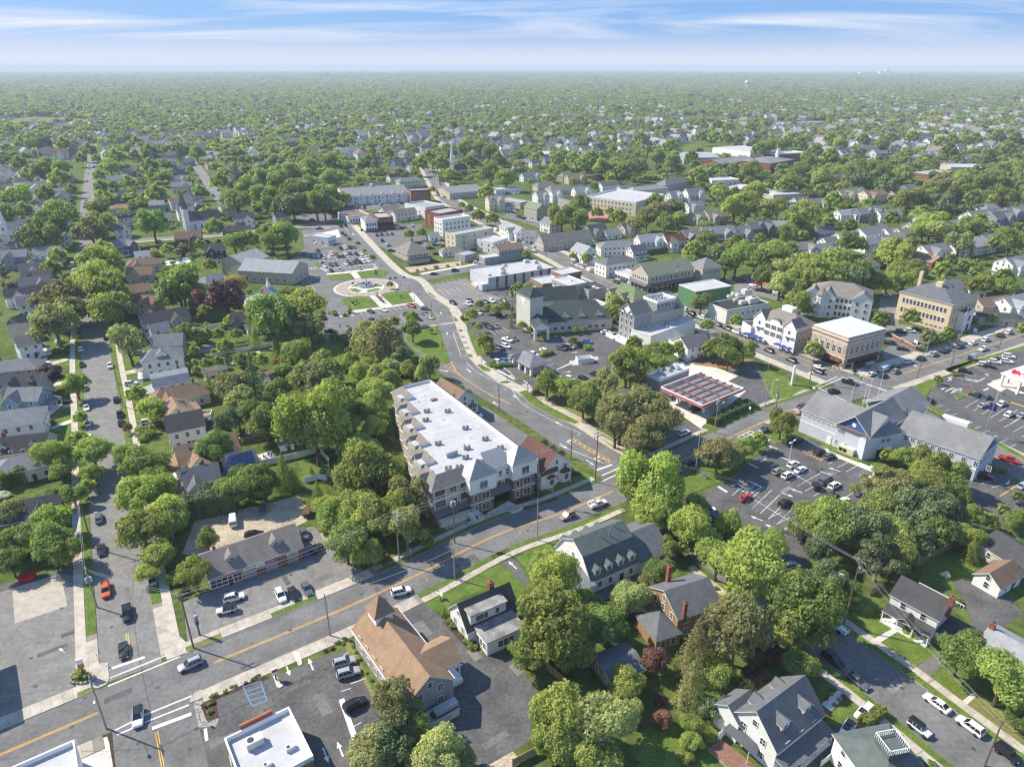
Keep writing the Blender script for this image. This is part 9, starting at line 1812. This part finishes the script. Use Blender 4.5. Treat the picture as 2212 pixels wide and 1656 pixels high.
# shelters, people, garden things
for r,x,y,a_,lab in (('f',1210,622,30,'glass bus shelter before the brick corner block'),('f',1872,565,33,'glass bus shelter beside the drug store car park')):
 t=thing('bus_shelter',P(r,x,y),rad(a_),lab,'bus shelter');MB().box(-2,2,-.8,.8,2.4,2.55).build('roof',steel,t);[MB().box(x_-.05,x_+.05,y_-.05,y_+.05,0,2.4).build('post',dksteel,t) for x_ in (-1.9,1.9) for y_ in (-.7,.7)];MB().box(-1.9,1.9,.68,.72,.3,2.3).build('glass_panel',mat('shelter_glass',(.2,.25,.27),.1,0),t);MB().box(-1.4,1.4,.2,.6,.4,.48).build('bench',wood,t)
cl=lambda n,c:mat('cloth_'+n,c,.8,0)
person('p',645,1505,-40,'person in dark clothes walking across the plaza car park',cl('black',(.02,.02,.025)),cl('dark',(.04,.04,.05)));person('f',2107,715,200,'person in red top standing before the drug store',cl('red',(.4,.03,.03)),cl('dark',(.04,.04,.05)),.1);person('f',1932,1205,120,'person in orange vest beside the end of the civic hall',cl('orange',(.6,.15,.03)),cl('dark',(.04,.04,.05)));person('f',2080,795,60,'person in grey walking in the drug store car park',cl('grey',(.2,.2,.2)),cl('dark',(.04,.04,.05)))
def fence(pts,h,m,lab,name='fence',bw=2.4,cat='fence'):
 t=thing(name,pts[0],0,lab,cat);me=MB().box(0,bw-.1,-.04,.04,.08,h).mesh('fence_panel',m);pm=MB().box(-.07,.07,-.07,.07,0,h+.12).mesh('post',m)
 for a_,b_ in zip(pts,pts[1:]):
  d=b_-a_;n=max(1,round(d.length/bw));rz=math.atan2(d.y,d.x)
  for k in range(n): p=a_.lerp(b_,k/n)-pts[0];use(me,'fence_panel',t,p,rz,(d.length/n/bw,1,1));use(pm,'post',t,p,rz)
fence(PP('d','1690,1250 1790,1230 1920,1200 2070,1160 2130,1230 2140,1300 2120,1330'),1.9,vinyl,'white vinyl fence curving round the lawn behind the solar house');fence(PP('d','1975,1360 2060,1335 2120,1345'),1.8,vinyl,'short white vinyl fence below the vegetable plot');fence(PP('d','1530,1110 1640,1095 1800,1065'),1.9,wood,'grey weathered board fence by the garden shed');fence(PP('d','1260,375 1380,360 1540,325'),1.8,vinyl,'white garden fence beside the plum trees');fence(PP('d','1370,555 1480,520 1690,490 1760,470'),1.7,vinyl,'white garden fence along the pool hedge');fence(PP('d','1290,650 1400,640 1480,625'),2.0,vinyl,'white fence beside the small brown-roofed shed')
fence(PP('c','230,1480 320,1400'),1.9,vinyl,'white fence panel at the deck of the big white house');fence(PP('c','890,1650 1100,1490'),1.5,vinyl,'white fence beside the dark driveway of the green-roofed house');fence(PP('b','1330,1015 1440,1115'),1.8,woodlt,'cedar board fence under the big street tree');fence(PP('b','1110,1650 1200,1600 1280,1560'),1.8,woodlt,'cedar board fence at the bottom of the hall car park');fence(PP('b','1570,920 1700,1050'),1.7,wood,'grey board fence behind the ochre house');fence(PP('c','1520,350 1640,280 1740,235'),1.9,wood,'tall weathered board fence behind the colonial garden');fence(PP('c','1210,540 1290,490'),1.9,wood,'weathered board fence under the dark trees');fence(PP('s','350,150 480,190 740,285'),2,woodlt,'long cedar fence behind the parked vans');fence(PP('r','1290,1490 1400,1430 1640,1370'),1.0,wood,'low rail fence behind the fuel station');fence(PP('e','1760,350 1800,365 1870,405'),1.4,vinyl,'white terrace fence below the grey gabled block');fence(PP('c','1560,180 1700,70 1760,20'),1.8,wood,'board fence beside the golden conifer')
t=thing('brick_boundary_wall',P('f',1330,400),0,'red brick boundary wall with stone caps round the corner car park','wall');
for a_,b_ in ((('f',1330,400),('f',1420,450)),(('f',1420,450),('f',1510,495)),(('f',1510,495),('f',1600,470)),(('f',1600,470),('f',1760,415))):
 p,q=P(*a_),P(*b_);d=q-p;o=MB().box(0,d.length,-.15,.15,0,1.2,0).box(-.02,d.length+.02,-.2,.2,1.2,1.32,1).build('wall_run',[brick,conc_lt],t,loc=p-t.location,rz=math.atan2(d.y,d.x))
 MB().box(-.3,.3,-.3,.3,0,1.6,0).box(-.36,.36,-.36,.36,1.6,1.75,1).build('pier',[brick,conc_lt],t,loc=p-t.location)
def pool(r,txt,lab): o=sheet('swimming_pool',PP(r,txt),.05,mat('pool_water',(.08,.3,.36),.08,.1,1,.5),None,0);o['kind']='structure'
sheet('patio',PP('d','1440,560 1680,505 1700,535 1470,600'),.03,conc_lt);pool('d','1475,565 1590,540 1600,560 1500,580','x');sheet('patio',PP('g','1050,1365 1200,1335 1260,1345 1220,1375 1080,1390'),.03,conc_lt);pool('g','1120,1355 1200,1342 1240,1350 1140,1365','x');pool('g','1205,1390 1260,1383 1265,1390 1212,1397','x');sheet('patio',PP('d','1660,1180 1760,1150 1790,1220 1700,1260'),.03,conc_lt);sheet('patio',PP('d','1260,470 1400,450 1410,500 1270,520'),.03,mat('patio_stone',(.3,.27,.24),.9,.1,1,coords='W'));pool('d','1580,1035 1640,1025 1640,1045 1590,1052','x')
def parasol(r,x,y,lab,m): t=thing('garden_parasol',P(r,x,y),0,lab,'umbrella');MB().tube((0,0,0),(0,0,2.5),.04,.04,0,5).build('pole',steel,t);MB().lathe([(1.6,2.1),(.05,2.7)],0,8).build('canopy',m,t)
parasol('d',1285,312,'red garden parasol behind the greige house with long porch',redsign)
def chair(r,x,y,lab,m,a_=0):
 t=thing('garden_chair',P(r,x,y),a_,lab,'chair','garden chairs');MB().box(-.3,.3,-.3,.3,.38,.45).build('seat',m,t);MB().box(-.3,-.22,-.3,.3,.45,1.0).build('backrest',m,t);[MB().box(x_-.04,x_+.04,y_-.04,y_+.04,0,.38).build('leg',m,t) for x_ in (-.26,.26) for y_ in (-.26,.26)]
for k,(x,y) in enumerate(((1715,1195),(1735,1210),(1755,1190),(1740,1180))): chair('d',x,y,'blue chair on the patio behind the solar house',bluesign,k*1.5)
for k,(x,y) in enumerate(((1535,525),(1555,520),(1580,517))): chair('d',x,y,'tan lounger chair beside the garden pool',woodlt,1)
chair('b',1760,860,'white chair in the shade under the ochre house garden trees',vinyl,.5);chair('b',1780,870,'white chair in the shade under the ochre house garden trees',vinyl,2)
o=sheet('deck',PP('b','1955,755 2010,735 2110,780 2090,800 2010,815'),.5,mat('deck_boards_tan',(.3,.22,.15),.9,.15,2,coords='W'),None,1)
# ---------------------------------------------------------------- far things
def tower(r,x,y,h,lab): t=thing('water_tower',P(r,x,y),0,lab,'water tower');MB().lathe([(2,0),(2,h*.6),(9,h*.72),(10,h*.85),(7,h*.96),(.5,h)],0,14).build('tank',whitesign,t);[MB().tube((9*math.cos(k),9*math.sin(k),0),(9*math.cos(k),9*math.sin(k),h*.72),.6,.6,0,5).build('leg',whitesign,t) for k in (0,1.57,3.14,4.71)]
tower('i',410,250,42,'pale water tower on the wooded plain')
for r,x,y,L,W_,h,lab,a_ in (('g',575,262,110,30,14,'long white shed roof far off in the woods, first of a pair',10),('g',695,262,120,30,15,'long white shed roof far off in the woods, second of a pair',10),('g',270,258,70,25,10,'pale low building far off among the woods',5),('h',2035,165,20,20,70,'thin white tower on the horizon',0),('i',1190,165,200,60,55,'pale high-rise block on the horizon',0),('i',1310,165,160,60,60,'second pale high-rise block on the horizon beside a taller one',0),('i',1320,162,50,50,95,'tall pale tower among the horizon blocks',0),('h',1350,300,60,20,9,'white flat building among the middle woods',0),('g',1790,310,70,22,9,'white flat roof among the woods with a flag beyond',8),('h',300,290,60,18,8,'pale building in the woods beyond the old centre',12)):
 t=thing('distant_building',P(r,x,y),rad(a_),lab,'building','distant buildings');MB().box(-L/2,L/2,-W_/2,W_/2,0,h).build('wall',WALL['w'],t);MB().box(-L/2-.5,L/2+.5,-W_/2-.5,W_/2+.5,h,h+1).build('roof',roofwhite,t)
for k in range(7):
 p=P('i',620+k*42,478-k*1);t=thing('greenhouse',p,rad(38),'long white greenhouse tunnel before the dark hedge','greenhouse','greenhouses');b=MB();b.box(-16,16,-3.6,3.6,0,2,0);ext(b,[(-3.8,2),(-2,3.6),(0,4.2),(2,3.6),(3.8,2)],-16,16,'x',.1,0,0);b.build('cover',roofwhite,t)
# the wooded plain: trees beyond the ones above, as one mass
def in_poly(px,py,poly):
 ins=np.zeros(len(px),bool);n=len(poly)
 for i in range(n):
  x1,y1=poly[i];x2,y2=poly[(i+1)%n];c=((y1>py)!=(y2>py))&(px<(x2-x1)*(py-y1)/((y2-y1) or 1e-9)+x1);ins^=c
 return ins
def scatter():
 pts=[];r=rng
 d=330.0
 while d<16000:
  s=8.2+(d-330)*.0036 if d<4500 else 23.2+(d-4500)*.0052
  n=int(1.62*d/s);th=(np.arange(n)+r.uniform(0,1,n)*.9)/n*1.62-.81;dd=d+r.uniform(-.5,.5,n)*s
  pts.append(np.stack([th*dd,dd,np.full(n,s)],1));d+=s*.92
 return np.concatenate(pts)
pt=scatter();X,Y,SP=pt[:,0],pt[:,1],pt[:,2]
dep=Y*cp+CAMH*sp;u_=CX+F*X/dep;v_=CY+F*(CAMH*cp-Y*sp)/dep
dens=np.where(v_<255,.93,np.where(v_<300,.8,np.where(v_<345,.5,0.)))
dens=np.where((u_<640)&(v_>=300)&(v_<345),.75,dens);dens=np.where((u_<620)&(v_>=345)&(v_<480),.1,dens);dens=np.where((u_>1480)&(v_>=300)&(v_<420),.42,dens);dens=np.where((u_>1480)&(v_>=420)&(v_<580),.13,dens);dens=np.where((u_>760)&(u_<1480)&(v_>=345)&(v_<400),.16,dens)
dens=np.where(in_poly(u_,v_,[(560,330),(745,330),(745,470),(640,470),(570,420)]),.8,dens)
cl_=.5+.5*np.sin(X*.011+np.sin(Y*.004)*2)*np.sin(Y*.006+X*.002)
dens=np.where((v_<300)&(v_>175)&(u_>1000),dens*np.where(cl_>.68,.45,1),dens);dens=np.where((v_<345)&(v_>230),dens*np.where(cl_>.75,.6,1),dens)
for po in ([(0,265),(45,253),(135,253),(210,262),(190,275),(20,280)],[(445,305),(500,285),(540,300),(500,325)],[(1460,308),(1545,310),(1640,327),(1640,372),(1470,365)],[(1630,310),(1720,315),(1740,360),(1640,372)],[(1660,262),(1790,260),(1790,285),(1660,285)],[(805,158),(885,156),(885,161),(810,162)]): dens=np.where(in_poly(u_,v_,po),.03,dens)
keep=rng.uniform(0,1,len(X))<dens
occ={}
def mark(x,y,rr):
 g=6
 for i in range(int((x-rr)//g),int((x+rr)//g)+1):
  for j in range(int((y-rr)//g),int((y+rr)//g)+1): occ[i,j]=1
for o,_ in THINGS:
 if o.parent is None and o.location.y>150:
  c_=o.get('category','');rr=8.5 if c_ in('house',) else 5 if c_ in('car','pickup','van') else 13 if 'build' in c_ or c_ in('shop','church') else 3 if c_ in('tree',) else 0
  if rr: mark(o.location.x,o.location.y,rr)
for _,p_,h_,_,_ in ROADS+[(0,AVE,10,0,0),(0,CROSS,8,0,0)]:
 for q in p_:
  if q.y>150: mark(q.x,q.y,h_+3.5)
free=np.array([(int(x//6),int(y//6)) not in occ for x,y in zip(X,Y)]);keep&=free
lone=keep&(v_>150)
gx_=rng.uniform(-1,1,26000);gy_=rng.uniform(190,760,26000);gx_=gx_*gy_*.78;gd=gy_*cp+CAMH*sp;gu=CX+F*gx_/gd;gv=CY+F*(CAMH*cp-gy_*sp)/gd
core=in_poly(gu,gv,[(640,470),(740,470),(1000,330),(1480,400),(1560,560),(2212,680),(2212,900),(1700,900),(2212,1180),(1950,1330),(1650,1230),(1400,1110),(1200,1200),(860,1400),(800,1300),(1060,1150),(1060,900),(850,700),(640,640)])
gk=(~core)&(rng.uniform(0,1,len(gx_))<np.where(gu<700,.2,.26));gx_,gy_=gx_[gk],gy_[gk]
HX=[]; # houses among the trees
hk=lone&(v_>172)&(v_<345)&(rng.uniform(0,1,len(X))<np.where(u_>1650,.13,np.where(u_>820,.06,.07))*np.where(v_<205,.4,np.where(v_<250,.7,np.where(v_<298,1,1.9)))*np.where(cl_>.5,1.7,.6))
keep&=~hk;occ0=occ;occ={}
for x,y in zip(X[hk],Y[hk]): mark(x,y,8);l_=math.hypot(x,y);mark(x-x/l_*13,y-y/l_*13,7)
keep&=np.array([(int(x//6),int(y//6)) not in occ for x,y in zip(X,Y)]);occ=occ0
def gn_scatter(name,pos,scl,rot,idx,protos,kind='stuff'):
 me=bpy.data.meshes.new(name);me.vertices.add(len(pos));me.vertices.foreach_set('co',pos.astype(np.float32).ravel())
 for nm,ty,arr in (('scl','FLOAT_VECTOR',scl),('rot','FLOAT',rot),('idx','INT',idx)):
  at=me.attributes.new(nm,ty,'POINT');at.data.foreach_set('vector' if ty=='FLOAT_VECTOR' else 'value',np.ascontiguousarray(arr,dtype=np.int32 if ty=='INT' else np.float32).ravel())
 o=link(bpy.data.objects.new(name,me));o['kind']=kind
 pc=bpy.data.collections.new(name+'_kinds')
 for i,(m_) in enumerate(protos): q=bpy.data.objects.new(f'{name}_kind',m_);pc.objects.link(q)
 ng=bpy.data.node_groups.new(name,'GeometryNodeTree');ng.interface.new_socket('Geometry',in_out='INPUT',socket_type='NodeSocketGeometry');ng.interface.new_socket('Geometry',in_out='OUTPUT',socket_type='NodeSocketGeometry')
 gi=N(ng,'NodeGroupInput');go=N(ng,'NodeGroupOutput');ip=N(ng,'GeometryNodeInstanceOnPoints');ci=N(ng,'GeometryNodeCollectionInfo');ci.inputs['Collection'].default_value=pc;ci.inputs['Separate Children'].default_value=True;ci.inputs['Reset Children'].default_value=True
 def na(n_,ty): a=N(ng,'GeometryNodeInputNamedAttribute',data_type=ty);a.inputs[0].default_value=n_;return a.outputs[0]
 cx=N(ng,'ShaderNodeCombineXYZ');ng.links.new(na('rot','FLOAT'),cx.inputs[2]);e2=N(ng,'FunctionNodeEulerToRotation');ng.links.new(cx.outputs[0],e2.inputs[0])
 L=ng.links.new;L(gi.outputs[0],ip.inputs['Points']);L(ci.outputs[0],ip.inputs['Instance']);ip.inputs['Pick Instance'].default_value=True;L(na('idx','INT'),ip.inputs['Instance Index']);L(e2.outputs[0],ip.inputs['Rotation']);L(na('scl','FLOAT_VECTOR'),ip.inputs['Scale']);L(ip.outputs[0],go.inputs[0])
 md=o.modifiers.new('scatter','NODES');md.node_group=ng;return o
protos=[]
for kd,lf in (('round','mid'),('round','green'),('oak','mid'),('round','light'),('oak','olive'),('spruce','needle'),('oak','green'),('round','dark'),('round','purple'),('willow','mid')):
 for v_r in (0,1) if kd!='spruce' else (0,):
  n=380 if kd!='spruce' else 200;c,nr,r_,_=crown_pts(kd,500+len(protos),n*2);protos.append(quads_mesh('crown',leaves(c[:n],nr[:n],.24,r_),LM[lf]))
k=np.where(keep)[0];n=len(k);d_=np.hypot(X[k],Y[k])
R_=SP[k]*rng.uniform(.45,.8,n)*np.where((v_[k]>215)&(u_[k]>820),.82,1);hh=np.clip(R_,2.5,7.5)*rng.uniform(.68,.98,n);zz_=np.array([hill(a,b) for a,b in zip(X[k],Y[k])])
idx=np.array([rng.choice(len(protos)) if q<.6 else 0 for q in rng.uniform(0,1,n)]);w_=rng.uniform(0,1,n);idx=np.where(w_<.28,rng.integers(0,2,n),np.where(w_<.5,rng.integers(2,4,n),np.where(w_<.66,rng.integers(4,6,n),np.where(w_<.74,rng.integers(6,8,n),np.where(w_<.83,rng.integers(8,10,n),np.where(w_<.845,10,np.where(w_<.93,rng.integers(11,13,n),np.where(w_<.965,rng.integers(13,15,n),np.where(w_<.975,rng.integers(15,17,n),17)))))))))
of=np.array([(int(x//6),int(y//6)) not in occ for x,y in zip(gx_,gy_)]);gx_,gy_=gx_[of],gy_[of];print('garden',len(gx_))
sp_=[(x,y,Rr,KIN,lf) for _,x,y,Rr,KIN,lf,_h in SPARE]
ng_=len(gx_);gr_=rng.uniform(.7,1.9,ng_)*np.where(rng.uniform(0,1,ng_)<.2,1.8,1)
pos=np.stack([X[k],Y[k],zz_-hh*.12],1);scl=np.stack([R_,R_,hh],1);rot=rng.uniform(0,6.28,n)
if sp_:
 pos=np.concatenate([pos,np.array([(x,y,0) for x,y,*_ in sp_])]);scl=np.concatenate([scl,np.array([(q[2],)*3 for q in sp_])]);rot=np.concatenate([rot,np.zeros(len(sp_))]);idx=np.concatenate([idx,np.array([0]*len(sp_))])
pos=np.concatenate([pos,np.stack([gx_,gy_,-gr_*.35],1)]);scl=np.concatenate([scl,np.stack([gr_,gr_,gr_*.85],1)]);rot=np.concatenate([rot,rng.uniform(0,6.28,ng_)]);idx=np.concatenate([idx,rng.integers(0,18,ng_)])
gn_scatter('woodland',pos,scl,rot,idx,protos)
hp=[]
for wl,rf,fm in (('w','g',0),('w','l',0),('b','n',0),('w','s',1),('g','g',0),('w','b',1),('y','l',1),('s','k',0)):
 b=MB();L,W_,e,r=11,8.5,5.2,8.6;b.box(-L/2,L/2,-W_/2,W_/2,0,e,0)
 for s in (-1,1): b.face([(s*L/2,-W_/2,e),(s*L/2,W_/2,e),(s*L/2,0,r)][::s],0)
 ext(b,[(-W_/2-.4,e-.3),(0,r),(W_/2+.4,e-.3)],-L/2-.4,L/2+.4,'x',.2,1,2)
 if fm: b.box(-2.2,2.2,-W_/2-2.5,0,0,e,0);b.face([(-2.2,-W_/2-2.5,e),(2.2,-W_/2-2.5,e),(0,-W_/2-2.5,e+2.2)],0);b.v,_v=b.v,None;ext(b,[(-2.5,e-.3),(0,e+2.2),(2.5,e-.3)],-W_/2-2.8,0,'y',.2,1,2)
 for z in (1.6,4.0):
  for x in (-3.6,-1.2,1.2,3.6): b.box(x-.45,x+.45,-W_/2-.04,W_/2+.04,z-.6,z+.7,3)
  for y in (-2,2): b.box(-L/2-.04,L/2+.04,y-.45,y+.45,z-.6,z+.7,3)
 hp.append(b.mesh('far_house',[WALL[wl],ROOF[rf],wtrim,glassm]))
k=np.where(hk)[0];n=len(k);hs_=rng.uniform(1.0,1.5,n);pos=np.stack([X[k],Y[k],np.zeros(n)],1);rot=rad(35)+rng.integers(0,4,n)*math.pi/2+rng.normal(scale=.12,size=n)
gn_scatter('houses_in_the_woods',pos,np.stack([hs_]*3,1),rot,rng.integers(0,8,n),hp)
print('instances',len(pos),len(R_),'trees',NTREE,'spare',len(SPARE),'cars',NCAR,'houses',NH)
# ---------------------------------------------------------------- the hazy air
b=MB();b.box(-26500,26500,-400,26500,-1.2,136);hzo=b.build('haze',None or mat('haze_air',(1,1,1),1,0));hm=bpy.data.materials['haze_air'];hm.node_tree.nodes.clear()
ho=N(hm.node_tree,'ShaderNodeOutputMaterial');hv=N(hm.node_tree,'ShaderNodeVolumePrincipled');hv.inputs['Color'].default_value=(.80,.90,1,1);hv.inputs['Density'].default_value=HAZE;hv.inputs['Anisotropy'].default_value=.0;hm.node_tree.links.new(hv.outputs[0],ho.inputs['Volume']);hzo['kind']='stuff'
# ---------------------------------------------------------------- labels that single things out
LMK=[('the repair shop',('w',1000,550)),('the meeting hall',('b',400,800)),('the cape cottage',('b',900,680)),('the gambrel office',('b',1650,200)),('the apartment block',('e',700,1050)),('the fountain plaza',('p',985,985)),('the green-roofed hall',('e',1400,270)),('the drive-in bank',('e',1215,590)),('the hardware store',('q',900,1090)),('the fuel station',('f',150,740)),('the civic hall',('f',1250,950)),('the brick corner block',('s',1480,780)),('the gabled shop block',('s',600,700)),('the cream school',('f',1650,180)),('the white condominium',('s',1450,300)),('the drug store',('f',2150,680)),('the police lot',('f',800,1350)),('the big white house',('c',640,1250)),('the colonial house',('c',1560,530)),('the green-roofed deck house',('c',1340,1500)),('the ochre house',('D',1480,1290)),('the solar-panel house',('d',1400,1250)),('the foursquare house',('d',1040,520)),('the blue gabled house',('d',170,760)),('the cream low house',('d',150,1220)),('the corner forecourt',('a',300,700)),('the gravel yard',('a',1600,60)),('the creek',('e',120,620)),('the creek bend',('d',1750,850)),('the board fence',('d',1700,1060)),('the pool garden',('d',1560,540)),('the beige church hall',('g',1720,1400)),('the twin-spired church',('g',1330,1130)),('the lantern-steepled church',('g',110,1180)),('the side street top',('g',590,900)),('the second street',('g',1350,850)),('the townhouse row',('h',230,920)),('the white cube house',('h',730,1080)),('the pyramid-roofed bank',('p',1600,520)),('the tall-steepled church',('h',760,760)),('the far apartment block',('h',1800,960)),('the beige shop hall',('q',1550,640)),('the long beige shop',('r',1050,220)),('the high school',('i',620,700)),('the sports field',('i',200,650)),('the low brick school',('i',1660,780)),('the grey railed block',('r',900,720)),('the mossy-roofed house',('i',1080,890)),('the big spreading tree',('i',420,980)),('the tall grey row',('i',1950,1020)),('the solar cottage',('d',1130,830)),('the woods edge',('g',1900,900)),('the brick boundary wall',('f',1500,460)),('the open car park',('h',1200,690)),('the cemetery trees',('g',1000,600)),('the white shed row',('i',340,870)),('the street of lawns',('c',1500,1150)),('the old main street',('q',1000,690))]
LMK=[(n,P(*p)) for n,p in LMK]
def nth(i): return ('first second third fourth fifth sixth seventh eighth ninth tenth eleventh twelfth thirteenth fourteenth fifteenth sixteenth seventeenth eighteenth nineteenth twentieth'.split()+[f'{k}th' for k in range(21,80)])[i]
def scr(o):
 p=o.location;d=p.y*cp-(p.z-CAMH)*sp;return F*p.x/max(1,d)
def groups():
 g={}
 for o,_ in THINGS: g.setdefault(o['label'],[]).append(o)
 return g
SHARE=('overhead power lines','rooftop condensers','rooftop ventilation units','fuel pumps','blue cafe umbrellas','orange terrace parasols','plaza flagpoles','greenhouses','garden chairs')
for lab,os_ in list(groups().items()):
 if os_[0].get('group') in SHARE: continue
 generic=os_[0].get('group') in('trees of the town','houses of the town','shrubs and bushes')
 if len(os_)<2 and not (generic and len(lab.split())<8): continue
 if os_[0].get('group')=='cars and vans of the town': continue
 for o in os_:
  best=min(LMK,key=lambda q:(q[1]-o.location).length);o['label']=f'{lab} by {best[0]}'
for lab,os_ in list(groups().items()):
 if len(os_)<2 or os_[0].get('group') in SHARE: continue
 os_.sort(key=scr);n=len(os_)
 for i,o in enumerate(os_): o['label']=f'{lab}, '+(('leftmost' if i==0 else 'rightmost' if i==n-1 else 'middle' if n==3 else nth(i)+' from left') + (f' of {n}' if n>2 else ''))
